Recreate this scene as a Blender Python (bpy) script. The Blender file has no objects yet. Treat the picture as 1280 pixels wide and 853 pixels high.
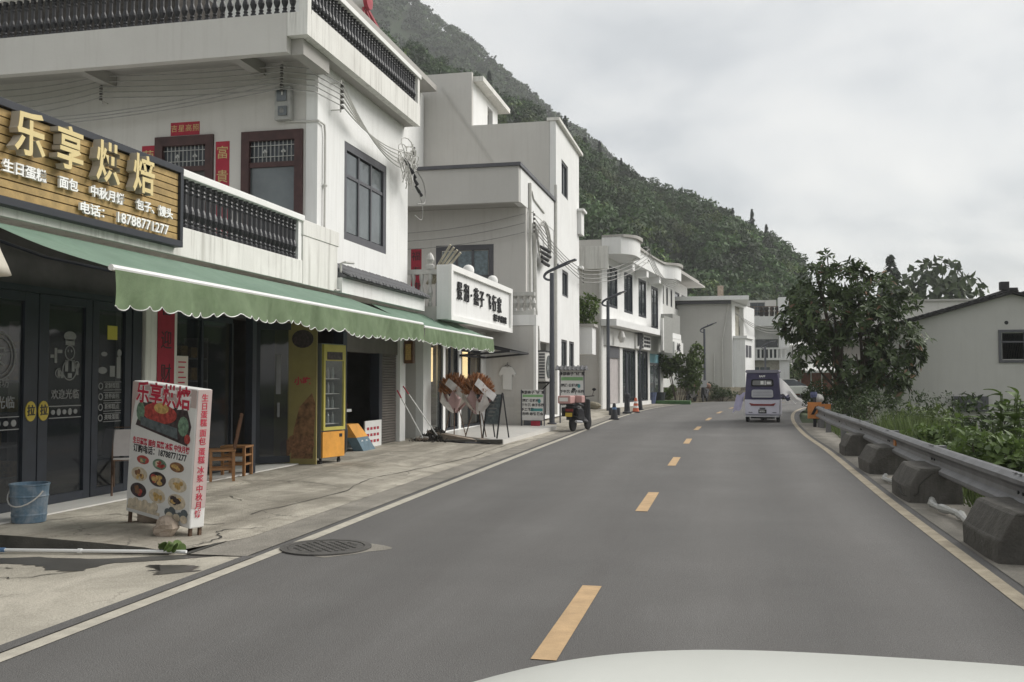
import bpy, math, random
import numpy as np
from mathutils import Matrix, Vector
R = math.radians
SC = bpy.context.scene
COL = SC.collection

# ------------------------------------------------------------------ camera
cam_d = bpy.data.cameras.new('camera'); cam = bpy.data.objects.new('camera', cam_d); COL.objects.link(cam)
SC.camera = cam
cam_d.sensor_width = 36.0; cam_d.lens = 33.75; cam_d.clip_start = 0.05; cam_d.clip_end = 4000
cam.location = (0, 0, 1.6)
cam.rotation_euler = (R(90 + 2.314), 0, R(12.68))
# ------------------------------------------------------------------ sun + sky
SUN_AZ, SUN_EL = 62, 40            # azimuth clockwise from +Y (along the road)
sd = bpy.data.lights.new('sun', 'SUN'); sun = bpy.data.objects.new('sun', sd); COL.objects.link(sun)
sd.energy = 2.5; sd.angle = R(38); sd.color = (1.0, 0.975, 0.935)
_s = Vector((math.sin(R(SUN_AZ)) * math.cos(R(SUN_EL)), math.cos(R(SUN_AZ)) * math.cos(R(SUN_EL)), math.sin(R(SUN_EL))))
sun.rotation_euler = _s.to_track_quat('Z', 'Y').to_euler(); sun.location = (30, 20, 60)
W = bpy.data.worlds.new('World'); SC.world = W; W.use_nodes = True
nt = W.node_tree; nt.nodes.clear()
def N(t, typ, **kw):
    n = t.nodes.new(typ)
    for k, v in kw.items():
        if k in n.inputs: n.inputs[k].default_value = v
        else: setattr(n, k, v)
    return n
def ramp(t, fac, stops, interp='LINEAR'):
    r = t.nodes.new('ShaderNodeValToRGB'); r.color_ramp.interpolation = interp
    e = r.color_ramp.elements
    while len(e) < len(stops): e.new(0.5)
    for i, (p, c) in enumerate(stops):
        e[i].position = p
        e[i].color = (c, c, c, 1) if not isinstance(c, (tuple, list)) else (*c, 1)
    t.links.new(fac, r.inputs[0]); return r
sky = N(nt, 'ShaderNodeTexSky', sky_type='NISHITA', sun_disc=False, sun_elevation=R(SUN_EL), sun_rotation=R(SUN_AZ))
sky.air_density = 1.0; sky.dust_density = 3.0
bg1 = N(nt, 'ShaderNodeBackground', Strength=0.10); nt.links.new(sky.outputs[0], bg1.inputs[0])
tc = N(nt, 'ShaderNodeTexCoord')
sep = N(nt, 'ShaderNodeSeparateXYZ'); nt.links.new(tc.outputs['Generated'], sep.inputs[0])
mz = N(nt, 'ShaderNodeMath', operation='MAXIMUM'); mz.inputs[1].default_value = 0.0; nt.links.new(sep.outputs[2], mz.inputs[0])
az = N(nt, 'ShaderNodeMath', operation='ADD'); az.inputs[1].default_value = 0.40; nt.links.new(mz.outputs[0], az.inputs[0])
dv = N(nt, 'ShaderNodeVectorMath', operation='DIVIDE'); nt.links.new(tc.outputs['Generated'], dv.inputs[0])
cb = N(nt, 'ShaderNodeCombineXYZ')
for i in range(3): nt.links.new(az.outputs[0], cb.inputs[i])
nt.links.new(cb.outputs[0], dv.inputs[1])
mp = N(nt, 'ShaderNodeMapping'); mp.inputs['Scale'].default_value = (1.0, 1.25, 0.0); mp.inputs['Location'].default_value = (0.4, 3.7, 0); mp.inputs['Rotation'].default_value = (0, 0, R(18))
nt.links.new(dv.outputs[0], mp.inputs[0])
n1 = N(nt, 'ShaderNodeTexNoise', Scale=1.9, Detail=8.0, Roughness=0.52, Distortion=0.25); nt.links.new(mp.outputs[0], n1.inputs['Vector'])
cr = ramp(nt, n1.outputs[0], [(0.28, (0.45, 0.47, 0.485)), (0.40, (0.55, 0.565, 0.575)), (0.49, (0.68, 0.685, 0.68)), (0.58, (0.76, 0.755, 0.735)), (0.75, (0.86, 0.85, 0.82))])
bg2 = N(nt, 'ShaderNodeBackground', Strength=0.90); nt.links.new(cr.outputs[0], bg2.inputs[0])
mx = N(nt, 'ShaderNodeMixShader'); mx.inputs[0].default_value = 0.86
nt.links.new(bg1.outputs[0], mx.inputs[1]); nt.links.new(bg2.outputs[0], mx.inputs[2])
wo = N(nt, 'ShaderNodeOutputWorld'); nt.links.new(mx.outputs[0], wo.inputs[0])
SC.view_settings.view_transform = 'Standard'; SC.view_settings.look = 'None'
SC.view_settings.exposure = 0.46; SC.view_settings.gamma = 1.0
SC.render.engine = 'CYCLES'
SC.cycles.max_bounces = 7; SC.cycles.transparent_max_bounces = 16; SC.cycles.use_denoising = True
SC.cycles.volume_bounces = 2

# ------------------------------------------------------------------ materials
def mat(name, col, rough=0.75, var=0.12, scale=2.5, bump=0.0, bscale=40, metal=0.0, streak=0.0, streak_col=(0.16, 0.15, 0.13),
        island=0.0, alpha=1.0, emit=0.0, speck=0.0, spec=0.4, blotch=0.0, blotch_col=(0.1, 0.1, 0.09), bl_scale=0.6, hue=None, transl=0.0, tint=False, along=0.0, along_col=(0.08, 0.078, 0.07), grit=0.0, craze=0.0):
    m = bpy.data.materials.new(name); m.use_nodes = True
    t = m.node_tree; b = t.nodes['Principled BSDF']; L = t.links.new
    tcn = t.nodes.new('ShaderNodeTexCoord'); O = tcn.outputs['Object']
    nz = N(t, 'ShaderNodeTexNoise', Scale=scale, Detail=6.0, Roughness=0.62); L(O, nz.inputs['Vector'])
    c = [max(0, x) for x in col]
    lo = tuple(x * (1 - var) for x in c); hi = tuple(min(1, x * (1 + var)) for x in c)
    cur = ramp(t, nz.outputs[0], [(0.3, lo), (0.7, hi)]).outputs[0]
    def mix(fac, a, bcol, mode='MIX'):
        x = t.nodes.new('ShaderNodeMix'); x.data_type = 'RGBA'; x.blend_type = mode
        if isinstance(fac, float): x.inputs[0].default_value = fac
        else: L(fac, x.inputs[0])
        L(a, x.inputs[6])
        if isinstance(bcol, tuple): x.inputs[7].default_value = (*bcol, 1)
        else: L(bcol, x.inputs[7])
        return x.outputs[2]
    if blotch:
        z2 = N(t, 'ShaderNodeTexNoise', Scale=bl_scale, Detail=9.0, Roughness=0.68, Distortion=0.6); L(O, z2.inputs['Vector'])
        cur = mix(ramp(t, z2.outputs[0], [(0.44, 0.0), (0.72, blotch)]).outputs[0], cur, blotch_col)
    if along:
        mq = N(t, 'ShaderNodeMapping'); mq.inputs['Scale'].default_value = (1.9, 0.16, 1.0); L(O, mq.inputs[0])
        z6 = N(t, 'ShaderNodeTexNoise', Scale=1.0, Detail=8.0, Roughness=0.66, Distortion=0.4); L(mq.outputs[0], z6.inputs['Vector'])
        cur = mix(ramp(t, z6.outputs[0], [(0.42, 0.0), (0.70, along)]).outputs[0], cur, along_col)
    if craze:
        dz_ = N(t, 'ShaderNodeTexNoise', Scale=2.2, Detail=5.0, Roughness=0.7); L(O, dz_.inputs['Vector']); dm = t.nodes.new('ShaderNodeMix'); dm.data_type = 'RGBA'; dm.inputs[0].default_value = 0.30; L(O, dm.inputs[6]); L(dz_.outputs['Color'], dm.inputs[7])
        vo = N(t, 'ShaderNodeTexVoronoi', Scale=2.1, feature='DISTANCE_TO_EDGE'); L(dm.outputs[2], vo.inputs['Vector']); e1 = ramp(t, vo.outputs['Distance'], [(0.0, craze), (0.018, 0.0)])
        mk = N(t, 'ShaderNodeTexNoise', Scale=0.8, Detail=4.0); L(O, mk.inputs['Vector']); e2 = ramp(t, mk.outputs[0], [(0.48, 0.0), (0.60, 1.0)]); mm = N(t, 'ShaderNodeMath', operation='MULTIPLY'); L(e1.outputs[0], mm.inputs[0]); L(e2.outputs[0], mm.inputs[1]); cur = mix(mm.outputs[0], cur, (0.07, 0.065, 0.055))
    if grit:
        z7 = N(t, 'ShaderNodeTexVoronoi', Scale=38.0); L(O, z7.inputs['Vector']); z8 = N(t, 'ShaderNodeTexNoise', Scale=55.0, Detail=3.0, Roughness=0.75); L(O, z8.inputs['Vector'])
        cur = mix(1.0, cur, ramp(t, z8.outputs[0], [(0.25, 1 - grit), (0.75, 1 + grit)]).outputs[0], 'MULTIPLY'); cur = mix(ramp(t, z7.outputs['Distance'], [(0.0, grit), (0.16, 0.0)]).outputs[0], cur, tuple(min(1, x * 1.9) for x in c))
    if streak:
        mpn = N(t, 'ShaderNodeMapping'); mpn.inputs['Scale'].default_value = (5.5, 5.5, 0.28); L(O, mpn.inputs[0])
        z3 = N(t, 'ShaderNodeTexNoise', Scale=1.6, Detail=7.0, Roughness=0.65); L(mpn.outputs[0], z3.inputs['Vector'])
        cur = mix(ramp(t, z3.outputs[0], [(0.5, 0.0), (0.78, streak)]).outputs[0], cur, streak_col)
    if island:
        g = t.nodes.new('ShaderNodeNewGeometry')
        rr = ramp(t, g.outputs['Random Per Island'], [(0.0, tuple(x * (1 - island) for x in (1, 1, 1))), (1.0, tuple(1 + island * k for k in (hue or (1, 1, 1))))])
        cur = mix(1.0, cur, rr.outputs[0], 'MULTIPLY')
    if tint:
        at = N(t, 'ShaderNodeAttribute', attribute_name='tint'); ad = N(t, 'ShaderNodeMath', operation='ADD'); ad.inputs[1].default_value = 1.0; L(at.outputs['Fac'], ad.inputs[0])
        cbn = t.nodes.new('ShaderNodeCombineColor'); [L(ad.outputs[0], cbn.inputs[i]) for i in range(3)]; cur = mix(1.0, cur, cbn.outputs[0], 'MULTIPLY')
    if speck:
        z4 = N(t, 'ShaderNodeTexNoise', Scale=170.0, Detail=2.0, Roughness=0.8); L(O, z4.inputs['Vector'])
        cur = mix(1.0, cur, ramp(t, z4.outputs[0], [(0.3, 1 - speck), (0.7, 1 + speck)]).outputs[0], 'MULTIPLY')
    L(cur, b.inputs['Base Color'])
    b.inputs['Roughness'].default_value = rough; b.inputs['Metallic'].default_value = metal
    b.inputs['Specular IOR Level'].default_value = spec
    if alpha < 1: b.inputs['Alpha'].default_value = alpha
    if emit: L(cur, b.inputs['Emission Color']); b.inputs['Emission Strength'].default_value = emit
    if bump:
        z5 = N(t, 'ShaderNodeTexNoise', Scale=bscale, Detail=5.0, Roughness=0.6); L(O, z5.inputs['Vector'])
        bn = N(t, 'ShaderNodeBump', Strength=bump, Distance=0.02); L(z5.outputs[0], bn.inputs['Height']); L(bn.outputs[0], b.inputs['Normal'])
    if transl:
        tr = t.nodes.new('ShaderNodeBsdfTranslucent'); L(cur, tr.inputs[0])
        ms = t.nodes.new('ShaderNodeMixShader'); ms.inputs[0].default_value = transl
        L(b.outputs[0], ms.inputs[1]); L(tr.outputs[0], ms.inputs[2]); L(ms.outputs[0], t.nodes['Material Output'].inputs[0])
    return m
MT = {}
def D(key, *a, **k): MT[key] = mat(key, *a, **k)
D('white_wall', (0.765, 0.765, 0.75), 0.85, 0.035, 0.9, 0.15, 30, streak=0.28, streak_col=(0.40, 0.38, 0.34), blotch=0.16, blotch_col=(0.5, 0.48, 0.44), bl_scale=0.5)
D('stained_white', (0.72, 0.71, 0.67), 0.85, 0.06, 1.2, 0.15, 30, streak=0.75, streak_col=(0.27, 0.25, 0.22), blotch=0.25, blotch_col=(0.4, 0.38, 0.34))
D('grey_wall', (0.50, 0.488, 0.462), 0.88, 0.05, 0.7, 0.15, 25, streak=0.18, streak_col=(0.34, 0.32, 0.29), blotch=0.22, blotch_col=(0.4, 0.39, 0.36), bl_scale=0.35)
D('shaded_white', (0.55, 0.535, 0.505), 0.88, 0.05, 0.7, 0.15, 25, streak=0.3, streak_col=(0.36, 0.33, 0.3), blotch=0.22, blotch_col=(0.45, 0.43, 0.4), bl_scale=0.4)  # white paint darkened: shade of camera-facing walls put into the colour
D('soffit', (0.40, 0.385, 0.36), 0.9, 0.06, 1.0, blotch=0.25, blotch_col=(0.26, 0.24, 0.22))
D('rail_white', (0.78, 0.775, 0.75), 0.8, 0.04, 2)
D('baluster_black', (0.018, 0.018, 0.021), 0.42, 0.2, 12, spec=0.5)
D('sign_wood', (0.36, 0.245, 0.095), 0.6, 0.3, 6, 0.2, 30)
D('sign_frame', (0.022, 0.025, 0.032), 0.5, 0.15, 5)
D('gold_letter', (0.66, 0.53, 0.25), 0.42, 0.06, 3, spec=0.6)
D('gold_side', (0.40, 0.37, 0.31), 0.5, 0.06, 3)
D('white_letter', (0.85, 0.85, 0.83), 0.5, 0.02, 3)
D('awning', (0.22, 0.32, 0.25), 0.85, 0.12, 1.6, 0.25, 60, blotch=0.5, blotch_col=(0.13, 0.22, 0.15), bl_scale=1.6, along=0.3, along_col=(0.27, 0.38, 0.29), transl=0.28)
D('valance', (0.20, 0.27, 0.155), 0.85, 0.16, 3.0, 0.3, 60, blotch=0.6, blotch_col=(0.085, 0.14, 0.055), bl_scale=2.2, streak=0.5, streak_col=(0.26, 0.32, 0.20), transl=0.30)
D('white_metal', (0.78, 0.78, 0.76), 0.4, 0.05, 4)
D('dark_frame', (0.016, 0.020, 0.028), 0.42, 0.25, 4)
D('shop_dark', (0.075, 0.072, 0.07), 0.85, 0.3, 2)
D('shop_floor', (0.42, 0.42, 0.40), 0.45, 0.08, 2)
D('dark_glass', (0.022, 0.026, 0.031), 0.05, 0.2, 1.0, alpha=0.5, spec=0.9)
D('glass_grey', (0.10, 0.115, 0.12), 0.08, 0.35, 0.9, spec=0.6)
D('glass_window', (0.035, 0.042, 0.048), 0.06, 0.3, 1.0, spec=0.6)
D('glass_clear', (0.12, 0.13, 0.13), 0.04, 0.05, 1, alpha=0.22, spec=0.6)
D('decal', (0.20, 0.20, 0.195), 0.6, 0.1, 8)
D('decal_yellow', (0.42, 0.32, 0.05), 0.6, 0.1, 8)
D('grey_frame', (0.085, 0.085, 0.095), 0.5, 0.1, 4)
D('red_wood', (0.055, 0.024, 0.022), 0.55, 0.35, 4, 0.2, 40)
D('red_paper', (0.33, 0.025, 0.045), 0.8, 0.15, 5)
D('gold_ink', (0.50, 0.40, 0.17), 0.5, 0.15, 9)
D('black_ink', (0.02, 0.02, 0.022), 0.6, 0.2, 9)
D('red_ink', (0.47, 0.03, 0.06), 0.6, 0.1, 9)
D('tile_grey', (0.13, 0.13, 0.135), 0.85, 0.3, 6, 0.3, 30)
D('conduit', (0.52, 0.51, 0.48), 0.6, 0.1, 6)
D('wire_grey', (0.30, 0.295, 0.28), 0.6, 0.2, 6)
D('wire_black', (0.02, 0.02, 0.022), 0.55, 0.2, 6)
D('meter_case', (0.33, 0.33, 0.31), 0.35, 0.2, 8, spec=0.6)
D('asphalt', (0.130, 0.126, 0.120), 0.82, 0.10, 0.55, 0.7, 110, speck=0.3, blotch=0.35, blotch_col=(0.100, 0.095, 0.089), bl_scale=0.35, along=0.6, along_col=(0.108, 0.102, 0.096), grit=0.22, tint=True)
D('line_white', (0.45, 0.42, 0.35), 0.8, 0.16, 6, 0.2, 80, blotch=0.5, blotch_col=(0.22, 0.20, 0.17), bl_scale=3.0, speck=0.1)
D('line_dirty', (0.40, 0.345, 0.255), 0.85, 0.2, 6, 0.2, 80, blotch=0.7, blotch_col=(0.2, 0.17, 0.13), bl_scale=2.2, speck=0.15)
D('line_yellow', (0.47, 0.32, 0.175), 0.8, 0.14, 6, 0.2, 80, blotch=0.45, blotch_col=(0.26, 0.19, 0.11), bl_scale=3.0, speck=0.1)
D('concrete', (0.43, 0.395, 0.33), 0.9, 0.17, 1.1, 0.6, 45, speck=0.15, blotch=1.0, blotch_col=(0.16, 0.145, 0.115), bl_scale=1.1, along=0.95, along_col=(0.17, 0.152, 0.122), grit=0.16, craze=0.85)
D('concrete_light', (0.46, 0.425, 0.355), 0.9, 0.14, 0.8, 0.5, 45, speck=0.12, blotch=0.9, blotch_col=(0.22, 0.203, 0.165), bl_scale=0.9, along=0.5, along_col=(0.27, 0.25, 0.2), grit=0.14, craze=0.6)
D('gutter', (0.265, 0.245, 0.21), 0.9, 0.2, 1.5, 0.6, 45, speck=0.2, blotch=0.8, blotch_col=(0.14, 0.13, 0.11), bl_scale=1.3, along=0.6, along_col=(0.16, 0.148, 0.125), grit=0.2)
D('wet_concrete', (0.075, 0.072, 0.066), 0.35, 0.25, 2, 0.2, 40)
D('kerb_dark', (0.075, 0.072, 0.062), 0.95, 0.35, 3, 0.6, 40)
D('crack', (0.05, 0.048, 0.042), 0.95, 0.3, 5)
D('tile_floor', (0.60, 0.585, 0.55), 0.35, 0.05, 1.2, blotch=0.25, blotch_col=(0.42, 0.40, 0.36))
D('earth', (0.12, 0.105, 0.075), 0.95, 0.35, 1.2, 0.6, 20)
D('grass_ground', (0.055, 0.075, 0.028), 0.95, 0.4, 1.5, 0.6, 20)
D('hill_ground', (0.020, 0.032, 0.012), 1.0, 0.4, 0.1, 0.5, 2)
D('block_concrete', (0.095, 0.089, 0.079), 0.95, 0.3, 2.2, 0.9, 22, blotch=0.8, blotch_col=(0.05, 0.048, 0.04), bl_scale=2.2, grit=0.2, streak=0.4, streak_col=(0.2, 0.19, 0.17))
D('steel', (0.20, 0.20, 0.205), 0.55, 0.18, 2.5, 0.15, 30, metal=0.5, streak=0.35, streak_col=(0.11, 0.10, 0.09), blotch=0.4, blotch_col=(0.13, 0.12, 0.11), bl_scale=2.0)
D('iron', (0.095, 0.09, 0.083), 0.75, 0.3, 9, 0.4, 50, metal=0.2)
D('lamp_post', (0.085, 0.09, 0.105), 0.45, 0.1, 3, metal=0.3)
D('orange', (0.50, 0.19, 0.05), 0.6, 0.15, 8)
D('bark', (0.085, 0.07, 0.052), 0.95, 0.3, 8, 0.8, 25)
D('leaf_loquat', (0.066, 0.10, 0.038), 0.5, 0.22, 0.9, island=0.5, hue=(0.6, 0.5, 0.25), transl=0.2, spec=0.3)
D('leaf_rust', (0.17, 0.10, 0.055), 0.6, 0.25, 2, island=0.4)
D('leaf_shrub', (0.11, 0.172, 0.050), 0.5, 0.25, 1.0, island=0.45, hue=(0.7, 0.55, 0.2), transl=0.25)
D('leaf_grass', (0.115, 0.165, 0.055), 0.6, 0.25, 1.0, island=0.4, hue=(0.7, 0.5, 0.3), transl=0.25)
D('leaf_dark', (0.050, 0.080, 0.030), 0.6, 0.3, 0.5, island=0.5, hue=(0.8, 0.6, 0.2), transl=0.15)
D('leaf_hill', (0.036, 0.072, 0.020), 0.7, 0.45, 0.07, island=0.22, hue=(0.9, 0.7, 0.2), transl=0.15, tint=True)
D('leaf_hill_light', (0.075, 0.115, 0.028), 0.7, 0.4, 0.07, island=0.22, hue=(0.8, 0.6, 0.2), transl=0.15, tint=True)
D('leaf_conifer', (0.028, 0.045, 0.026), 0.7, 0.35, 0.2, island=0.45, transl=0.1)
D('leaf_far', (0.038, 0.060, 0.026), 0.8, 0.45, 0.03, island=0.22, hue=(0.8, 0.6, 0.3), tint=True)
D('panel_white', (0.70, 0.695, 0.67), 0.5, 0.05, 3, blotch=0.15, blotch_col=(0.5, 0.48, 0.44))
D('board_beige', (0.62, 0.56, 0.50), 0.55, 0.06, 2)
D('pink_cap', (0.47, 0.38, 0.355), 0.6, 0.1, 3)
D('food_brown', (0.20, 0.10, 0.05), 0.6, 0.6, 22)
D('food_dark', (0.055, 0.04, 0.04), 0.6, 0.7, 18)
D('food_gold', (0.50, 0.33, 0.12), 0.6, 0.45, 25)
D('food_cream', (0.56, 0.48, 0.36), 0.6, 0.3, 20)
D('food_red', (0.36, 0.06, 0.05), 0.6, 0.55, 25)
D('food_green', (0.14, 0.22, 0.15), 0.6, 0.6, 25)
D('slate', (0.10, 0.12, 0.125), 0.6, 0.5, 14)
D('rust_metal', (0.12, 0.075, 0.05), 0.7, 0.4, 12, 0.4, 40, metal=0.3)
D('rock', (0.33, 0.27, 0.215), 0.95, 0.3, 6, 0.8, 20)
D('bucket_blue', (0.10, 0.165, 0.225), 0.45, 0.25, 6, blotch=0.9, blotch_col=(0.30, 0.33, 0.36), bl_scale=7)
D('wood_orange', (0.27, 0.135, 0.055), 0.5, 0.25, 6, 0.15, 40)
D('wood_brown', (0.12, 0.058, 0.03), 0.55, 0.3, 6, 0.15, 40)
D('canvas_grey', (0.40, 0.37, 0.36), 0.8, 0.1, 4)
D('fridge_grey', (0.19, 0.20, 0.20), 0.5, 0.1, 4)
D('fridge_yellow', (0.47, 0.41, 0.09), 0.5, 0.1, 4)
D('fridge_orange', (0.67, 0.31, 0.05), 0.5, 0.15, 5)
D('fridge_inside', (0.78, 0.78, 0.74), 0.7, 0.1, 4)
D('bottle_green', (0.08, 0.16, 0.10), 0.2, 0.5, 9, spec=0.6)
D('bottle_clear', (0.32, 0.36, 0.36), 0.2, 0.3, 9, spec=0.6)
D('poster_yellow', (0.27, 0.225, 0.085), 0.6, 0.2, 2)
D('poster_snack', (0.20, 0.105, 0.05), 0.6, 0.7, 9)
D('shutter', (0.145, 0.13, 0.115), 0.6, 0.12, 3, metal=0.2, streak=0.3, streak_col=(0.08, 0.07, 0.06))
D('carton', (0.30, 0.22, 0.12), 0.8, 0.2, 6)
D('bag_black', (0.012, 0.012, 0.014), 0.35, 0.3, 6)
D('bag_red', (0.15, 0.02, 0.03), 0.6, 0.3, 6)
D('blue_label', (0.11, 0.17, 0.21), 0.6, 0.2, 6)
D('mop_dark', (0.045, 0.04, 0.035), 0.95, 0.5, 10)
D('paper_pink', (0.50, 0.35, 0.345), 0.65, 0.12, 4, transl=0.2)
D('paper_cream', (0.56, 0.52, 0.47), 0.65, 0.12, 4, transl=0.2)
D('paper_white', (0.70, 0.68, 0.66), 0.65, 0.1, 6, transl=0.2)
D('dried_flower', (0.33, 0.135, 0.05), 0.8, 0.4, 6, island=0.4)
D('dried_pale', (0.46, 0.26, 0.15), 0.8, 0.35, 6, island=0.4)
D('black_metal', (0.02, 0.02, 0.022), 0.45, 0.2, 5)
D('warm_glow', (0.95, 0.72, 0.36), 0.6, 0.03, 3, emit=1.1)
D('flap_white', (0.80, 0.79, 0.78), 0.85, 0.04, 4, transl=0.5)
D('cloth_white', (0.74, 0.735, 0.71), 0.85, 0.04, 4)
D('green_band', (0.22, 0.42, 0.19), 0.6, 0.1, 4)
D('teal_band', (0.07, 0.28, 0.28), 0.6, 0.1, 4)
D('ac_white', (0.58, 0.57, 0.54), 0.5, 0.06, 4, streak=0.2)
D('pink_box', (0.46, 0.27, 0.25), 0.6, 0.08, 4)
D('rubber', (0.013, 0.013, 0.014), 0.75, 0.2, 6)
D('chrome', (0.5, 0.5, 0.5), 0.25, 0.05, 4, metal=0.9)
D('tail_red', (0.20, 0.025, 0.025), 0.3, 0.2, 6)
D('plate_yellow', (0.5, 0.36, 0.04), 0.5, 0.1, 6)
D('purple', (0.070, 0.065, 0.120), 0.75, 0.2, 3, 0.2, 30)
D('purple_edge', (0.24, 0.235, 0.28), 0.7, 0.1, 3)
D('lilac_body', (0.59, 0.58, 0.66), 0.35, 0.05, 2, spec=0.5)
D('lilac_cloth', (0.46, 0.44, 0.60), 0.75, 0.12, 4, transl=0.3)
D('silver', (0.44, 0.445, 0.46), 0.38, 0.06, 4, metal=0.4)
D('navy_cloth', (0.10, 0.11, 0.20), 0.8, 0.15, 4)
D('car_white', (0.60, 0.61, 0.565), 0.28, 0.015, 1, spec=0.5)
D('fridge_fill_light', (0.95, 0.96, 0.92), 0.5, 0.02, 3, emit=5.0)
D('cone_orange', (0.56, 0.13, 0.06), 0.6, 0.15, 6)
D('cone_dark', (0.03, 0.032, 0.036), 0.7, 0.3, 6)
D('reflect_blue', (0.09, 0.17, 0.30), 0.6, 0.2, 6)
D('stone', (0.25, 0.225, 0.17), 0.95, 0.35, 2.5, 0.6, 15, island=0.35)
D('brick_red', (0.22, 0.085, 0.05), 0.9, 0.3, 5)
D('stone_wall', (0.33, 0.315, 0.265), 0.95, 0.25, 3, 0.6, 12)
D('turf_green', (0.06, 0.13, 0.05), 0.95, 0.3, 6)
D('planter_blue', (0.07, 0.09, 0.16), 0.6, 0.3, 6)
D('roof_tile', (0.035, 0.033, 0.034), 0.85, 0.3, 5, 0.3, 20)
D('curtain', (0.16, 0.20, 0.22), 0.9, 0.35, 9)
D('silver_rail', (0.46, 0.455, 0.43), 0.5, 0.12, 6, metal=0.3)
D('heater_red', (0.34, 0.035, 0.05), 0.45, 0.15, 5)
D('bamboo', (0.40, 0.37, 0.29), 0.7, 0.2, 8)
D('blue_sign', (0.20, 0.40, 0.46), 0.6, 0.1, 4)
D('helmet', (0.55, 0.53, 0.50), 0.35, 0.2, 6)
D('jacket', (0.22, 0.13, 0.09), 0.85, 0.3, 6)
D('lampshade', (0.66, 0.62, 0.53), 0.7, 0.1, 5, transl=0.3)
D('yellow_label', (0.45, 0.40, 0.05), 0.6, 0.1, 5)

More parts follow.
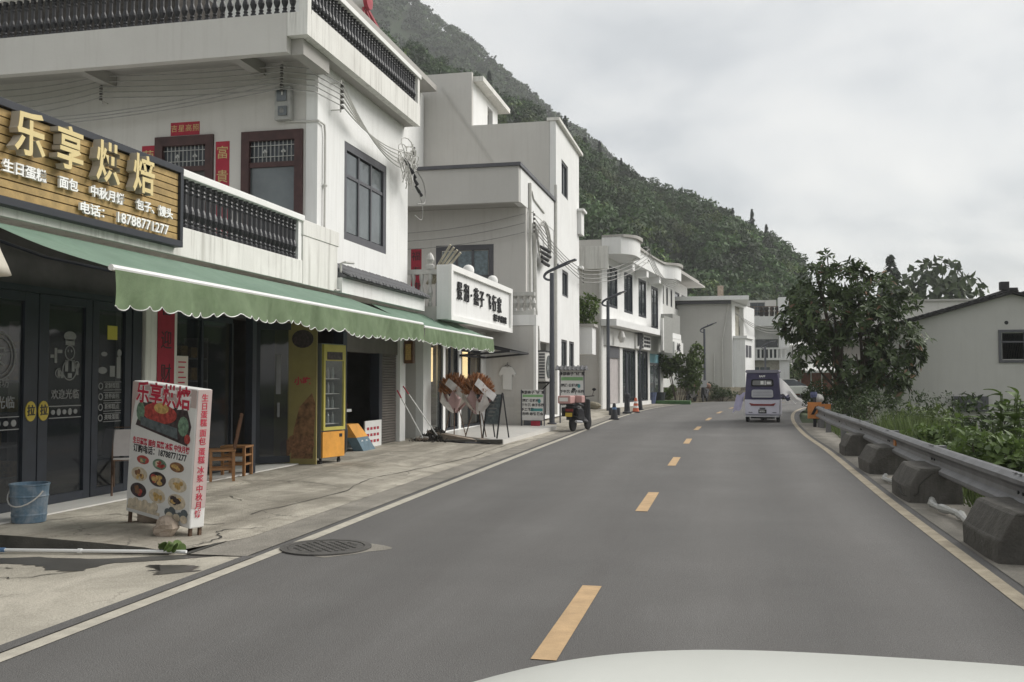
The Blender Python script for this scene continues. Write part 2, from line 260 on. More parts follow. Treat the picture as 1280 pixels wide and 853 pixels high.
# ------------------------------------------------------------------ mesh building
def new_obj(name, me, m=None, parent=None, kind=None):
    o = bpy.data.objects.new(name, me); COL.objects.link(o)
    if m is not None and not me.materials: me.materials.append(MT[m])
    if parent is not None:
        o.parent = parent; o.matrix_parent_inverse = WORLD[parent.name].inverted()
        WORLD[o.name] = Matrix.Identity(4)
    else: WORLD[o.name] = Matrix.Identity(4)
    if kind: o['kind'] = kind
    return o
WORLD = {}
class MB:
    def __init__(s, xf=None): s.v = []; s.f = []; s.xf = xf
    def add(s, vs, fs):
        k = len(s.v)
        if s.xf is not None: vs = [s.xf @ Vector(p) for p in vs]
        s.v.extend([tuple(p) for p in vs]); s.f.extend([tuple(i + k for i in f) for f in fs]); return s
    def box(s, x0, x1, y0, y1, z0, z1):
        x0, x1 = min(x0, x1), max(x0, x1); y0, y1 = min(y0, y1), max(y0, y1); z0, z1 = min(z0, z1), max(z0, z1)
        return s.add([(x0, y0, z0), (x1, y0, z0), (x1, y1, z0), (x0, y1, z0), (x0, y0, z1), (x1, y0, z1), (x1, y1, z1), (x0, y1, z1)],
                     [(3, 2, 1, 0), (4, 5, 6, 7), (0, 1, 5, 4), (1, 2, 6, 5), (2, 3, 7, 6), (3, 0, 4, 7)])
    def hexa(s, p): # 8 points bottom ring, top ring
        return s.add(p, [(3, 2, 1, 0), (4, 5, 6, 7), (0, 1, 5, 4), (1, 2, 6, 5), (2, 3, 7, 6), (3, 0, 4, 7)])
    def bar(s, p, q, w, h=None, up=(0, 0, 1)):
        h = w if h is None else h
        p, q = Vector(p), Vector(q); d = (q - p).normalized(); u = Vector(up)
        if abs(d.dot(u)) > 0.98: u = Vector((0, 1, 0))
        a = d.cross(u).normalized() * w / 2; b = a.cross(d).normalized() * h / 2
        return s.hexa([p - a - b, p + a - b, q + a - b, q - a - b, p - a + b, p + a + b, q + a + b, q - a + b])
    def tube(s, pts, r, n=6, cap=True):
        P = [Vector(p) for p in pts]; rs = r if isinstance(r, (list, tuple)) else [r] * len(P)
        vs = []; fs = []; prev = None
        for i, p in enumerate(P):
            d = (P[min(i + 1, len(P) - 1)] - P[max(i - 1, 0)])
            d = d.normalized() if d.length > 1e-9 else Vector((0, 0, 1))
            if prev is None:
                u = Vector((0, 0, 1)) if abs(d.z) < 0.9 else Vector((1, 0, 0)); a = d.cross(u).normalized()
            else:
                a = (prev - d * prev.dot(d)); a = a.normalized() if a.length > 1e-6 else d.cross(Vector((0.3, 0.5, 0.8))).normalized()
            prev = a; b = d.cross(a)
            for k in range(n):
                t = 2 * math.pi * k / n; vs.append(p + (a * math.cos(t) + b * math.sin(t)) * rs[i])
        for i in range(len(P) - 1):
            for k in range(n):
                fs.append((i * n + k, i * n + (k + 1) % n, (i + 1) * n + (k + 1) % n, (i + 1) * n + k))
        if cap: fs.append(tuple(range(n))[::-1]); fs.append(tuple((len(P) - 1) * n + k for k in range(n)))
        return s.add(vs, fs)
    def lathe(s, prof, c=(0, 0, 0), n=12, axis='z'):
        vs = []; fs = []
        for r, z in prof:
            for k in range(n):
                t = 2 * math.pi * k / n; p = (r * math.cos(t), r * math.sin(t), z)
                if axis == 'y': p = (p[0], p[2], -p[1])
                if axis == 'x': p = (p[2], p[1], -p[0])
                vs.append((p[0] + c[0], p[1] + c[1], p[2] + c[2]))
        m = len(prof)
        for i in range(m - 1):
            for k in range(n): fs.append((i * n + k, i * n + (k + 1) % n, (i + 1) * n + (k + 1) % n, (i + 1) * n + k))
        fs.append(tuple(range(n))[::-1]); fs.append(tuple((m - 1) * n + k for k in range(n)))
        return s.add(vs, fs)
    def prism(s, poly, y0, y1): # poly in (x,z), counter-clockwise seen from -y
        n = len(poly)
        vs = [(x, y0, z) for x, z in poly] + [(x, y1, z) for x, z in poly]
        fs = [tuple(range(n)), tuple(range(2 * n - 1, n - 1, -1))] + [((i + 1) % n, i, n + i, n + (i + 1) % n) for i in range(n)]
        return s.add(vs, fs)
    def disc(s, x, z, rx, rz, y0, y1, n=20): return s.prism([(x + rx * math.cos(2 * math.pi * k / n), z + rz * math.sin(2 * math.pi * k / n)) for k in range(n)], y0, y1)
    def ring(s, x, z, r, w, y0, y1, n=28):
        for k in range(n):
            a, b = 2 * math.pi * k / n, 2 * math.pi * (k + 1) / n
            s.prism([(x + (r - w) * math.cos(a), z + (r - w) * math.sin(a)), (x + r * math.cos(a), z + r * math.sin(a)), (x + r * math.cos(b), z + r * math.sin(b)), (x + (r - w) * math.cos(b), z + (r - w) * math.sin(b))], y0, y1)
        return s
    def ball(s, c, r, nu=12, nv=8):
        r = r if isinstance(r, (tuple, list)) else (r, r, r)
        pr = [(max(1e-4, math.sin(math.pi * i / nv)), -math.cos(math.pi * i / nv)) for i in range(nv + 1)]
        k0 = len(s.v); vs = []; fs = []
        for a, z in pr:
            for k in range(nu):
                t = 2 * math.pi * k / nu; vs.append((c[0] + r[0] * a * math.cos(t), c[1] + r[1] * a * math.sin(t), c[2] + r[2] * z))
        for i in range(nv):
            for k in range(nu): fs.append((i * nu + k, i * nu + (k + 1) % nu, (i + 1) * nu + (k + 1) % nu, (i + 1) * nu + k))
        return s.add(vs, fs)
    def grid(s, fn, nu, nv):
        vs = [fn(i / nu, j / nv) for j in range(nv + 1) for i in range(nu + 1)]
        fs = [(j * (nu + 1) + i, j * (nu + 1) + i + 1, (j + 1) * (nu + 1) + i + 1, (j + 1) * (nu + 1) + i) for j in range(nv) for i in range(nu)]
        return s.add(vs, fs)
    def wall(s, x0, x1, z0, z1, holes=(), y0=0.0, t=0.24):
        xs = sorted({x0, x1, *[h[0] for h in holes], *[h[1] for h in holes]}); zs = sorted({z0, z1, *[h[2] for h in holes], *[h[3] for h in holes]})
        xs = [x for x in xs if x0 <= x <= x1]; zs = [z for z in zs if z0 <= z <= z1]
        inh = lambda x, z: any(h[0] < x < h[1] and h[2] < z < h[3] for h in holes)
        sol = [[not inh((xs[i] + xs[i + 1]) / 2, (zs[j] + zs[j + 1]) / 2) for j in range(len(zs) - 1)] for i in range(len(xs) - 1)]
        g = lambda i, j: 0 <= i < len(xs) - 1 and 0 <= j < len(zs) - 1 and sol[i][j]
        for i in range(len(xs) - 1):
            for j in range(len(zs) - 1):
                if not sol[i][j]: continue
                a, b, c, d = xs[i], xs[i + 1], zs[j], zs[j + 1]; y1 = y0 + t
                s.add([(a, y0, c), (b, y0, c), (b, y0, d), (a, y0, d)], [(0, 1, 2, 3)])
                s.add([(a, y1, c), (b, y1, c), (b, y1, d), (a, y1, d)], [(3, 2, 1, 0)])
                if not g(i - 1, j): s.add([(a, y0, c), (a, y0, d), (a, y1, d), (a, y1, c)], [(0, 1, 2, 3)])
                if not g(i + 1, j): s.add([(b, y0, c), (b, y1, c), (b, y1, d), (b, y0, d)], [(0, 1, 2, 3)])
                if not g(i, j - 1): s.add([(a, y0, c), (a, y1, c), (b, y1, c), (b, y0, c)], [(0, 1, 2, 3)])
                if not g(i, j + 1): s.add([(a, y0, d), (b, y0, d), (b, y1, d), (a, y1, d)], [(0, 1, 2, 3)])
        return s
    def text(s, body, x, z, size, depth=0.004, y=0.0, align='CENTER', bold=0.0, sx=1.0):
        vs, fs = text_data(body, bold, align)
        return s.add([(x + a * size * sx, y - (c + 0.5) * depth, z + b * size) for a, b, c in vs], fs)
    def each(s, name, m, parent=None, bevel=0.0):
        """one part per loose piece"""
        par = list(range(len(s.v)))
        def fd(i):
            while par[i] != i: par[i] = par[par[i]]; i = par[i]
            return i
        for f in s.f:
            for i in f[1:]: par[fd(i)] = fd(f[0])
        gr = {}
        for f in s.f: gr.setdefault(fd(f[0]), []).append(f)
        for fs in gr.values():
            ids = sorted({i for f in fs for i in f}); mp_ = {a: b for b, a in enumerate(ids)}; q = MB(); q.v = [s.v[i] for i in ids]; q.f = [tuple(mp_[i] for i in f) for f in fs]; q.obj(name, m, parent, bevel=bevel)
    def mesh(s, name, smooth=False):
        me = bpy.data.meshes.new(name); me.from_pydata(s.v, [], s.f); me.update()
        if smooth: me.polygons.foreach_set('use_smooth', [True] * len(me.polygons))
        return me
    def obj(s, name, m, parent=None, kind=None, bevel=0.0, smooth=False, label=None, cat=None, group=None):
        o = new_obj(name, s.mesh(name, smooth), m, parent, kind)
        if bevel:
            b = o.modifiers.new('bevel', 'BEVEL'); b.width = bevel; b.segments = 2; b.limit_method = 'ANGLE'; b.angle_limit = R(40)
        tag(o, label, cat, group); return o
_TX = {}
def text_data(body, bold, align):
    k = (body, bold, align)
    if k not in _TX:
        c = bpy.data.curves.new('lettering', 'FONT'); c.body = body; c.size = 1; c.extrude = 0.5; c.offset = bold; c.align_x = align; c.align_y = 'CENTER'; c.resolution_u = 2
        o = bpy.data.objects.new('lettering', c); COL.objects.link(o); bpy.context.view_layer.update()
        me = bpy.data.meshes.new_from_object(o.evaluated_get(bpy.context.evaluated_depsgraph_get()))
        _TX[k] = ([tuple(v.co) for v in me.vertices], [tuple(p.vertices) for p in me.polygons])
        bpy.data.objects.remove(o); bpy.data.curves.remove(c); bpy.data.meshes.remove(me)
    return _TX[k]
def tag(o, label=None, cat=None, group=None):
    if label: o['label'] = label
    if cat: o['category'] = cat
    if group: o['group'] = group
    return o
def thing(name, label, cat, loc=(0, 0, 0), rz=0.0, group=None):
    o = bpy.data.objects.new(name, None); COL.objects.link(o); o.location = loc; o.rotation_euler = (0, 0, rz); o.empty_display_size = 0.2
    WORLD[o.name] = Matrix.Identity(4) if rz else Matrix.Translation(loc)
    return tag(o, label, cat, group)
def local_thing(name, label, cat, loc=(0, 0, 0), rot=(0, 0, 0), group=None):
    """a thing whose parts are given in its own coordinates"""
    o = bpy.data.objects.new(name, None); COL.objects.link(o); o.location = loc; o.rotation_euler = rot; o.empty_display_size = 0.2
    WORLD[o.name] = Matrix.Identity(4); return tag(o, label, cat, group)
def dup(o, loc=None, rz=None, label=None, parent=None, scale=None):
    c = o.copy(); COL.objects.link(c); inv = o.matrix_parent_inverse.copy()
    if parent is not None: c.parent = parent; c.matrix_parent_inverse = inv
    for ch in o.children: dup(ch, parent=c)
    if loc is not None: c.location = loc
    if rz is not None: c.rotation_euler = (0, 0, rz)
    if scale is not None: c.scale = (scale,) * 3 if not isinstance(scale, tuple) else scale
    if label: c['label'] = label
    return c
def piece(o, parent, xf):
    """another copy of a part, sharing its mesh"""
    inv = o.matrix_parent_inverse.copy(); c = o.copy(); COL.objects.link(c); c.parent = parent; c.matrix_parent_inverse = inv; c.matrix_basis = xf; return c
def WX(X, Y=0.0, z=0.0): return Matrix(((0, -1, 0, X), (1, 0, 0, Y), (0, 0, 1, z), (0, 0, 0, 1)))
def WY(Y, X=0.0, z=0.0): return Matrix.Translation((X, Y, z))
def WH(x, y, z, hd): # wall running along heading hd (clockwise from +Y), its face to the right-hand side (+X)
    s, c = math.sin(hd), math.cos(hd)
    return Matrix(((s, -c, 0, x), (c, s, 0, y), (0, 0, 1, z), (0, 0, 0, 1)))
def window(parent, F, x0, x1, z0, z1, cols=2, rows=(0.0, 1.0), fw=0.07, mull=0.045, fm='grey_frame', gm='glass_window', y=0.06, dep=0.09, name='window', colfr=None):
    """a frame (part) set in a wall, and its panes (sub-parts)"""
    m = MB(F)
    m.box(x0, x1, y - 0.02, y + dep, z0, z0 + fw); m.box(x0, x1, y - 0.02, y + dep, z1 - fw, z1)
    m.box(x0, x0 + fw, y - 0.018, y + dep, z0 + fw, z1 - fw); m.box(x1 - fw, x1, y - 0.018, y + dep, z0 + fw, z1 - fw)
    ix0, ix1, iz0, iz1 = x0 + fw, x1 - fw, z0 + fw, z1 - fw
    cf = colfr or [i / cols for i in range(cols + 1)]
    xs = [ix0 + (ix1 - ix0) * c for c in cf]; zs = [iz0 + (iz1 - iz0) * r for r in rows]
    for xx in xs[1:-1]: m.box(xx - mull / 2, xx + mull / 2, y, y + dep - 0.02, iz0, iz1)
    for zz in zs[1:-1]: m.box(ix0, ix1, y + 0.004, y + dep - 0.024, zz - mull / 2, zz + mull / 2)
    w = m.obj(name, fm, parent)
    for i in range(len(xs) - 1):
        for j in range(len(zs) - 1):
            MB(F).box(xs[i] + mull / 2 - 0.004, xs[i + 1] - mull / 2 + 0.004, y + 0.03, y + 0.042, zs[j] + mull / 2 - 0.004, zs[j + 1] - mull / 2 + 0.004).obj('pane', gm, w)
    return w
def sag(p, q, drop, n=10):
    p, q = Vector(p), Vector(q)
    return [p.lerp(q, i / n) - Vector((0, 0, drop * 4 * (i / n) * (1 - i / n))) for i in range(n + 1)]
def spline(pts, n=8):
    P = [Vector(p) for p in pts]; P = [P[0] * 2 - P[1]] + P + [P[-1] * 2 - P[-2]]; out = []
    for i in range(1, len(P) - 2):
        for k in range(n):
            t = k / n; a, b, c, d = P[i - 1], P[i], P[i + 1], P[i + 2]
            out.append(0.5 * ((2 * b) + (c - a) * t + (2 * a - 5 * b + 4 * c - d) * t * t + (3 * b - a - 3 * c + d) * t ** 3))
    out.append(P[-2]); return out
# ------------------------------------------------------------------ foliage
def leaves(name, C, A, Nn, Ln, Wd, m, parent=None, kind=None, fold=0.25, tint=None):
    """many small folded leaves: C centres, A long axes, Nn normals, Ln lengths, Wd widths (numpy)"""
    n = len(C); A = A / (np.linalg.norm(A, axis=1, keepdims=True) + 1e-9)
    S = np.cross(A, Nn); S /= (np.linalg.norm(S, axis=1, keepdims=True) + 1e-9); U = np.cross(S, A)
    Ln = np.broadcast_to(Ln, (n,))[:, None]; Wd = np.broadcast_to(Wd, (n,))[:, None]
    V = np.empty((n, 4, 3)); V[:, 0] = C - A * Ln / 2; V[:, 2] = C + A * Ln / 2
    V[:, 1] = C + S * Wd / 2 + U * Wd * fold; V[:, 3] = C - S * Wd / 2 + U * Wd * fold
    me = bpy.data.meshes.new(name); me.vertices.add(n * 4); me.vertices.foreach_set('co', V.reshape(-1).astype(np.float32))
    idx = np.arange(n * 4).reshape(n, 4); T = np.stack([idx[:, [0, 1, 2]], idx[:, [0, 2, 3]]], 1).reshape(-1)
    me.loops.add(n * 6); me.loops.foreach_set('vertex_index', T.astype(np.int32)); me.polygons.add(n * 2)
    me.polygons.foreach_set('loop_start', np.arange(0, n * 6, 3, dtype=np.int32)); me.update(calc_edges=True)
    if tint is not None: at = me.attributes.new('tint', 'FLOAT', 'POINT'); at.data.foreach_set('value', np.repeat(tint, 4).astype(np.float32))
    return new_obj(name, me, m, parent, kind)
def rdir(r, n):
    v = r.normal(size=(n, 3)); return v / np.linalg.norm(v, axis=1, keepdims=True)
def clump_points(r, blobs, n):
    """points spread through the outer part of several ellipsoid clumps; also the outward direction"""
    B = np.array([b[0] for b in blobs], float); Rr = np.array([b[1] for b in blobs], float)
    w = np.prod(Rr, axis=1) ** (2 / 3); k = r.choice(len(blobs), n, p=w / w.sum()); d = rdir(r, n)
    rad = r.uniform(0.45, 1.0, n)[:, None] ** 0.6
    return B[k] + d * rad * Rr[k], d
def make_crown(name, r, blobs, n, L, Wd, m, parent, kind=None, updown=0.5, fold=0.25):
    P, d = clump_points(r, blobs, n); A = rdir(r, n) + d * 0.5; A[:, 2] -= updown
    Nn = d + rdir(r, n) * 0.7 + np.array([0, 0, 0.5])
    return leaves(name, P, A, Nn, L * r.uniform(0.7, 1.3, n), Wd * r.uniform(0.7, 1.3, n), m, parent, kind, fold)
# ================================================================== the setting
def smooth(a, b, t): t = min(1, max(0, (t - a) / (b - a))); return t * t * (3 - 2 * t)
def gz(y): return 0.15 * smooth(25, 52, y)
def interp(tab, y):
    for (y0, x0), (y1, x1) in zip(tab, tab[1:]):
        if y <= y1: return x0 + (x1 - x0) * (y - y0) / (y1 - y0)
    return tab[-1][1]
LE = spline([(-4.08, -12, 0), (-4.08, 0, 0), (-4.10, 8, 0), (-4.22, 14.3, 0), (-4.38, 25.4, 0), (-4.36, 37, 0), (-3.95, 47, 0), (-3.1, 55.2, 0), (-1.6, 63.0, 0), (0.9, 69, 0), (5.5, 75.5, 0), (12, 82.5, 0), (24, 92, 0)], 6)
RE = spline([(2.04, -12, 0), (2.04, 0, 0), (2.05, 8, 0), (2.06, 14, 0), (2.17, 22.5, 0), (2.16, 30, 0), (2.42, 38.8, 0), (3.1, 47, 0), (4.4, 54.5, 0), (6.4, 60.5, 0), (9.5, 65.5, 0), (15, 71, 0), (27, 80, 0)], 6)
CL = spline([(-1.04, -12, 0), (-1.04, 26, 0), (-0.98, 31.7, 0), (-0.76, 38, 0), (-0.36, 45, 0), (0.35, 52, 0), (2.0, 60, 0), (5.0, 67, 0), (10, 73.5, 0), (18, 80.5, 0)], 40)
def ribbon(path, off, w, dz):
    vs = []; P = [Vector(p) for p in path]
    for i, p in enumerate(P):
        d = (P[min(i + 1, len(P) - 1)] - P[max(i - 1, 0)]).normalized(); n = Vector((d.y, -d.x, 0))
        for o in (off, off + w): q = p + n * o; vs.append((q.x, q.y, gz(q.y) + dz))
    return vs, [(2 * i, 2 * i + 1, 2 * i + 3, 2 * i + 2) for i in range(len(P) - 1)]
# ground reaching the horizon: level by the houses, dropping below the road on the right
gm = MB()
def gpt(x, y):
    z = -0.12 + gz(y)
    if x > 3.0: z -= 1.3 * smooth(3.0, 7.5, x) + 2.5 * smooth(9, 40, x)
    if x < -18: z += 0
    return (x, y, z)
gx = [-1800, -500, -150, -60, -24, -9, -5, 0, 2.6, 3.0, 3.8, 5, 6.5, 8, 12, 20, 40, 90, 300, 1800]
gy = [-900, -200, -60, -20, 0, 10, 20, 25, 30, 34, 38, 42, 46, 52, 60, 75, 110, 200, 500, 2200]
for y in gy: pass
gm.add([gpt(x, y) for y in gy for x in gx], [(j * len(gx) + i, j * len(gx) + i + 1, (j + 1) * len(gx) + i + 1, (j + 1) * len(gx) + i) for j in range(len(gy) - 1) for i in range(len(gx) - 1)])
gm.obj('ground', 'grass_ground', None, 'structure')
# road sheet between its two edges
nseg = min(len(LE), len(RE)); rm = MB(); vs = []
for i in range(nseg):
    a, b = LE[i] + Vector((-0.25, 0, 0)), RE[i] + Vector((0.28, 0, 0))
    for k in range(33): q = a.lerp(b, k / 32); vs.append((q.x, q.y, gz(q.y) + 0.0))
rm.add(vs, [(i * 33 + k, i * 33 + k + 1, (i + 1) * 33 + k + 1, (i + 1) * 33 + k) for i in range(nseg - 1) for k in range(32)])
road = rm.obj('road', 'asphalt', None, 'structure')
wear = [sum(a * math.exp(-((k / 32 - c) / w) ** 2) for c, w, a in ((.14, .05, .10), (.36, .05, .10), (.63, .05, .13), (.86, .05, .13), (.25, .05, -.05), (.745, .05, -.08), (.0, .03, -.12), (1., .03, .16), (.5, .03, -.03))) for k in range(33)]
at = road.data.attributes.new('tint', 'FLOAT', 'POINT'); at.data.foreach_set('value', np.tile(np.array(wear, np.float32), nseg))   # polished wheel paths, oil drip, dusty edge
MB().add(*ribbon(LE, -0.075, 0.13, 0.005)).obj('edge_line', 'line_white', road)
MB().add(*ribbon(RE, -0.06, 0.13, 0.005)).obj('edge_line', 'line_dirty', road)
acc = 0; last = None; s0 = 12.0 + 5.45      # arc length from the path's start (y=-12) to the first dash
cum = [0.0]
for a, b in zip(CL, CL[1:]): cum.append(cum[-1] + (Vector(b) - Vector(a)).length)
def at_len(s):
    for i in range(len(cum) - 1):
        if cum[i + 1] >= s: return Vector(CL[i]).lerp(Vector(CL[i + 1]), (s - cum[i]) / max(1e-6, cum[i + 1] - cum[i]))
    return Vector(CL[-1])
for k in range(-2, 12):
    a = s0 + 6.35 * k; MB().add(*ribbon([at_len(a + 2.02 * t / 4) for t in range(5)], -0.075, 0.15, 0.005)).obj('lane_dash', 'line_yellow', road)
def apz(x): return -0.06 + 0.064 * min(1, max(0, (x + 7.4) / 3.2))
# pavement on the left: low apron by the camera, a raised concrete strip in front of the shops
MB().add([(-18, -12, apz(-18)), (-7.4, -12, apz(-7.4)), (-4.2, -12, apz(-4.2)), (-18, 8.3, apz(-18)), (-7.4, 8.2, apz(-7.4)), (-4.2, 8.05, apz(-4.2))], [(0, 1, 4, 3), (1, 2, 5, 4)]).obj('apron', 'concrete_light', None, 'structure')
pm = MB(); ys = [8.02 + i * (30 - 8.02) / 24 for i in range(25)] + [31 + i * 1.5 for i in range(22)]
rnd = random.Random(4)
def lex(y):
    for a, b in zip(LE, LE[1:]):
        if a.y <= y <= b.y: return a.x + (b.x - a.x) * (y - a.y) / (b.y - a.y)
    return LE[-1].x
vs = []
for y in ys:
    e = lex(y) - 0.62; b = smooth(28, 36, y) * 0.12
    edge0 = -5.05 if y < 8.1 else e
    row = [(-18, 0.115), (-9, 0.115), (-7.3, 0.115), (-6.6, 0.10), (-5.8, 0.07), (-5.3, 0.045), (edge0, 0.012)]
    vs += [(x if k < 6 else min(x, -3.0), y + (0.25 * smooth(-5.0, -9, -0) if False else 0), z + gz(y)) for k, (x, z) in enumerate(row)]
pm.add(vs, [(j * 7 + i, j * 7 + i + 1, (j + 1) * 7 + i + 1, (j + 1) * 7 + i) for j in range(len(ys) - 1) for i in range(6)])
pave = pm.obj('pavement', 'concrete', None, 'structure')
ym = MB(); row = [(-18, 0.115), (-9, 0.115), (-7.3, 0.115), (-6.6, 0.10), (-5.8, 0.07), (-5.3, 0.045), (-5.05, 0.012)]
ym.add([(x, 8.021, z) for x, z in row] + [(x, 8.015 + 0.015 * math.sin(x * 9), -0.1) for x, z in row], [(7 + i, 8 + i, 1 + i, i) for i in range(6)])
ym.obj('step_face', 'kerb_dark', pave)
# gutter strip between pavement and white line
gp = [Vector(p) for p in LE if -12 <= p.y <= 62]
g2 = [p for p in gp if p.y >= 7.9]; g1 = [p for p in gp if p.y <= 8.3]
MB().add(*ribbon(g2, -0.72, 0.56, 0.0085)).obj('gutter', 'gutter', None, 'structure'); MB().add(*ribbon(g2, -0.78, 0.06, 0.0135)).obj('joint', 'crack', pave)
MB().add(*ribbon(g1, -0.185, 0.115, 0.0125)).obj('joint', 'asphalt', pave)
def crack(pts, w, seed, z=None):
    r = random.Random(seed); P = spline([Vector((x, y, 0)) for x, y in pts], 7); vs = []
    for i, p in enumerate(P):
        d = (P[min(i + 1, len(P) - 1)] - P[max(i - 1, 0)]).normalized(); n = Vector((d.y, -d.x, 0)); j = r.uniform(-0.03, 0.03); ww = w * r.uniform(0.4, 1.3)
        for s in (-ww, ww): q = p + n * (s + j); vs.append((q.x, q.y, zc(q.x, q.y) + 0.007))
    return vs, [(2 * i, 2 * i + 1, 2 * i + 3, 2 * i + 2) for i in range(len(P) - 1)]
PR = [(-18, 0.115), (-7.3, 0.115), (-6.6, 0.10), (-5.8, 0.07), (-5.3, 0.045), (-4.75, 0.012), (0, 0.012)]
def zc(x, y):
    if y < 8.02: return apz(x) - 0.001
    for (a, z0), (b, z1) in zip(PR, PR[1:]):
        if x <= b: return z0 + (z1 - z0) * (x - a) / (b - a) + gz(y)
    return 0.012
cm = MB()
for i, pts in enumerate([[(-5.0, 8.1), (-4.95, 8.7), (-5.15, 9.1), (-4.85, 9.5)], [(-7.2, 8.6), (-6.7, 9.5), (-6.3, 9.4), (-5.7, 9.2), (-5.3, 9.5)],
                         [(-5.4, 10.2), (-5.25, 12.5), (-5.45, 14.2), (-5.3, 16.0), (-5.1, 19), (-5.2, 22), (-5.0, 26)], [(-7.0, 13), (-6.2, 13.3), (-5.4, 13.0)], [(-7.1, 18.2), (-6.3, 18.0), (-5.3, 18.4)],
                         [(-7.0, 11), (-6.4, 11.4), (-6.0, 11.1)], [(-6.6, 6.6), (-6.1, 6.9), (-5.7, 6.85), (-5.4, 7.2)], [(-6.9, 7.0), (-6.4, 7.25), (-6.05, 7.2)]]):
    cm.add(*crack(pts, 0.009, i))
cm.obj('crack', 'crack', pave, 'stuff')
# wet stain running from the step
def stain(name, pts, z, m):
    n = 72; out = []; r = random.Random(9); ph = [r.uniform(0, 6.28) for _ in range(6)]
    P = [Vector((x, y, 0)) for x, y in pts]; k = len(P)
    for i in range(n):
        t = i / n * k; a = P[int(t) % k].lerp(P[(int(t) + 1) % k], t % 1)
        w = sum(math.sin((j * 5 + 7) * i / n * 6.28 + ph[j]) for j in range(6)) * 0.018
        out.append((a.x + w, a.y + w * 0.6, apz(a.x + w) + 0.004))
    MB().add(out, [tuple(range(n))]).obj(name, m, pave)
stain('wet_patch', [(-7.1, 7.55), (-6.3, 7.72), (-5.5, 7.75), (-4.9, 8.0), (-4.4, 8.1), (-4.9, 7.75), (-5.35, 7.55), (-5.35, 7.2), (-5.6, 7.15), (-5.8, 7.32), (-6.1, 7.4), (-6.7, 7.42)][::-1], 0.0085, 'wet_concrete')
stain('wet_patch', [(-4.95, 7.52), (-4.5, 7.55), (-4.35, 7.3), (-4.6, 7.12), (-4.75, 7.35)][::-1], 0.0085, 'wet_concrete')
stain('wet_patch', [(-7.6, 7.1), (-7.0, 7.2), (-6.65, 7.12), (-7.0, 7.04), (-7.6, 6.95)][::-1], 0.0085, 'wet_concrete')
# tiled threshold along the bakery, tiled terrace at the flower shop
th = MB(); th.box(-7.85, -7.28, 4, 12.45, 0.118, 0.135); th.box(-7.85, -7.36, 12.47, 16.0, 0.118, 0.135); th.obj('threshold', 'tile_floor', None, 'structure')
tf = MB(); tf.hexa([(-7.6, 22.7, 0), (-5.3, 22.6, 0), (-5.25, 29.7, 0), (-7.6, 29.7, 0), (-7.6, 22.7, 0.17), (-5.3, 22.6, 0.15), (-5.25, 29.7, 0.17), (-7.6, 29.7, 0.18)])
tf.obj('shop_terrace', 'tile_floor', None, 'structure')
# concrete shoulder under the guardrail
sv = []; SP = [p for p in RE if p.y <= 36]
MB().add(*ribbon(SP, 0.16, 0.95, 0.006)).obj('shoulder', 'gutter', None, 'structure')

# ------------------------------------------------------------------ manhole
t = thing('manhole_cover', 'round iron manhole cover set in the asphalt across the white edge line', 'manhole', (-3.75, 8.6, 0.0))
m = MB(Matrix.Translation((-3.75, 8.6, 0)))
m.lathe([(0.43, 0.004), (0.43, 0.016), (0.365, 0.017), (0.365, 0.008)], n=40); m.obj('ring', 'iron', t)
m = MB(Matrix.Translation((-3.75, 8.6, 0))); m.lathe([(0.355, 0.005), (0.355, 0.0135), (0.33, 0.0145), (0.001, 0.0145)], n=40)
for i in range(-6, 7):
    for j in range(-6, 7):
        x, y = i * 0.048, j * 0.048
        if x * x + y * y < 0.30 ** 2 and (i + j) % 2 == 0: m.box(x - 0.019, x + 0.019, y - 0.019, y + 0.019, 0.0146, 0.021)
m.obj('lid', 'iron', t)
m = MB(); m.add([(-3.66 + 0.42 * math.cos(a) * (1 + 0.22 * math.sin(3 * a + 1) + 0.1 * math.sin(7 * a)), 8.6 + 0.44 * math.sin(a) * (1 + 0.15 * math.sin(4 * a)), 0.003) for a in [k * 6.283 / 40 for k in range(40)]], [tuple(range(40))]); m.obj('patch', 'gutter', t)

# ================================================================== house with the bakery
B1 = thing('bakery_house', 'white three storey house with black balustrades over the bakery shops', 'building', (-7.8, 15, 0))
F = WX(-7.8)
# ground floor: pillars, header beam, interior shell
m = MB(); m.box(-8.2, -7.74, 11.66, 12.42, 0.1, 3.3); m.obj('pillar', 'stained_white', B1)
m = MB(); m.box(-8.2, -7.74, 22.06, 22.46, 0.05, 3.25); m.obj('pillar', 'white_wall', B1)
m = MB(); m.box(-8.15, -7.86, 4, 11.65, 2.62, 3.3); m.box(-8.15, -7.86, 12.43, 22.05, 2.62, 3.3); m.each('header', 'shop_dark', B1)  # header coloured dark to stand in for the awning's shade
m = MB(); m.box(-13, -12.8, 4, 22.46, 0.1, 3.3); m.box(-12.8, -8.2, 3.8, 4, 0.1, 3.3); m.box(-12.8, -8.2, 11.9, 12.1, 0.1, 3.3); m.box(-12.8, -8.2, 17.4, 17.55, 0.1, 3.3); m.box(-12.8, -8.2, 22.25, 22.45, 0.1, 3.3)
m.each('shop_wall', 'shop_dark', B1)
m = MB(); m.box(-12.8, -7.9, 4, 22.2, 0.116, 0.128); m.obj('shop_floor', 'shop_floor', B1)
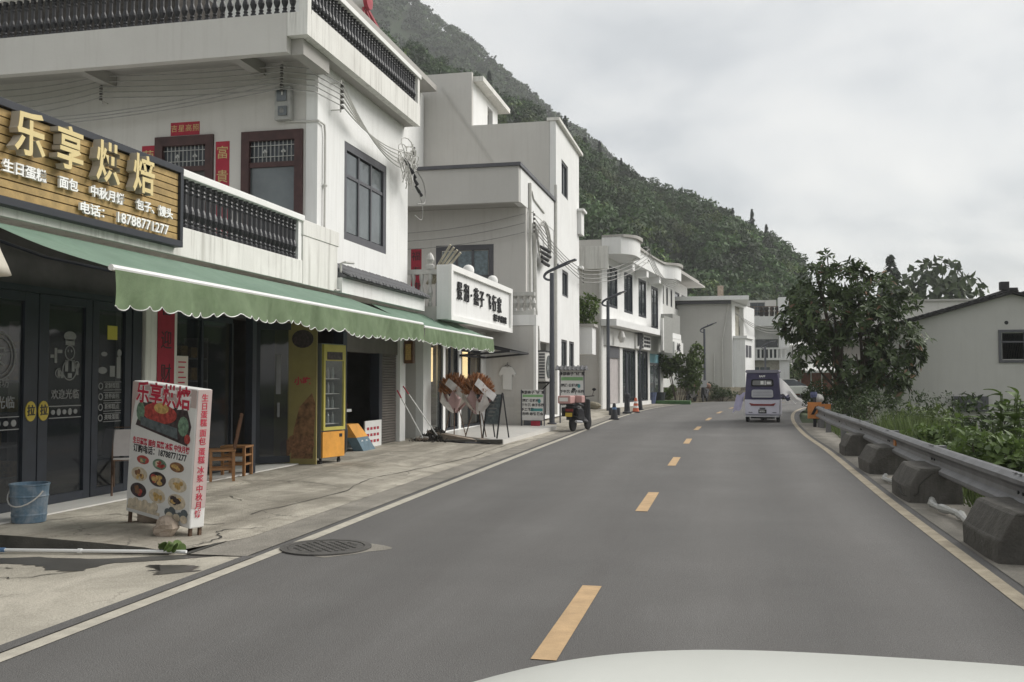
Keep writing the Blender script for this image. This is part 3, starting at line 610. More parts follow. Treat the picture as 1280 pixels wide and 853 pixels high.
for x, y0, y1, n in ((-9.6, 8.3, 11.3, 5), (-10.9, 6.0, 11.5, 6), (-10.2, 12.6, 16.6, 5)):
    m = MB(); [m.box(x, x + 0.5, y0, y1, 0.3 + 0.42 * k, 0.33 + 0.42 * k) for k in range(n)]; [m.box(x, x + 0.5, yy, yy + 0.04, 0.13, 0.3 + 0.42 * n) for yy in (y0, (y0 + y1) / 2, y1)]; m.obj('shop_shelf', 'canvas_grey', B1)
    q = random.Random(int(y0 * 10)); m = MB(); [m.box(x + 0.1, x + 0.46, y0 + 0.1 + 0.34 * i, y0 + 0.32 + 0.34 * i, 0.335 + 0.42 * k, 0.335 + 0.42 * k + q.uniform(.08, .26)) for k in range(n) for i in range(int((y1 - y0) / .36)) if q.random() < .75]; m.obj('shop_goods', 'food_gold', B1, 'stuff')
# bakery sliding doors: four leaves, each frame > pane and stickers
def glass_door(y0, y1, pane0, pane1, z1=2.6):
    w = MB(F); w.box(y0, pane0, -0.02, 0.05, 0.14, z1); w.box(pane1, y1, -0.02, 0.05, 0.14, z1); w.box(pane0, pane1, -0.018, 0.048, 0.14, 0.24); w.box(pane0, pane1, -0.018, 0.048, z1 - 0.1, z1)
    d = w.obj('glass_door', 'dark_frame', B1); MB(F).box(pane0, pane1, 0.008, 0.02, 0.24, z1 - 0.1).obj('pane', 'dark_glass', d); return d
glass_door(6.6, 8.0, 6.85, 7.85)
d1 = glass_door(8.02, 9.62, 8.25, 9.40)
d2 = glass_door(9.64, 10.58, 9.80, 10.46)
d3 = glass_door(10.60, 11.40, 10.72, 11.27)
m = MB(F); m.box(6.5, 11.62, -0.03, 0.06, 2.605, 2.68); m.box(11.42, 11.62, -0.03, 0.1, 0.14, 2.6); m.box(6.5, 11.4, -0.01, 0.05, 0.128, 0.139); m.each('door_frame', 'dark_frame', B1)
# stickers on the glass
m = MB(F); m.ring(9.02, 1.86, 0.27, 0.016, -0.004, 0.006); m.ring(9.02, 1.86, 0.215, 0.008, -0.004, 0.006); m.text('安', 9.02, 1.85, 0.26, 0.004, 0.004); m.text('烘焙坊', 9.02, 1.56, 0.12, 0.004, 0.004)
m.text('欢迎光临', 9.0, 1.34, 0.145, 0.004, 0.004, bold=0.01); m.box(8.6, 9.36, 0.0, 0.006, 1.18, 1.192); m.box(8.6, 9.36, 0.0, 0.006, 1.04, 1.052)
for k in range(6): m.disc(8.68 + k * 0.12, 1.115, 0.04, 0.03 + 0.01 * (k % 2), 0.0, 0.006, 10)
m.obj('door_sticker', 'decal', d1)
m = MB(F)
m.disc(10.20, 2.13, 0.11, 0.06, 0, 0.006, 16); m.box(10.12, 10.28, 0, 0.006, 2.02, 2.09); m.ring(10.20, 1.93, 0.09, 0.012, 0, 0.006, 20); m.disc(10.17, 1.95, 0.012, 0.016, 0, 0.006, 8); m.disc(10.23, 1.95, 0.012, 0.016, 0, 0.006, 8)
for a, b, c, d_ in [(10.12, 10.17, 1.70, 1.84), (10.24, 10.29, 1.70, 1.84), (10.17, 10.24, 1.62, 1.68), (9.93, 9.97, 1.80, 1.98), (9.86, 9.92, 1.86, 1.90), (9.98, 10.06, 1.92, 1.96), (10.33, 10.36, 1.66, 1.8), (9.99, 10.03, 1.62, 1.74), (10.05, 10.09, 1.62, 1.70)]: m.box(a, b, 0, 0.006, c, d_)
m.ring(10.0, 1.68, 0.055, 0.012, 0, 0.006, 14); m.ring(10.33, 1.78, 0.05, 0.012, 0, 0.006, 14); m.ring(10.2, 1.72, 0.13, 0.014, 0, 0.006, 20)
m.text('欢迎光临', 10.13, 1.42, 0.125, 0.004, 0.004, bold=0.01); m.box(9.85, 10.42, 0, 0.006, 1.28, 1.292); m.box(9.85, 10.42, 0, 0.006, 1.14, 1.152)
for k in range(5): m.disc(9.92 + k * 0.1, 1.215, 0.035, 0.03 + 0.012 * (k % 2), 0, 0.006, 10)
m.obj('door_sticker', 'decal', d2)
m = MB(F); m.disc(9.51, 1.24, 0.085, 0.115, -0.032, -0.021, 20); m.obj('pull_sign', 'decal_yellow', d1)
m = MB(F); m.text('拉', 9.51, 1.24, 0.13, 0.004, -0.033, bold=0.02); m.obj('pull_sign_text', 'black_ink', d1)
m = MB(F); m.disc(9.72, 1.24, 0.085, 0.115, -0.032, -0.021, 20); m.obj('pull_sign', 'decal_yellow', d2)
m = MB(F); m.text('拉', 9.72, 1.24, 0.13, 0.004, -0.033, bold=0.02); m.obj('pull_sign_text', 'black_ink', d2)
m = MB(F); m.box(10.92, 11.12, 0, 0.007, 2.12, 2.30); m.obj('notice', 'yellow_label', d3)
m = MB(F)
for k in range(4): z = 1.52 - k * 0.135; m.ring(10.80, z, 0.045, 0.012, 0, 0.006, 14); m.box(10.86, 11.22, 0, 0.006, z + 0.048, z + 0.056); m.box(10.86, 11.22, 0, 0.006, z - 0.056, z - 0.048); m.text(('定制蛋糕', '营养面包', '新鲜糕点', '美味蛋糕')[k], 11.03, z, 0.075, 0.004, 0.004, bold=0.01)
m.disc(10.86, 1.93, 0.06, 0.03, 0, 0.006, 12); m.disc(10.83, 1.72, 0.09, 0.045, 0, 0.006, 12); m.box(10.98, 11.08, 0, 0.006, 1.64, 1.78); m.disc(11.17, 1.95, 0.045, 0.05, 0, 0.006, 12); m.box(11.12, 11.2, 0, 0.006, 1.62, 1.9)
m.obj('door_sticker', 'decal', d3)
# second shop: fixed dark panes, post, open leaf
def pane_bay(y0, y1, x, n, z0=0.14, z1=2.6):
    G = WX(x); w = MB(G); w.box(y0, y1, 0, 0.05, z0, z0 + 0.1); w.box(y0, y1, 0, 0.05, z1 - 0.08, z1)
    for i in range(n + 1): yy = y0 + (y1 - y0) * i / n; w.box(yy - 0.03, yy + 0.03, -0.004, 0.054, z0 + 0.1, z1 - 0.08)
    d = w.obj('glass_front', 'dark_frame', B1)
    for i in range(n): a = y0 + (y1 - y0) * i / n; MB(G).box(a + 0.03, a + (y1 - y0) / n - 0.03, 0.02, 0.03, z0 + 0.1, z1 - 0.08).obj('pane', 'dark_glass', d)
pane_bay(12.46, 14.3, -7.9, 2)
m = MB(); m.box(-7.46, -7.34, 13.92, 14.05, 0.125, 2.62); m.obj('door_post', 'dark_frame', B1)
p, q = Vector((-8.02, 15.30, 0)), Vector((-7.33, 15.78, 0)); a = (q - p); L_ = a.length; h = math.atan2(a.y, a.x)
G = Matrix.Translation(p) @ Matrix.Rotation(h, 4, 'Z')
w = MB(G); w.box(0, 0.09, 0, 0.05, 0.15, 2.6); w.box(L_ - 0.15, L_, 0, 0.05, 0.15, 2.6); w.box(0.09, L_ - 0.15, 0.002, 0.048, 0.15, 0.27); w.box(0.09, L_ - 0.15, 0.002, 0.048, 2.48, 2.6); d = w.obj('glass_door', 'dark_frame', B1)
MB(G).box(0.09, L_ - 0.15, 0.02, 0.03, 0.27, 2.48).obj('pane', 'dark_glass', d)
m = MB(G); m.box(0.36, 0.44, -0.012, 0.0, 1.35, 2.05); m.box(0.38, 0.42, -0.05, -0.02, 0.95, 1.2); m.obj('door_handle', 'steel', d)
# roller shutter bay
m = MB(); m.box(-8.05, -7.80, 18.80, 22.05, 2.2, 2.615); m.obj('shutter_box', 'shutter', B1)
m = MB(); m.box(-7.98, -7.76, 20.70, 20.90, 0.12, 2.2); m.box(-7.98, -7.76, 18.6, 18.8, 0.12, 2.6); m.each('shutter_post', 'dark_frame', B1)
m = MB()
for k in range(34): z = 0.13 + k * 0.061; m.add([(-7.86, 20.9, z), (-7.86, 22.05, z), (-7.83, 22.05, z + 0.012), (-7.83, 20.9, z + 0.012), (-7.83, 22.05, z + 0.046), (-7.83, 20.9, z + 0.046), (-7.86, 22.05, z + 0.0605), (-7.86, 20.9, z + 0.0605)], [(0, 1, 2, 3), (3, 2, 4, 5), (5, 4, 6, 7)])
m.obj('roller_shutter', 'shutter', B1)
# terrace over the shops
m = MB(); m.box(-16, -7.3, 4, 17.18, 3.305, 3.45); m.box(-16, -7.7, 17.18, 22.46, 3.305, 3.45); m.obj('terrace_slab', 'stained_white', B1)
m = MB(); m.box(-7.46, -7.296, 4, 15.62, 3.29, 3.70); m.obj('ledge', 'stained_white', B1, bevel=0.008)
m = MB(); m.box(-7.62, -7.29, 15.62, 17.16, 3.285, 4.15); m.obj('end_block', 'stained_white', B1, bevel=0.008)
m = MB(); m.box(-7.64, -7.275, 15.60, 17.20, 4.152, 4.43); m.obj('block_cap', 'stained_white', B1, bevel=0.008)
m = MB(); m.box(-7.50, -7.27, 4, 15.66, 4.395, 4.50); m.each('handrail', 'rail_white', B1, bevel=0.01)
m = MB(); m.box(-7.44, -7.31, 15.47, 15.60, 3.70, 4.395); m.each('rail_post', 'rail_white', B1)
BP = [(0.052, 0), (0.052, 0.05), (0.03, 0.075), (0.045, 0.1), (0.03, 0.125), (0.05, 0.17), (0.062, 0.215), (0.055, 0.26), (0.034, 0.32), (0.036, 0.47), (0.046, 0.50), (0.034, 0.53), (0.046, 0.56), (0.036, 0.585), (0.05, 0.62), (0.05, 0.665)]
bal = MB(); bal.lathe(BP, n=9); bal0 = bal.obj('baluster', 'baluster_black', B1, smooth=False)
def balusters(y0, y1, n, z, x, hs, axis='y'):
    for i in range(n):
        v = y0 + (y1 - y0) * (i + 0.5) / n
        xf = Matrix.Translation((x, v, z) if axis == 'y' else (v, x, z)) @ Matrix.Rotation(i * 0.7, 4, 'Z') @ Matrix.Diagonal((1, 1, hs, 1))
        piece(bal0, B1, xf)
bal0.matrix_basis = Matrix.Translation((-7.38, 15.42, 3.70)) @ Matrix.Diagonal((1, 1, 1.04, 1))
balusters(8.3, 15.35, 45, 3.70, -7.38, 1.04)
# first floor walls
m = MB(WX(-7.7)); m.wall(17.1, 22.46, 3.45, 7.8, [(18.44, 20.94, 4.5, 6.55)], t=0.24); m.obj('wall', 'white_wall', B1)
m = MB(WY(17.1)); m.wall(-16, -7.945, 3.45, 7.8, [(-11.19, -9.90, 3.47, 6.46), (-9.29, -7.99, 3.47, 6.46), (-13.0, -12.2, 5.4, 6.5)], t=0.24); m.obj('wall', 'shaded_white', B1)
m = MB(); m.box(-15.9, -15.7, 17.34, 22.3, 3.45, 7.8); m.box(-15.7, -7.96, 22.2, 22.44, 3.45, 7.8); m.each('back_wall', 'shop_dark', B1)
window(B1, WX(-7.7), 18.44, 20.94, 4.5, 6.55, 3, (0, 0.70, 1.0), 0.16, 0.07, 'grey_frame', 'glass_grey', y=0.03)
def red_window(x0, x1, z0, z1, gm):
    G = WY(17.1); m = MB(G)
    m.box(x0, x0 + 0.17, -0.05, 0.1, z0, z1); m.box(x1 - 0.17, x1, -0.05, 0.1, z0, z1); m.box(x0 + 0.17, x1 - 0.17, -0.048, 0.098, z1 - 0.19, z1); m.box(x0 + 0.17, x1 - 0.17, -0.03, 0.08, z0, z0 + 0.12)
    m.box(x0 + 0.17, x1 - 0.17, -0.02, 0.08, 5.75, 5.85); w = m.obj('carved_window', 'red_wood', B1)
    MB(G).box(x0 + 0.17, x1 - 0.17, 0.03, 0.042, z0 + 0.12, 5.75).obj('pane', gm, w); MB(G).box(x0 + 0.17, x1 - 0.17, 0.05, 0.062, 5.85, z1 - 0.19).obj('pane', 'glass_window', w)
    m = MB(G); n = 11
    for i in range(1, n): xx = x0 + 0.17 + (x1 - x0 - 0.34) * i / n; m.box(xx - 0.005, xx + 0.005, 0.005, 0.02, 5.85, z1 - 0.19)
    for k in (5.95, 6.17): m.box(x0 + 0.17, x1 - 0.17, 0.007, 0.023, k, k + 0.014)
    for k in (0.4, 0.7):
        cx = x0 + (x1 - x0) * k - 0.03
        for dx, dz in ((0, 0.03), (0.03, 0), (-0.03, 0)): m.disc(cx + dx, 6.05 + dz, 0.022, 0.022, -0.006, 0.004, 8)
        m.box(cx - 0.006, cx + 0.006, -0.006, 0.004, 5.96, 6.04)
    m.obj('grille', 'meter_case', w)
    return w
rw = red_window(-11.19, -9.90, 3.47, 6.46, 'shop_dark'); rw2 = red_window(-9.29, -7.99, 3.47, 6.46, 'glass_grey')
MB(WY(17.1)).box(-8.62, -8.59, 0.045, 0.05, 4.3, 5.7).obj('light_reflection', 'decal', rw2) if False else None
window(B1, WY(17.1), -13.0, -12.2, 5.4, 6.5, 1, (0, 1), 0.08)
# roof slab with parapet beams and balustrade
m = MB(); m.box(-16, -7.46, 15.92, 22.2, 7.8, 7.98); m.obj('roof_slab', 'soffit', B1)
m = MB(); m.box(-16, -7.70, 15.74, 15.92, 7.50, 8.215); m.obj('front_beam', 'shaded_white', B1)
m = MB(); m.box(-7.698, -7.30, 15.742, 15.918, 7.79, 8.212); m.box(-7.46, -7.298, 15.92, 22.2, 7.79, 8.30); m.each('side_beam', 'stained_white', B1)
m = MB(); m.box(-7.46, -7.30, 15.744, 15.90, 8.212, 9.03); m.box(-7.45, -7.31, 22.04, 22.19, 8.30, 8.95); m.each('rail_post', 'stained_white', B1)
m = MB(); m.box(-7.49, -7.27, 15.90, 22.22, 8.95, 9.06); m.box(-16, -7.46, 15.72, 15.94, 8.95, 9.06); m.each('handrail', 'rail_white', B1, bevel=0.01)
m = MB(); m.box(-7.70, -7.46, 15.93, 17.09, 7.50, 7.795); m.box(-9.0, -8.8, 15.93, 17.09, 7.55, 7.795); m.box(-12.3, -12.1, 15.93, 17.09, 7.55, 7.795); m.each('ceiling_beam', 'soffit', B1)
balusters(16.0, 22.0, 38, 8.30, -7.38, 0.98); balusters(-15.0, -7.55, 48, 8.215, 15.83, 1.1, 'x')
# upper storey set back on the roof, dark shed at the left
m = MB(); m.box(-16, -10.6, 19.5, 22.4, 7.98, 8.7); m.obj('roof_room', 'shaded_white', B1)
m = MB(); m.box(-16, -10.4, 19.2, 22.4, 8.702, 8.80); m.obj('roof_room_slab', 'stained_white', B1)
m = MB(); m.box(-19, -11.0, 17.5, 19.4, 7.98, 9.9); m.obj('roof_shed', 'mop_dark', B1)
# tiled lean-to above the right-hand shop and its fascia
m = MB(); m.box(-7.69, -7.2, 17.17, 22.3, 3.27, 3.33); m.box(-7.3, -7.2, 17.17, 22.3, 3.33, 3.56); m.each('fascia', 'white_wall', B1)
m = MB(); m.hexa([(-7.70, 17.2, 3.57), (-7.12, 17.2, 3.57), (-7.12, 22.3, 3.57), (-7.70, 22.3, 3.57), (-7.70, 17.2, 3.90), (-7.10, 17.2, 3.585), (-7.10, 22.3, 3.585), (-7.70, 22.3, 3.90)]); m.obj('eave_board', 'tile_grey', B1)
tm = MB(); vsx = []
for i in range(2):
    for k in range(7): a = math.pi * k / 6; vsx.append((-7.71 + 0.66 * i, 0.062 * math.cos(a), 3.905 - 0.335 * i + 0.055 * math.sin(a)))
tm.add(vsx, [(k, k + 1, 8 + k, 7 + k) for k in range(6)] + [tuple(range(7, 14))]); t0 = tm.obj('roof_tile', 'tile_grey', B1)
t0.matrix_basis = Matrix.Translation((0, 17.28, 0.012))
for i in range(1, 37): piece(t0, B1, Matrix.Translation((0.01 * ((i * 7) % 3), 17.28 + i * 0.138, 0.012 + 0.004 * ((i * 5) % 3))))
# downpipe at the corner
t = thing('downpipe', 'thin grey downpipe on the bakery house corner from meter to terrace', 'pipe', (-7.66, 17.4, 4.4))
m = MB(); m.tube([(-8.35, 17.07, 6.62), (-7.95, 17.07, 6.60), (-7.67, 17.08, 6.60), (-7.655, 17.32, 6.58), (-7.655, 17.36, 6.4), (-7.655, 17.36, 4.44)], 0.022, 6); m.obj('pipe', 'conduit', t)
m = MB(); m.tube([(-7.655, 17.33, 5.4), (-7.655, 17.42, 5.4)], 0.03); m.obj('clip', 'conduit', t)
t = thing('drain_spout', 'small pale drain pipe bending out below the end of the lower balustrade', 'pipe', (-7.25, 17.2, 3.3))
m = MB(); m.tube([(-7.26, 17.0, 3.30), (-7.25, 17.23, 3.32), (-7.25, 17.23, 3.84), (-7.17, 17.24, 3.86), (-7.1, 17.5, 3.87)], 0.026, 7); m.obj('pipe', 'conduit', t)

# ------------------------------------------------------------------ signboard of the bakery
t = thing('bakery_sign', 'long wood slat signboard with large gold characters above the green awning', 'sign', (-7.2, 10, 3.4))
Fs = WX(-7.2)
m = MB(Fs); z0, z1, y0, y1 = 3.385, 4.47, 5.2, 11.62
m.box(y0, y1, -0.03, 0.1, z0, z0 + 0.085); m.box(y0, y1, -0.03, 0.1, z1 - 0.085, z1); m.box(y1 - 0.07, y1, -0.029, 0.099, z0 + 0.085, z1 - 0.085); m.box(y0, y0 + 0.07, -0.029, 0.099, z0 + 0.085, z1 - 0.085); m.box(y0 + 0.07, y1 - 0.07, 0.05, 0.098, z0 + 0.085, z1 - 0.085); m.obj('frame', 'sign_frame', t, bevel=0.006)
ns = 10; zz0 = z0 + 0.09; dz = (z1 - z0 - 0.18) / ns
for k in range(ns):
    m = MB(Fs); m.box(y0 + 0.072, y1 - 0.072, 0.012 + 0.002 * (k % 2), 0.046, zz0 + dz * k + 0.007, zz0 + dz * (k + 1) - 0.007); m.obj('slat', 'sign_wood', t)
for ch, yc, zc_ in [('乐', 8.575, 4.125), ('享', 9.20, 4.12), ('烘', 9.87, 4.115), ('焙', 10.575, 4.12)]:
    MB(Fs).text(ch, yc, zc_, 0.50, 0.10, -0.02, bold=0.017, sx=0.92).obj('letter_side', 'gold_side', t)
    MB(Fs).text(ch, yc, zc_, 0.50, 0.006, -0.121, bold=0.018, sx=0.92).obj('letter', 'gold_letter', t)
for tx, yc, zc_, sz in [('生日蛋糕', 8.61, 3.775, 0.142), ('面包', 9.29, 3.775, 0.142), ('中秋月饼', 9.98, 3.78, 0.142), ('包子、馒头', 10.95, 3.78, 0.142)]:
    MB(Fs).text(tx, yc, zc_, sz, 0.03, -0.012, bold=0.02, sx=1.14).obj('lettering', 'white_letter', t)
MB(Fs).text('电话：', 9.76, 3.556, 0.142, 0.03, -0.012, bold=0.018, sx=1.35).obj('lettering', 'white_letter', t)
MB(Fs).text('18788771277', 10.70, 3.556, 0.178, 0.03, -0.012, bold=0.008, sx=1.14).obj('lettering', 'white_letter', t)

# ------------------------------------------------------------------ awnings
def awning(label, y0, y1, xw, zw, xr, zr, drop, scal, seed, group):
    r = random.Random(seed); t = thing('awning', label, 'awning', (xw, (y0 + y1) / 2, zw), group=group)
    m = MB(); nu, nv = 60, 8
    na = max(3, int((y1 - y0) / 2.2)); sagz = lambda u, v: -(0.025 + 0.05 * math.sin(math.pi * ((u * na) % 1)) ** 2) * math.sin(math.pi * v) - 0.012 * math.sin(u * 61 + 3 * v) * math.sin(math.pi * v)
    def top(u, v): return (xw + (xr - xw) * v, y0 + (y1 - y0) * u, zw + (zr - zw) * v + sagz(u, v))
    m.grid(top, nu, nv); m.obj('fabric', 'awning', t, smooth=True)
    m = MB(); m.tube([(xr, y0 - 0.02, zr), (xr, y1 + 0.02, zr)], 0.032, 8); m.obj('front_bar', 'white_metal', t)
    m = MB(); N_ = int((y1 - y0) / scal); M_ = N_ * 8; ph = [r.uniform(0, 6.28) for _ in range(4)]
    def val(u, v):
        y = y0 + (y1 - y0) * u; s = (u * N_ + .18 * math.sin(u * 23 + ph[1])) % 1
        edge = drop * (0.80 + 0.20 * math.sqrt(max(0, math.sin(math.pi * s)))) + 0.03 * math.sin(u * 9 + ph[0]) + 0.018 * math.sin(u * 37 + ph[2])
        w = 0.03 * math.sin(u * 41 + ph[1]) + 0.022 * math.sin(u * 97 + ph[2]) + 0.025 * math.sin(u * 17 + ph[3]) + 0.012 * math.sin(u * 190 + v * 4)
        return (xr + 0.035 + w * v + 0.02 * v, y + 0.03 * v * math.sin(u * 55), zr - 0.02 - edge * v)
    m.grid(val, M_, 5); o = m.obj('valance', 'valance', t, smooth=True)
    P = [val(i / M_, 1.0) for i in range(M_ + 1)]; m = MB(); m.tube([(x, y, z) for x, y, z in P], 0.006, 4); m.obj('trim', 'white_metal', o)
    m = MB(); n = max(3, int((y1 - y0) / 2.2))
    for i in range(n + 1): y = y0 + 0.02 + (y1 - y0 - 0.04) * i / n; m.tube([(xw - 0.05, y, zw - 0.14), (xw + (xr - xw) * 0.5, y, (zw + zr) / 2 - 0.14), (xr - 0.02, y, zr - 0.03)], 0.018, 6)
    m.each('support_arm', 'dark_frame', t); return t
awning('long green awning with scalloped edge over the bakery front', 8.17, 17.8, -7.32, 3.22, -5.80, 2.685, 0.35, 0.26, 3, 'green awnings')
awning('short green awning to the left of the white flower shop sign', 19.0, 24.9, -7.36, 3.22, -6.15, 2.70, 0.36, 0.27, 5, 'green awnings')

# couplets, meter, wires
def couplet(label, G, x0, x1, z0, z1, text, vert, ts, ink, depth=0.006):
    t = MB(G).box(x0, x1, -depth, -0.001, z0, z1).obj('couplet', 'red_paper', None, label=label, cat='banner')
    m = MB(G); n = len(text)
    for i, ch in enumerate(text):
        if vert: m.text(ch, (x0 + x1) / 2, z1 - (z1 - z0) * (i + 0.5) / n, ts, 0.002, -depth - 0.003)
        else: m.text(ch, x0 + (x1 - x0) * (i + 0.5) / n, (z0 + z1) / 2, ts, 0.002, -depth - 0.003)
    m.obj('lettering', ink, t); return t
couplet('small red banner with gold characters above the carved wooden window', WY(17.1), -10.86, -10.22, 6.48, 6.745, '吉星高照', False, 0.15, 'gold_ink')
couplet('red couplet with gold characters on the right side of the carved window', WY(17.1), -9.86, -9.56, 4.4, 6.31, '富貴平安', True, 0.27, 'gold_ink')
couplet('red couplet half hidden by the signboard on the left of the carved window', WY(17.1), -11.50, -11.21, 4.4, 6.31, '荣华吉祥', True, 0.27, 'gold_ink')
couplet('dark red couplet on the pillar beside the bakery glass doors', WX(-7.735), 11.92, 12.34, 0.5, 2.85, '喜迎财神到', True, 0.28, 'black_ink')
t = thing('electric_meter', 'grey electricity meter box hung high on the wall above the carved window', 'meter', (-8.36, 17.0, 6.6))
m = MB(); m.box(-8.53, -8.20, 16.93, 17.09, 6.62, 7.28); m.obj('case', 'meter_case', t, bevel=0.02)
m = MB(); m.box(-8.47, -8.27, 16.905, 16.932, 6.98, 7.2); m.box(-8.44, -8.26, 16.90, 16.932, 6.7, 6.88); m.obj('window', 'glass_grey', t); m = MB(); m.ball((-8.36, 16.92, 6.79), (0.07, 0.03, 0.07)); m.obj('dial', 'decal', t)
def bracket(name, label, pos, ax, n=5, hgt=0.55):
    t = thing(name, label, 'bracket', pos); x, y, z = pos; m = MB()
    m.bar((x, y, z - hgt / 2 - 0.05), (x, y, z + hgt / 2 + 0.05), 0.025); m.bar((x, y, z - hgt / 2), (x - ax[0] * 0.25, y - ax[1] * 0.25, z - hgt / 2), 0.02); m.bar((x, y, z + hgt / 2), (x - ax[0] * 0.25, y - ax[1] * 0.25, z + hgt / 2), 0.02); m.obj('rack', 'conduit', t)
    for i in range(n): m = MB(); m.lathe([(0.015, -0.045), (0.04, -0.035), (0.026, -0.01), (0.04, 0.015), (0.015, 0.04)], (x + ax[0] * 0.03, y + ax[1] * 0.03, z - hgt / 2 + hgt * (i + 0.5) / n), 8); m.obj('insulator', 'iron', t)
    return [(x + ax[0] * 0.06, y + ax[1] * 0.06, z - hgt / 2 + hgt * (i + 0.5) / n) for i in range(n)]
A_ = bracket('insulator_rack', 'rack of insulators under the roof slab above the carved window', (-12.3, 16.9, 7.5), (0, -1), 5)
B_ = bracket('insulator_rack', 'rack of insulators left of the bakery house corner', (-8.35, 16.9, 7.42), (0, -1), 5)
C_ = bracket('insulator_rack', 'rack of insulators on the road side of the bakery house corner', (-7.5, 17.75, 7.26), (1, 0), 5)
E_ = bracket('insulator_rack', 'rack of insulators at the far end of the bakery house wall', (-7.5, 22.25, 7.05), (1, 0), 5)
def wires(label, sets, r=0.012, m_='wire_grey'):
    m = MB()
    for p in sets: m.tube(p, r, 5)
    return m.obj('cable', m_, None, label=label, cat='cable')
wires('row of grey cables strung along the wall under the roof slab', [sag(a, b, 0.05) for a, b in zip(A_, B_)] + [sag((-16, 16.85, a[2] - 0.25 + 0.05 * i), a, 0.12) for i, a in enumerate(A_)] + [sag((-15.9, 16.8, 6.8 + 0.12 * i), b, 0.16 + 0.05 * i) for i, b in enumerate(B_[:3])])
wires('cables bending round the corner of the bakery house', [[b, (-7.7, 16.95, (b[2] + c[2]) / 2 + 0.01), c] for b, c in zip(B_, C_)], 0.012)
wires('pale cables sagging down the road side wall of the bakery house', [sag(c, (-7.42, 21.2, 6.95 - 0.1 * i), 0.16 + 0.03 * i) for i, c in enumerate(C_)], 0.016, 'conduit')
t = thing('cable_knot', 'tangled coil of cables with black joints at the end of the bakery wall', 'cable', (-7.4, 21.6, 6.8)); rr = random.Random(12)
m = MB()
for k in range(22):
    c = Vector((-7.38 + rr.uniform(-.05, .12), 21.5 + rr.uniform(-.45, .45), 6.72 + rr.uniform(-.35, .35))); a = rr.uniform(0.12, 0.34); b = rr.uniform(0.18, 0.42); ph = rr.uniform(0, 6)
    m.tube([c + Vector((0.05 * math.sin(2 * q_ + ph), a * math.cos(q_ + ph), b * math.sin(q_))) for q_ in [j * 0.45 for j in range(11)]], 0.014, 5)
m.obj('coil', 'conduit', t)
for k in range(7):
    c = Vector((-7.34, 21.5 + 0.16 * k - 0.3, 6.75 - 0.09 * k + rr.uniform(-.1, .1))); m = MB(); m.tube([c, c + Vector((0.02, 0.22, -0.1))], [0.03, 0.045], 7); m.obj('joint', 'wire_black', t)
m = MB(); m.tube(spline([(-7.36, 21.9, 6.75), (-7.3, 22.5, 6.45), (-7.3, 22.6, 6.0), (-7.3, 22.0, 5.85)], 5), 0.016, 5); m.tube(spline([(-7.36, 22.1, 6.3), (-7.3, 22.4, 5.9), (-7.35, 22.5, 5.55), (-7.4, 22.1, 5.6)], 5), 0.012, 5); m.obj('loop', 'wire_grey', t)
# solar water heater on the roof
t = thing('solar_heater', 'solar water heater with red round end and red sloping frame on the roof', 'water heater', (-11.3, 28.6, 13.12))
m = MB(Matrix.Translation((-2.14, 7.5, 3.28))); m.lathe([(0.26, 0), (0.26, 1.7)], (-10.75, 21.0, 10.42), 20, 'x'); m.obj('tank', 'ac_white', t, smooth=False)
m = MB(Matrix.Translation((-2.14, 7.5, 3.28))); m.lathe([(0.001, 0), (0.275, 0.0), (0.285, 0.06), (0.27, 0.13), (0.001, 0.15)], (-9.06, 21.0, 10.42), 20, 'x'); m.obj('end_cap', 'heater_red', t)
m = MB(Matrix.Translation((-2.14, 7.5, 3.28))); m.bar((-9.1, 21.0, 10.3), (-9.1, 22.4, 9.9), 0.09); m.bar((-9.1, 20.9, 10.2), (-9.1, 20.9, 9.86), 0.07); m.bar((-9.1, 21.05, 10.2), (-9.1, 21.6, 9.86), 0.07); m.bar((-10.6, 21.0, 10.3), (-10.6, 22.4, 9.9), 0.09); m.bar((-10.6, 20.9, 10.2), (-10.6, 20.9, 9.86), 0.07); m.bar((-9.1, 22.38, 9.91), (-10.6, 22.38, 9.91), 0.07); m.obj('stand', 'heater_red', t)
for k in range(9): m = MB(Matrix.Translation((-2.14, 7.5, 3.28))); x = -9.25 - k * 0.15; m.tube([(x, 21.15, 10.28), (x, 22.32, 9.95)], 0.028, 6); m.obj('glass_tube', 'wire_black', t)
# ================================================================== house with the flower shop
B2 = thing('flower_shop_house', 'white stepped house with stair tower over the flower shop', 'building', (-8, 28, 0))
# ground floor: front set back under the sign, wall towards us with the t-shirt
m = MB(WX(-7.55)); m.wall(23.3, 29.75, 0.05, 3.35, [(23.95, 25.05, 0.2, 2.6), (25.25, 26.6, 0.2, 2.6), (26.85, 29.2, 0.2, 2.5)], t=0.2); m.obj('shop_front', 'white_wall', B2)
m = MB(WY(29.75)); m.wall(-7.75, -5.93, 0.05, 3.32, t=0.2); m.each('side_wall', 'shaded_white', B2)
m = MB(WY(23.3)); m.wall(-12, -7.75, 0.05, 3.1, t=0.2); m.each('side_wall', 'shaded_white', B2)
m = MB(); m.box(-7.55, -5.90, 29.72, 30.2, 3.325, 3.66); m.obj('parapet', 'white_wall', B2)
m = MB(); m.box(-5.99, -5.90, 29.71, 29.98, 0.05, 3.32); m.obj('corner_strip', 'rail_white', B2)
m = MB(); m.box(-12, -7.76, 23.5, 29.7, 0.06, 0.15); m.obj('shop_floor', 'tile_floor', B2)
m = MB(); m.box(-10.6, -10.45, 23.6, 29.7, 0.15, 3.1); m.box(-10.4, -7.8, 29.55, 29.7, 0.15, 3.1); m.each('shop_wall', 'paper_cream', B2)
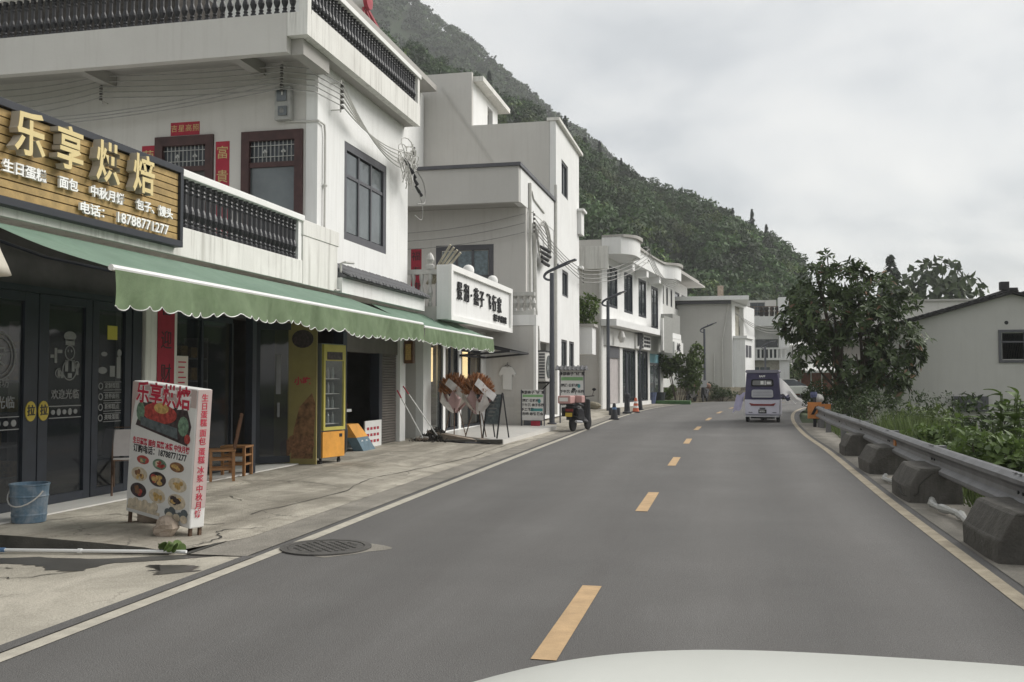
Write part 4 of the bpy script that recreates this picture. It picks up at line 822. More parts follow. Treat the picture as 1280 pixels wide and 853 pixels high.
for a, b, z1, cols in [(23.95, 25.05, 2.6, 1), (25.25, 26.6, 2.6, 2), (26.85, 29.2, 2.5, 2)]: window(B2, WX(-7.55), a, b, 0.2, z1, cols, (0, 1), 0.07, 0.07, 'dark_frame', 'glass_clear', y=0.05, name='glass_front')
for i, (y, z) in enumerate([(24.55, 2.35), (28.3, 2.4)]):
    m = MB(); m.box(-7.84, -7.80, y - 0.3, y + 0.35, z - 0.8, z + 0.12); o = m.obj('lit_lamp', 'warm_glow', None, label=('glowing wall lamp behind the left pane of the flower shop', 'glowing wall lamp behind the middle pane of the flower shop')[i], cat='lamp')
# floor slab + terrace and the box sign
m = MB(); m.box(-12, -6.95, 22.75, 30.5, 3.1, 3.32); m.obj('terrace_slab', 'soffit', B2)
m = MB(); m.box(-9.6, -7.02, 22.7, 22.82, 3.05, 3.42); m.each('terrace_edge', 'shaded_white', B2)
t = thing('shop_box_sign', 'white box sign with black characters on the flower shop balcony', 'sign', (-6.8, 26, 3.1))
m = MB(); m.box(-7.0, -6.68, 22.62, 29.40, 3.09, 4.44); m.obj('box', 'white_wall', t, bevel=0.01)
G = WX(-6.60); m = MB(G); m.box(22.58, 29.44, 0, 0.08, 4.30, 4.45); m.box(22.58, 29.44, 0, 0.08, 3.07, 3.20); m.box(22.58, 22.75, 0.002, 0.078, 3.2, 4.3); m.box(29.27, 29.44, 0.002, 0.078, 3.2, 4.3); m.obj('frame', 'rail_white', t)
m = MB(G)
for ch, yc in zip('景润·燕子飞行家', [23.5, 24.15, 24.63, 25.15, 25.75, 26.55, 27.2, 27.85]): m.text(ch, yc, 3.83 - 0.01 * (yc - 23.5), 0.50, 0.035, 0.065, bold=0.008, sx=0.95)
m.obj('lettering', 'black_ink', t)
m = MB(G); m.text('花艺·下午茶·民宿', 27.95, 3.40, 0.22, 0.03, 0.065, bold=0.01, sx=1.0); m.obj('lettering', 'black_ink', t)
# ornate rail at the near end of that terrace
m = MB(); m.box(-9.4, -7.02, 22.68, 22.80, 4.22, 4.34); m.each('handrail', 'silver_rail', B2)
for i in range(10): m = MB(); m.lathe([(0.06, 3.42), (0.06, 3.5), (0.035, 3.55), (0.075, 3.75), (0.03, 3.95), (0.06, 4.12), (0.06, 4.22)], (-7.2 - 0.22 * i, 22.74, 0), 8); m.obj('baluster', 'silver_rail', B2)
m = MB(); m.lathe([(0.11, 4.34), (0.12, 4.44), (0.06, 4.48), (0.11, 4.58), (0.08, 4.68), (0.02, 4.76)], (-7.2, 22.74, 0), 10); m.obj('finial', 'silver_rail', B2)
for y, z in ((25.6, 4.62), (28.4, 4.62)): m = MB(); m.ball((-7.0, y, z), 0.17, 12, 9); m.lathe([(0.07, 4.3), (0.07, 4.5)], (-7.0, y, 0), 8); m.obj('finial', 'rail_white', B2, smooth=True)
m = MB(); m.box(-6.75, -6.0, 29.84, 30.15, 3.66, 3.80); m.box(-6.75, -6.0, 29.86, 30.12, 4.28, 4.40); m.each('handrail', 'silver_rail', B2)
for i in range(4): m = MB(); m.lathe([(0.08, 3.8), (0.05, 3.9), (0.09, 4.05), (0.05, 4.2), (0.08, 4.28)], (-6.65 + 0.2 * i, 30.0, 0), 8); m.obj('baluster', 'silver_rail', B2)
t = thing('bamboo_poles', 'bundle of pale bamboo poles leaning out over the terrace rail', 'poles', (-7.6, 23.2, 4.3))
for k in range(4): m = MB(); m.tube([(-7.5 + 0.06 * k, 23.4, 4.05), (-6.75 + 0.07 * k, 23.0 + 0.06 * k, 4.98 - 0.06 * k)], 0.032, 6); m.obj('pole', 'bamboo', t)
# upper walls
m = MB(WY(30.5)); m.wall(-13, -6.40, 3.32, 7.25, [(-9.46, -7.48, 3.9, 6.06), (-11.4, -10.45, 3.32, 5.6)], t=0.24); m.obj('wall', 'shaded_white', B2)
window(B2, WY(30.5), -9.46, -7.48, 3.9, 6.06, 3, (0, 0.52, 1), 0.17, 0.08, 'grey_frame', 'curtain', y=0.02)
m = MB(); m.box(-11.4, -10.45, 30.6, 30.65, 3.34, 5.6); m.obj('door', 'ac_white', B2)
couplet('red couplet by the door under the flower shop house balcony', WY(30.5), -10.33, -9.96, 3.9, 5.97, '福寿康宁', True, 0.34, 'black_ink')
m = MB(WX(-6.40)); m.wall(30.741, 36.15, 0.2, 7.25, [(31.7, 35.3, 0.3, 2.95)], t=0.24); m.wall(36.151, 42.0, 0.2, 11.6, [(37.42, 39.0, 9.0, 10.4), (37.55, 39.0, 4.95, 6.0), (37.3, 38.7, 1.6, 3.2), (39.2, 40.5, 1.6, 3.2)], t=0.24)
m.obj('wall', 'white_wall', B2)
window(B2, WX(-6.4), 37.42, 39.0, 9.0, 10.4, 2, (0, 1), 0.09); window(B2, WX(-6.4), 37.55, 39.0, 4.95, 6.0, 2, (0, 1), 0.09); window(B2, WX(-6.4), 37.3, 38.7, 1.6, 3.2, 1, (0, 1), 0.08); window(B2, WX(-6.4), 39.2, 40.5, 1.6, 3.2, 1, (0, 1), 0.08)
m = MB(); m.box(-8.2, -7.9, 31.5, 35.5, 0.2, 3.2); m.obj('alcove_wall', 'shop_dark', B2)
m = MB(); m.box(-13, -6.40, 29.4, 29.6, 7.22, 8.36); m.obj('balcony_front', 'grey_wall', B2)
m = MB(); m.box(-6.62, -6.385, 29.61, 35.9, 7.24, 8.34); m.obj('balcony_side', 'white_wall', B2)
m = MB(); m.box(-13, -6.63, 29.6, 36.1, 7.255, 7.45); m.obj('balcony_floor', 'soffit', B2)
m = MB(); m.box(-13, -6.32, 29.32, 29.68, 8.362, 8.47); m.box(-6.70, -6.32, 29.68, 36.0, 8.362, 8.47); m.each('coping', 'grey_frame', B2)
m = MB(WY(36.15)); m.wall(-12.6, -6.65, 7.45, 11.6, t=0.2); m.wall(-12.6, -9.76, 11.6, 13.74, t=0.2); m.obj('tower_wall', 'shaded_white', B2)
m = MB(WX(-9.76)); m.wall(36.36, 40.5, 11.6, 13.4, [(38.7, 39.6, 11.75, 13.1)], t=0.2); m.obj('stair_wall', 'white_wall', B2)
m = MB(); m.box(-10.3, -10.2, 38.5, 39.9, 11.6, 13.3); m.obj('stair_door', 'shop_dark', B2)
m = MB(); m.box(-12.6, -9.35, 36.37, 41.2, 13.42, 13.62); m.obj('stair_roof', 'stained_white', B2)
m = MB(); m.box(-12.6, -6.65, 36.36, 41.9, 11.35, 11.58); m.obj('roof', 'soffit', B2)
m = MB(); m.box(-6.75, -6.25, 36.1, 42.3, 11.602, 11.72); m.each('coping', 'stained_white', B2)
m = MB(); m.box(-12, -6.45, 41.76, 42.0, 0.2, 11.5); m.obj('wall', 'shaded_white', B2)
m = MB(); m.box(-6.45, -6.22, 41.5, 42.3, 8.0, 9.0); m.box(-6.45, -6.1, 41.4, 42.4, 9.0, 9.1); m.box(-6.45, -6.2, 41.6, 42.1, 6.5, 6.6); m.each('balcony_box', 'white_wall', B2)
m = MB(); m.bar((-11.0, 36.12, 13.2), (-8.3, 36.12, 9.2), 0.03); m.obj('sloping_conduit', 'conduit', B2)
# wall-hung clutter
t = thing('air_conditioner', 'white air conditioner unit on brackets beside the tall street lamp', 'air conditioner', (-6.2, 33, 1.9))
m = MB(); m.box(-6.42, -6.08, 32.2, 33.5, 1.55, 2.55); m.obj('case', 'ac_white', t, bevel=0.02)
m = MB(); m.lathe([(0.40, 0), (0.40, 0.03), (0.001, 0.035)], (-6.08, 32.75, 2.05), 20, 'x'); m.obj('fan_grille', 'glass_grey', t)
m = MB(); [m.box(-6.46, -6.03, 32.3 + 0.2 * k, 32.42 + 0.2 * k, 2.56, 2.6) for k in range(5)]; [m.box(-6.30, -6.1, 32.19, 32.197, 1.65 + 0.1 * k, 1.70 + 0.1 * k) for k in range(9)]; m.obj('vent', 'grey_frame', t)
m = MB(); m.bar((-6.4, 32.4, 1.5), (-5.95, 32.4, 1.5), 0.05); m.bar((-6.4, 33.3, 1.5), (-5.95, 33.3, 1.5), 0.05); m.bar((-6.4, 32.4, 1.1), (-6.0, 32.4, 1.48), 0.04); m.obj('bracket', 'wire_black', t)
t = thing('drain_pipe', 'tall pale drain pipe down the near corner of the flower shop house', 'pipe', (-6.3, 30.7, 2))
m = MB(); m.tube([(-6.33, 30.85, 8.1), (-6.33, 30.85, 2.6), (-6.33, 31.4, 1.8), (-6.33, 31.4, 0.2)], 0.055, 8); m.obj('pipe', 'conduit', t)
t = thing('drain_pipe', 'drain pipe bending down the flower shop house beside the cable loops', 'pipe', (-6.3, 32, 2))
m = MB(); m.tube([(-6.34, 31.6, 6.9), (-6.34, 31.75, 4.0), (-6.34, 32.2, 3.2), (-6.34, 32.3, 2.62)], 0.07, 8); m.obj('pipe', 'conduit', t)
t = thing('drain_pipe', 'drain pipe at the middle of the white side wall above the lamp', 'pipe', (-6.3, 36, 2))
m = MB(); m.tube([(-6.33, 35.7, 9.0), (-6.33, 35.7, 0.3)], 0.06, 8); m.obj('pipe', 'conduit', t)
m = MB(); m.tube([(-6.36, 30.95, 7.9), (-6.36, 31.3, 7.9), (-6.36, 31.6, 7.7), (-6.36, 33.5, 7.55)], 0.03, 6); m.obj('branch', 'conduit', t)
H_ = bracket('insulator_rack', 'rack of insulators at the near corner of the flower shop house', (-6.2, 30.75, 6.75), (1, 0), 5, 0.7)
I_ = bracket('insulator_rack', 'rack of insulators at the far corner of the flower shop house', (-6.2, 41.7, 6.15), (1, 0), 4, 0.7)
t = thing('cable_loop', 'big round coil of cables hanging on the flower shop house', 'cable', (-6.2, 32.6, 6.6))
for k in range(4): m = MB(); m.tube([(-6.25 + 0.02 * k, 32.7 + (0.95 + 0.07 * k) * math.cos(a) * 1.05, 6.35 + (0.62 + 0.05 * k) * math.sin(a)) for a in [j * 0.3 for j in range(22)]], 0.022, 5); m.obj('coil', 'conduit' if k % 2 else 'wire_grey', t)
for k in range(6): m = MB(); m.tube([(-6.15, 31.7 + 0.1 * k, 6.1 - 0.16 * (k % 4)), (-6.12, 32.6 + 0.15 * k, 6.12 - 0.17 * (k % 4))], [0.05, 0.065], 7); m.obj('joint', 'wire_black', t)
wires('cables strung across the flower shop house side wall', [sag(a, b, 0.12 + 0.04 * i) for i, (a, b) in enumerate(zip(H_, I_))] + [sag(a, (-6.15, 32.2, 5.9 - 0.1 * i), 0.1) for i, a in enumerate(H_[:3])], 0.016)
wires('cables sagging under the flower shop house balcony', [sag((-13, 30.3, 6.6 - 0.25 * i), (-6.4, 30.35, 7.0 - 0.3 * i), 0.28) for i in range(3)], 0.014, 'wire_grey')
t = thing('glass_canopy', 'black framed glass canopy jutting out over the flower shop window', 'canopy', (-7.5, 27.5, 2.5))
a, b, c, d = (-7.5, 26.6, 2.72), (-7.5, 29.55, 2.72), (-6.15, 26.9, 2.42), (-6.15, 29.6, 2.42); a2, b2 = (-7.5, 26.6, 2.3), (-7.5, 29.55, 2.3)
m = MB()
for p_, q_ in ((a, b), (c, d), (a, c), (b, d), (a2, c), (b2, d), (a2, b2), (((a[0] + b[0]) / 2, (a[1] + b[1]) / 2, 2.72), ((c[0] + d[0]) / 2, (c[1] + d[1]) / 2, 2.42))): m.bar(p_, q_, 0.06)
m.obj('frame', 'black_metal', t); m = MB(); m.hexa([a, c, d, b] + [(p[0], p[1], p[2] + 0.015) for p in (a, c, d, b)]); m.obj('pane', 'glass_clear', t)
# house far behind the first two
B2b = thing('rear_house', 'white house edge with grey eave seen above the bakery roof', 'building', (-14, 31, 0))
m = MB(); m.box(-18, -11.72, 25, 36.1, 0, 12.9); m.obj('wall', 'white_wall', B2b); m = MB(); m.box(-18, -11.05, 24.5, 35.7, 12.902, 13.12); m.obj('eave', 'soffit', B2b)

# ================================================================== white house with curved parapet
HD = math.atan2(.125, .992); B3o = (-5.87, 45.8)
def P3(s, o=0.0): # along the front, out from it
    return (B3o[0] + math.sin(HD) * s + math.cos(HD) * o, B3o[1] + math.cos(HD) * s - math.sin(HD) * o)
B3 = thing('curved_parapet_house', 'white two storey house with rounded parapet and tall dark windows', 'building', (B3o[0], B3o[1], 0))
G = WH(B3o[0], B3o[1], 0.0, HD)
holes = [(1.0, 3.15, 5.2, 7.25), (4.6, 6.65, 5.15, 7.3), (8.1, 10.2, 5.15, 7.3), (11.6, 13.7, 4.7, 7.2)]
m = MB(G); m.wall(0, 15.2, 4.15, 8.0, holes, t=0.25); m.obj('wall', 'white_wall', B3)
for h_ in holes: window(B3, G, *h_, 2, (0, 1), 0.13, 0.09, 'dark_frame', 'glass_window', y=0.03, name='tall_window')
g_ = [(1.2, 3.6, 0.4, 3.4), (4.2, 7.3, 0.4, 3.25), (7.75, 10.6, 0.4, 3.25), (11.1, 14.3, 0.4, 3.2)]
m = MB(G); m.wall(0, 15.2, 0.05, 4.15, g_, t=0.25); m.obj('wall', 'panel_white', B3)
m = MB(G); m.box(0.3, 14.9, 1.5, 1.6, 0.4, 4.0); m.box(0.26, 14.9, 0.26, 1.5, 0.30, 0.42); m.each('shop_wall', 'shop_dark', B3)
m = MB(G); m.box(1.2, 3.6, 0.1, 0.16, 0.42, 3.38); m.box(1.7, 2.5, 0.05, 0.1, 0.42, 2.6); m.obj('door', 'canvas_grey', B3); m = MB(G); m.box(1.25, 3.55, 0.03, 0.09, 2.7, 3.35); m.box(1.22, 1.5, 0.02, 0.09, 0.42, 2.65); m.obj('transom', 'grey_frame', B3)
window(B3, G, 4.2, 7.3, 0.4, 3.25, 3, (0, 1), 0.1, 0.12, 'dark_frame', 'glass_window', y=0.05, name='glass_front'); window(B3, G, 7.75, 10.6, 0.4, 3.25, 3, (0, 1), 0.1, 0.12, 'dark_frame', 'glass_window', y=0.05, name='glass_front'); window(B3, G, 11.1, 14.3, 0.4, 2.6, 2, (0, 1), 0.1, 0.1, 'grey_frame', 'glass_grey', y=0.05, name='glass_front')
m = MB(G); m.box(11.15, 14.25, 0.04, 0.1, 2.62, 3.15); m.obj('blue_fascia', 'blue_sign', B3)
m = MB(Matrix.Translation((0, 0, 0)) @ WY(B3o[1], B3o[0])); m.wall(-9, -0.02, 0.05, 8.35, t=0.25); m.obj('end_wall', 'shaded_white', B3)
m = MB(G); m.box(-0.2, 17.4, -0.75, 0.0, 4.18, 4.5); m.obj('band', 'white_wall', B3); m = MB(G); m.box(0.3, 15.0, -0.12, -0.005, 3.28, 4.15); m.obj('fascia', 'panel_white', B3)
m = MB(G); m.box(14.6, 17.2, -0.72, 0.0, 4.51, 5.7); m.each('balcony', 'meter_case', B3); m = MB(G); m.box(14.0, 17.3, -0.8, -0.1, 2.95, 4.15); m.obj('balcony_base', 'panel_white', B3)
# the waving parapet: two rounded noses joined by a straight run, with a coping
def nose(s): return 0.72 + 0.72 * math.exp(-((s - 1.5) / 1.5) ** 4) + 0.66 * math.exp(-((s - 13.5) / 1.45) ** 4)
SS = [-0.05 + 15.4 * i / 77 for i in range(78)]
def band(name, z0, z1, extra, m_):
    m = MB(); vs = []
    for s in SS:
        o = nose(s) + extra; a, b = P3(s, o), P3(s, 0.0)
        zz = 0.12 * math.exp(-((s - 3) / 3.2) ** 2) + 0.10 * math.exp(-((s - 13.4) / 2.2) ** 2)
        vs += [(a[0], a[1], z0), (a[0], a[1], z1 + zz), (b[0], b[1], z1 + zz), (b[0], b[1], z0)]
    fs = []
    for i in range(len(SS) - 1):
        k, n = 4 * i, 4 * i + 4; fs += [(k, n, n + 1, k + 1), (k + 1, n + 1, n + 2, k + 2), (k + 3, k, k + 0, k + 3) if False else (n, k, k + 3, n + 3)]
    fs += [(0, 1, 2, 3), (4 * len(SS) - 1, 4 * len(SS) - 2, 4 * len(SS) - 3, 4 * len(SS) - 4)]
    m.add(vs, fs); return m.obj(name, m_, B3)
band('parapet', 7.62, 8.42, 0.0, 'white_wall'); band('coping', 8.425, 8.5, 0.12, 'soffit')
m = MB(G); [m.box(3.7 + 3.5 * k, 4.25 + 3.5 * k, -0.66, -0.002, 7.25, 7.615) for k in range(3)]; m.each('ceiling_beam', 'white_wall', B3)
m = MB(); a, b = P3(0.2, 0.1), P3(0.4, 1.3); m.box(a[0] - 1.3, a[0] + 0.2, a[1] - 0.5, a[1] - 0.1, 6.9, 8.0); m.obj('side_box', 'stained_white', B3)
m = MB(G); m.box(0.0, 15.0, 0.3, 7.5, 7.45, 7.6); m.obj('roof', 'soffit', B3)
for lab, s, o in (('drain pipe down the side wall of the curved parapet house', -1.6, -0.6), ('white drain pipe at the near corner of the curved parapet house', -0.1, 0.15)):
    t = thing('drain_pipe', lab, 'pipe', (B3o[0] + s, B3o[1] - 0.1, 0.2)); m = MB(); m.tube([(B3o[0] + s * 0.9, B3o[1] - 0.1, 7.0), (B3o[0] + s * 0.9, B3o[1] - 0.1, 0.2)], 0.08, 8); m.obj('pipe', 'conduit', t)
J_ = bracket('insulator_rack', 'rack of insulators on the rounded parapet of the white house', (P3(3.8, 1.45)[0], P3(3.8, 1.45)[1], 8.0), (1, 0), 4, 0.8)
K_ = bracket('insulator_rack', 'rack of insulators at the far end of the curved parapet', (P3(14.4, 1.2)[0], P3(14.4, 1.2)[1], 7.95), (1, 0), 4, 0.8)
wires('cables slung between the two white houses', [sag(a, b, 0.35) for a, b in zip(I_, J_)], 0.018); wires('cables sagging along the curved parapet', [sag(a, b, 0.75 + 0.1 * i) for i, (a, b) in enumerate(zip(J_, K_))], 0.02)
t = MB(G).box(6.45, 10.2, -0.24, -0.125, 3.30, 4.06).obj('shop_sign', 'panel_white', None, label='white shop sign with thick black characters under the tall windows', cat='sign')
m = MB(G); m.text('唯', 7.35, 3.69, 0.95, 0.03, -0.26, bold=0.05, sx=1.5); [m.box(8.4 + 0.85 * i, 9.1 + 0.85 * i, -0.275, -0.245, z, z + 0.13) for i in range(2) for z in (3.45, 3.66, 3.87)]; m.obj('lettering', 'black_ink', t)
t = MB(G).box(10.9, 13.6, -0.9, -0.76, 3.2, 5.35).obj('weathered_board', 'meter_case', None, label='large weathered grey board hung beside the white shop sign', cat='sign')
MB(G).box(10.55, 10.85, -0.9, -0.78, 3.3, 5.2).obj('board_edge', 'panel_white', t)
t = MB(G).box(14.1, 17.2, -0.92, -0.81, 3.05, 3.95).obj('small_sign', 'panel_white', None, label='small white sign with black marks at the end of the row', cat='sign')
m = MB(G); m.text('小吃', 15.4, 3.55, 0.6, 0.02, -0.935, bold=0.03); m.obj('lettering', 'black_ink', t)
m = MB(G); m.lathe([(0.10, 0), (0.2, 0.25), (0.12, 0.5), (0.02, 0.6)], (1.9, -0.5, 3.45), 10); m.obj('hanging_lamp', 'ac_white', None, label='white lantern hanging under the band of the curved parapet house', cat='lamp')
# planted balcony between the houses
t = thing('balcony_planter', 'white planter wall with shrub between the two white houses', 'planter', (-6.5, 43.6, 2))
m = MB(); m.box(-7.6, -5.95, 42.9, 44.1, 2.75, 4.0); m.obj('box', 'white_wall', t); m = MB(); m.box(-7.7, -5.85, 42.8, 44.2, 4.0, 4.12); m.obj('rim', 'soffit', t)
# house behind it
Bx = thing('hill_house', 'pale house with overhanging eave and small dark windows behind the curved parapet', 'building', (-3, 72, 0))
Gx = WH(-4.6, 66.0, 0, R(7)); m = MB(Gx); m.wall(0, 12, 0.2, 9.0, [(0.6, 2.0, 6.9, 8.2), (2.9, 3.6, 6.9, 8.2), (4.6, 5.3, 6.9, 8.2), (6.4, 8.4, 6.9, 8.2), (9.3, 11.0, 6.9, 8.2)], t=0.25); m.obj('wall', 'panel_white', Bx)
for h_ in [(0.6, 2.0, 6.9, 8.2), (2.9, 3.6, 6.9, 8.2), (4.6, 5.3, 6.9, 8.2), (6.4, 8.4, 6.9, 8.2), (9.3, 11.0, 6.9, 8.2)]: window(Bx, Gx, *h_, 1, (0, 1), 0.1, y=0.05)
m = MB(WY(66.0, -4.6)); m.wall(-8, -0.03, 0.2, 9.0, t=0.25); m.obj('wall', 'shaded_white', Bx)
m = MB(Gx); m.box(-0.4, 12.8, -1.3, 6, 9.0, 9.12); m.box(0.2, 12.4, -0.9, 6, 9.12, 9.5); m.obj('eave', 'soffit', Bx)
# blank grey house
B4 = thing('blank_wall_house', 'large plain grey house wall with flat overhanging roof by the bend', 'building', (-3, 76, 0))
m = MB(WY(73.7)); m.wall(-9, 0.30, 0.1, 7.55, t=0.3); m.obj('wall', 'grey_wall', B4)
G4 = WH(0.30, 73.7, 0, R(12)); m = MB(G4); m.wall(0, 9, 0.1, 7.5, [(1.2, 4.5, 2.9, 7.3)], t=0.3); m.obj('wall', 'white_wall', B4)
m = MB(G4); m.box(1.2, 4.5, 0.35, 0.4, 2.9, 7.3); m.obj('recess', 'stone_wall', B4); m = MB(G4); m.box(0.9, 4.8, -0.5, -0.002, 2.65, 2.88); m.obj('sill', 'white_wall', B4)
m = MB(); m.box(-9.4, 1.55, 73.0, 83, 7.55, 7.85); m.obj('roof', 'white_wall', B4); m = MB(); m.box(-9.3, 0.25, 73.35, 73.69, 7.3, 7.548); m.obj('roof_edge', 'grey_frame', B4)
m = MB(G4); m.box(0.4, 3.2, -0.9, -0.004, 0.1, 4.7); m.obj('porch', 'white_wall', B4); m = MB(G4); m.box(0.3, 3.4, -1.05, 0.1, 4.702, 4.9); m.obj('porch_roof', 'white_wall', B4)
for k in range(2): m = MB(G4); m.box(0.6 + 1.2 * k, 1.5 + 1.2 * k, -0.93, -0.902, 3.3, 4.2); m.obj('porch_grille', 'grey_frame', B4)
m = MB(); m.box(-0.75, -0.3, 76, 76.5, 7.86, 8.9); m.obj('chimney', 'rock', B4)
t = thing('drain_pipe', 'thin drain pipe down the plain grey house wall', 'pipe', (-0.9, 73.6, 0.2)); m = MB(); m.tube([(-1.0, 73.6, 3.6), (-1.0, 73.6, 0.2)], 0.05, 6); m.tube([(0.1, 73.6, 7.4), (-0.4, 73.6, 4.5), (-0.4, 73.6, 0.3)], 0.05, 6); m.obj('pipe', 'conduit', t)
# balcony house at the bend
B5 = thing('balcony_house', 'cream house with open roof terrace and balustraded balcony at the bend', 'building', (2.5, 86.5, 0))
X0, X1, Y5 = -0.5, 5.2, 86.6
m = MB(WY(Y5)); m.wall(X0, X1, 0.1, 3.3, [(0.6, 1.1, 0.1, 0.2)], t=0.3); m.obj('stone_base', 'stone_wall', B5)
m = MB(WY(Y5 + 1.4)); m.wall(X0, X1, 3.3, 6.3, [(0.6, 1.75, 3.4, 5.2), (2.4, 4.4, 3.4, 5.2)], t=0.3); m.obj('wall', 'panel_white', B5)
for a_, b_ in ((0.6, 1.75), (2.4, 4.4)): window(B5, WY(Y5 + 1.4), a_, b_, 3.4, 5.2, 2, (0, 1), 0.08, name='dark_window')
m = MB(); m.box(X0, X1 - 0.85, Y5, Y5 + 1.4, 6.3, 7.15); m.obj('lintel', 'panel_white', B5); m = MB(); m.box(X1 - 0.85, X1, Y5 - 0.05, Y5 + 1.7, 0.1, 8.8); m.obj('column', 'white_wall', B5)
m = MB(); m.box(X0, X1, Y5 - 0.4, Y5 + 1.4, 3.3, 3.5); m.box(X0, X1, Y5 - 0.4, Y5 - 0.2, 4.25, 4.4); m.each('balcony', 'panel_white', B5)
for k in range(16): m = MB(); m.box(X0 + 0.35 * k + 0.05, X0 + 0.35 * k + 0.2, Y5 - 0.36, Y5 - 0.24, 3.5, 4.25); m.obj('baluster', 'panel_white', B5)
for k in range(3): m = MB(); m.box(2.3 + 0.45 * k, 2.65 + 0.45 * k, Y5 - 0.06, Y5 - 0.005, 1.9, 2.7); m.obj('window', 'glass_grey', B5)
m = MB(WY(Y5 + 3)); m.wall(X0, X1 - 0.9, 7.15, 8.8, [(2.0, 3.3, 7.4, 8.6)], t=0.2); m.obj('roof_room', 'shaded_white', B5); window(B5, WY(Y5 + 3), 2.0, 3.3, 7.4, 8.6, 2, (0, 0.5, 1), 0.1)
m = MB(); [m.bar((X0 + 1.4 * k, Y5, 7.15), (X0 + 1.4 * k, Y5, 8.0), 0.05) for k in range(4)]; m.bar((X0, Y5, 8.0), (X1 - 0.9, Y5, 8.0), 0.05); m.bar((X0, Y5, 7.6), (X1 - 0.9, Y5, 7.6), 0.04); m.obj('railing', 'rust_metal', B5)
for k in range(4): m = MB(); m.lathe([(0.14, 7.16), (0.2, 7.5), (0.12, 7.7)], (2.9 + 0.45 * k, Y5 + 0.6, 0), 8); m.ball((2.9 + 0.45 * k, Y5 + 0.6, 7.85), 0.22, 7, 5); m.obj('plant_pot', 'mop_dark', None, label=f'dark plant pot on the cream house roof terrace, {("first", "second", "third", "fourth")[k]} from the left', cat='plant pot', group='pots on the cream house roof')
wires('cables drooping across the balcony of the cream house', [sag((-0.2, 74, 7.5), (4.4, 86.4, 6.3 - 0.3 * i), 0.8) for i in range(3)], 0.025, 'wire_grey')
# farther buildings right of it
Bf = thing('far_house', 'grey house far beyond the bend half hidden by the tree', 'building', (9, 106, 0))
m = MB(WY(105)); m.wall(5.6, 14, 0, 8.6, [(9.6, 11.5, 5.2, 7.4)], t=0.3); m.obj('wall', 'grey_wall', Bf); window(Bf, WY(105), 9.6, 11.5, 5.2, 7.4, 2, (0, 1), 0.1); m = MB(); m.box(5.3, 14.3, 104.3, 112, 8.6, 8.9); m.obj('roof', 'white_wall', Bf); m = MB(); m.box(11.6, 12.1, 104.8, 104.99, 0, 8.5); m.obj('pipe', 'brick_red', Bf)
Bs = thing('roadside_shed', 'low brick shed with white canopy roof by the bend', 'building', (8, 98, 0))
m = MB(); m.box(5.8, 11, 98, 103, 0.1, 2.3); m.obj('wall', 'brick_red', Bs); m = MB(); m.hexa([(5.5, 96.6, 2.3), (11.3, 96.6, 2.3), (11.3, 103, 3.1), (5.5, 103, 3.1), (5.5, 96.6, 2.5), (11.3, 96.6, 2.5), (11.3, 103, 3.3), (5.5, 103, 3.3)]); m.obj('roof', 'panel_white', Bs)
for k in range(6): m = MB(); m.bar((5.9 + k, 97.95, 0.1), (5.9 + k, 97.95, 2.3), 0.12); m.obj('post', 'panel_white', Bs)
t = thing('parasol', 'white open parasol in front of the far grey house', 'parasol', (6.7, 99.5, 0)); m = MB(); m.lathe([(1.9, 5.0), (0.05, 5.7)], (6.3, 99.5, 0), 12); m.obj('canopy', 'cloth_white', t); m = MB(); m.tube([(6.3, 99.5, 0.1), (6.3, 99.5, 5.6)], 0.05); m.obj('pole', 'iron', t)
# house on the right, below the road
B6 = thing('gable_house', 'plain grey gable house with dark tiled roof edge right of the road', 'building', (10, 41, -1.3))
m = MB(); m.prism([(5.3, -1.6), (14.9, -1.6), (14.9, 3.35), (10.1, 4.72), (5.3, 3.35)], 38, 38.25); m.obj('gable_wall', 'grey_wall', B6)
m = MB(); m.box(5.3, 5.55, 38.25, 48, -1.6, 3.3); m.box(14.65, 14.9, 38.25, 48, -1.6, 3.3); m.box(5.55, 14.65, 47.7, 47.95, -1.6, 3.3); m.each('side_wall', 'grey_wall', B6)
for sg in (-1, 1):
    m = MB(); xe = 10.1 + sg * 5.5; m.hexa([(10.1, 37.75, 4.74), (xe, 37.75, 3.17), (xe, 48.3, 3.17), (10.1, 48.3, 4.74), (10.1, 37.75, 4.83), (xe, 37.75, 3.26), (xe, 48.3, 3.26), (10.1, 48.3, 4.83)]); m.obj('roof_slope', 'roof_tile', B6)
    for k in range(24): f_ = (k + 0.5) / 24; x = 10.1 + (xe - 10.1) * f_; z = 4.83 - 1.57 * f_; m = MB(); m.tube([(x, 37.72, z + 0.02), (x, 48.3, z + 0.02)], 0.05, 6); m.obj('roof_tile', 'roof_tile', B6)
m = MB(); m.box(9.97, 10.23, 37.7, 48.3, 4.83, 4.93); m.obj('ridge', 'roof_tile', B6); m = MB(); m.box(9.8, 10.08, 38.2, 38.5, 4.9, 5.2); m.obj('chimney', 'roof_tile', B6)
window(B6, WY(38.0), 9.62, 11.35, 2.22, 3.42, 2, (0, 0.66, 1), 0.10, 0.06, 'grey_frame', 'glass_window', y=-0.03)
m = MB(WY(38.0)); m.disc(9.9, 3.68, 0.07, 0.07, -0.01, 0.05, 12); m.obj('vent_hole', 'black_ink', B6)
t = MB(WY(37.9)).box(8.0, 9.2, -0.12, 0.09, 0.45, 1.0).obj('utility_box', 'grey_frame', None, label='dark grey ribbed utility box low on the gable house wall', cat='utility box')
for k in range(6): MB(WY(37.9)).box(8.1 + 0.18 * k, 8.16 + 0.18 * k, -0.15, -0.121, 0.5, 0.95).obj('rib', 'grey_frame', t)
B7 = thing('white_block_house', 'pale flat block rising behind the gable house roof', 'building', (15, 84, -2))
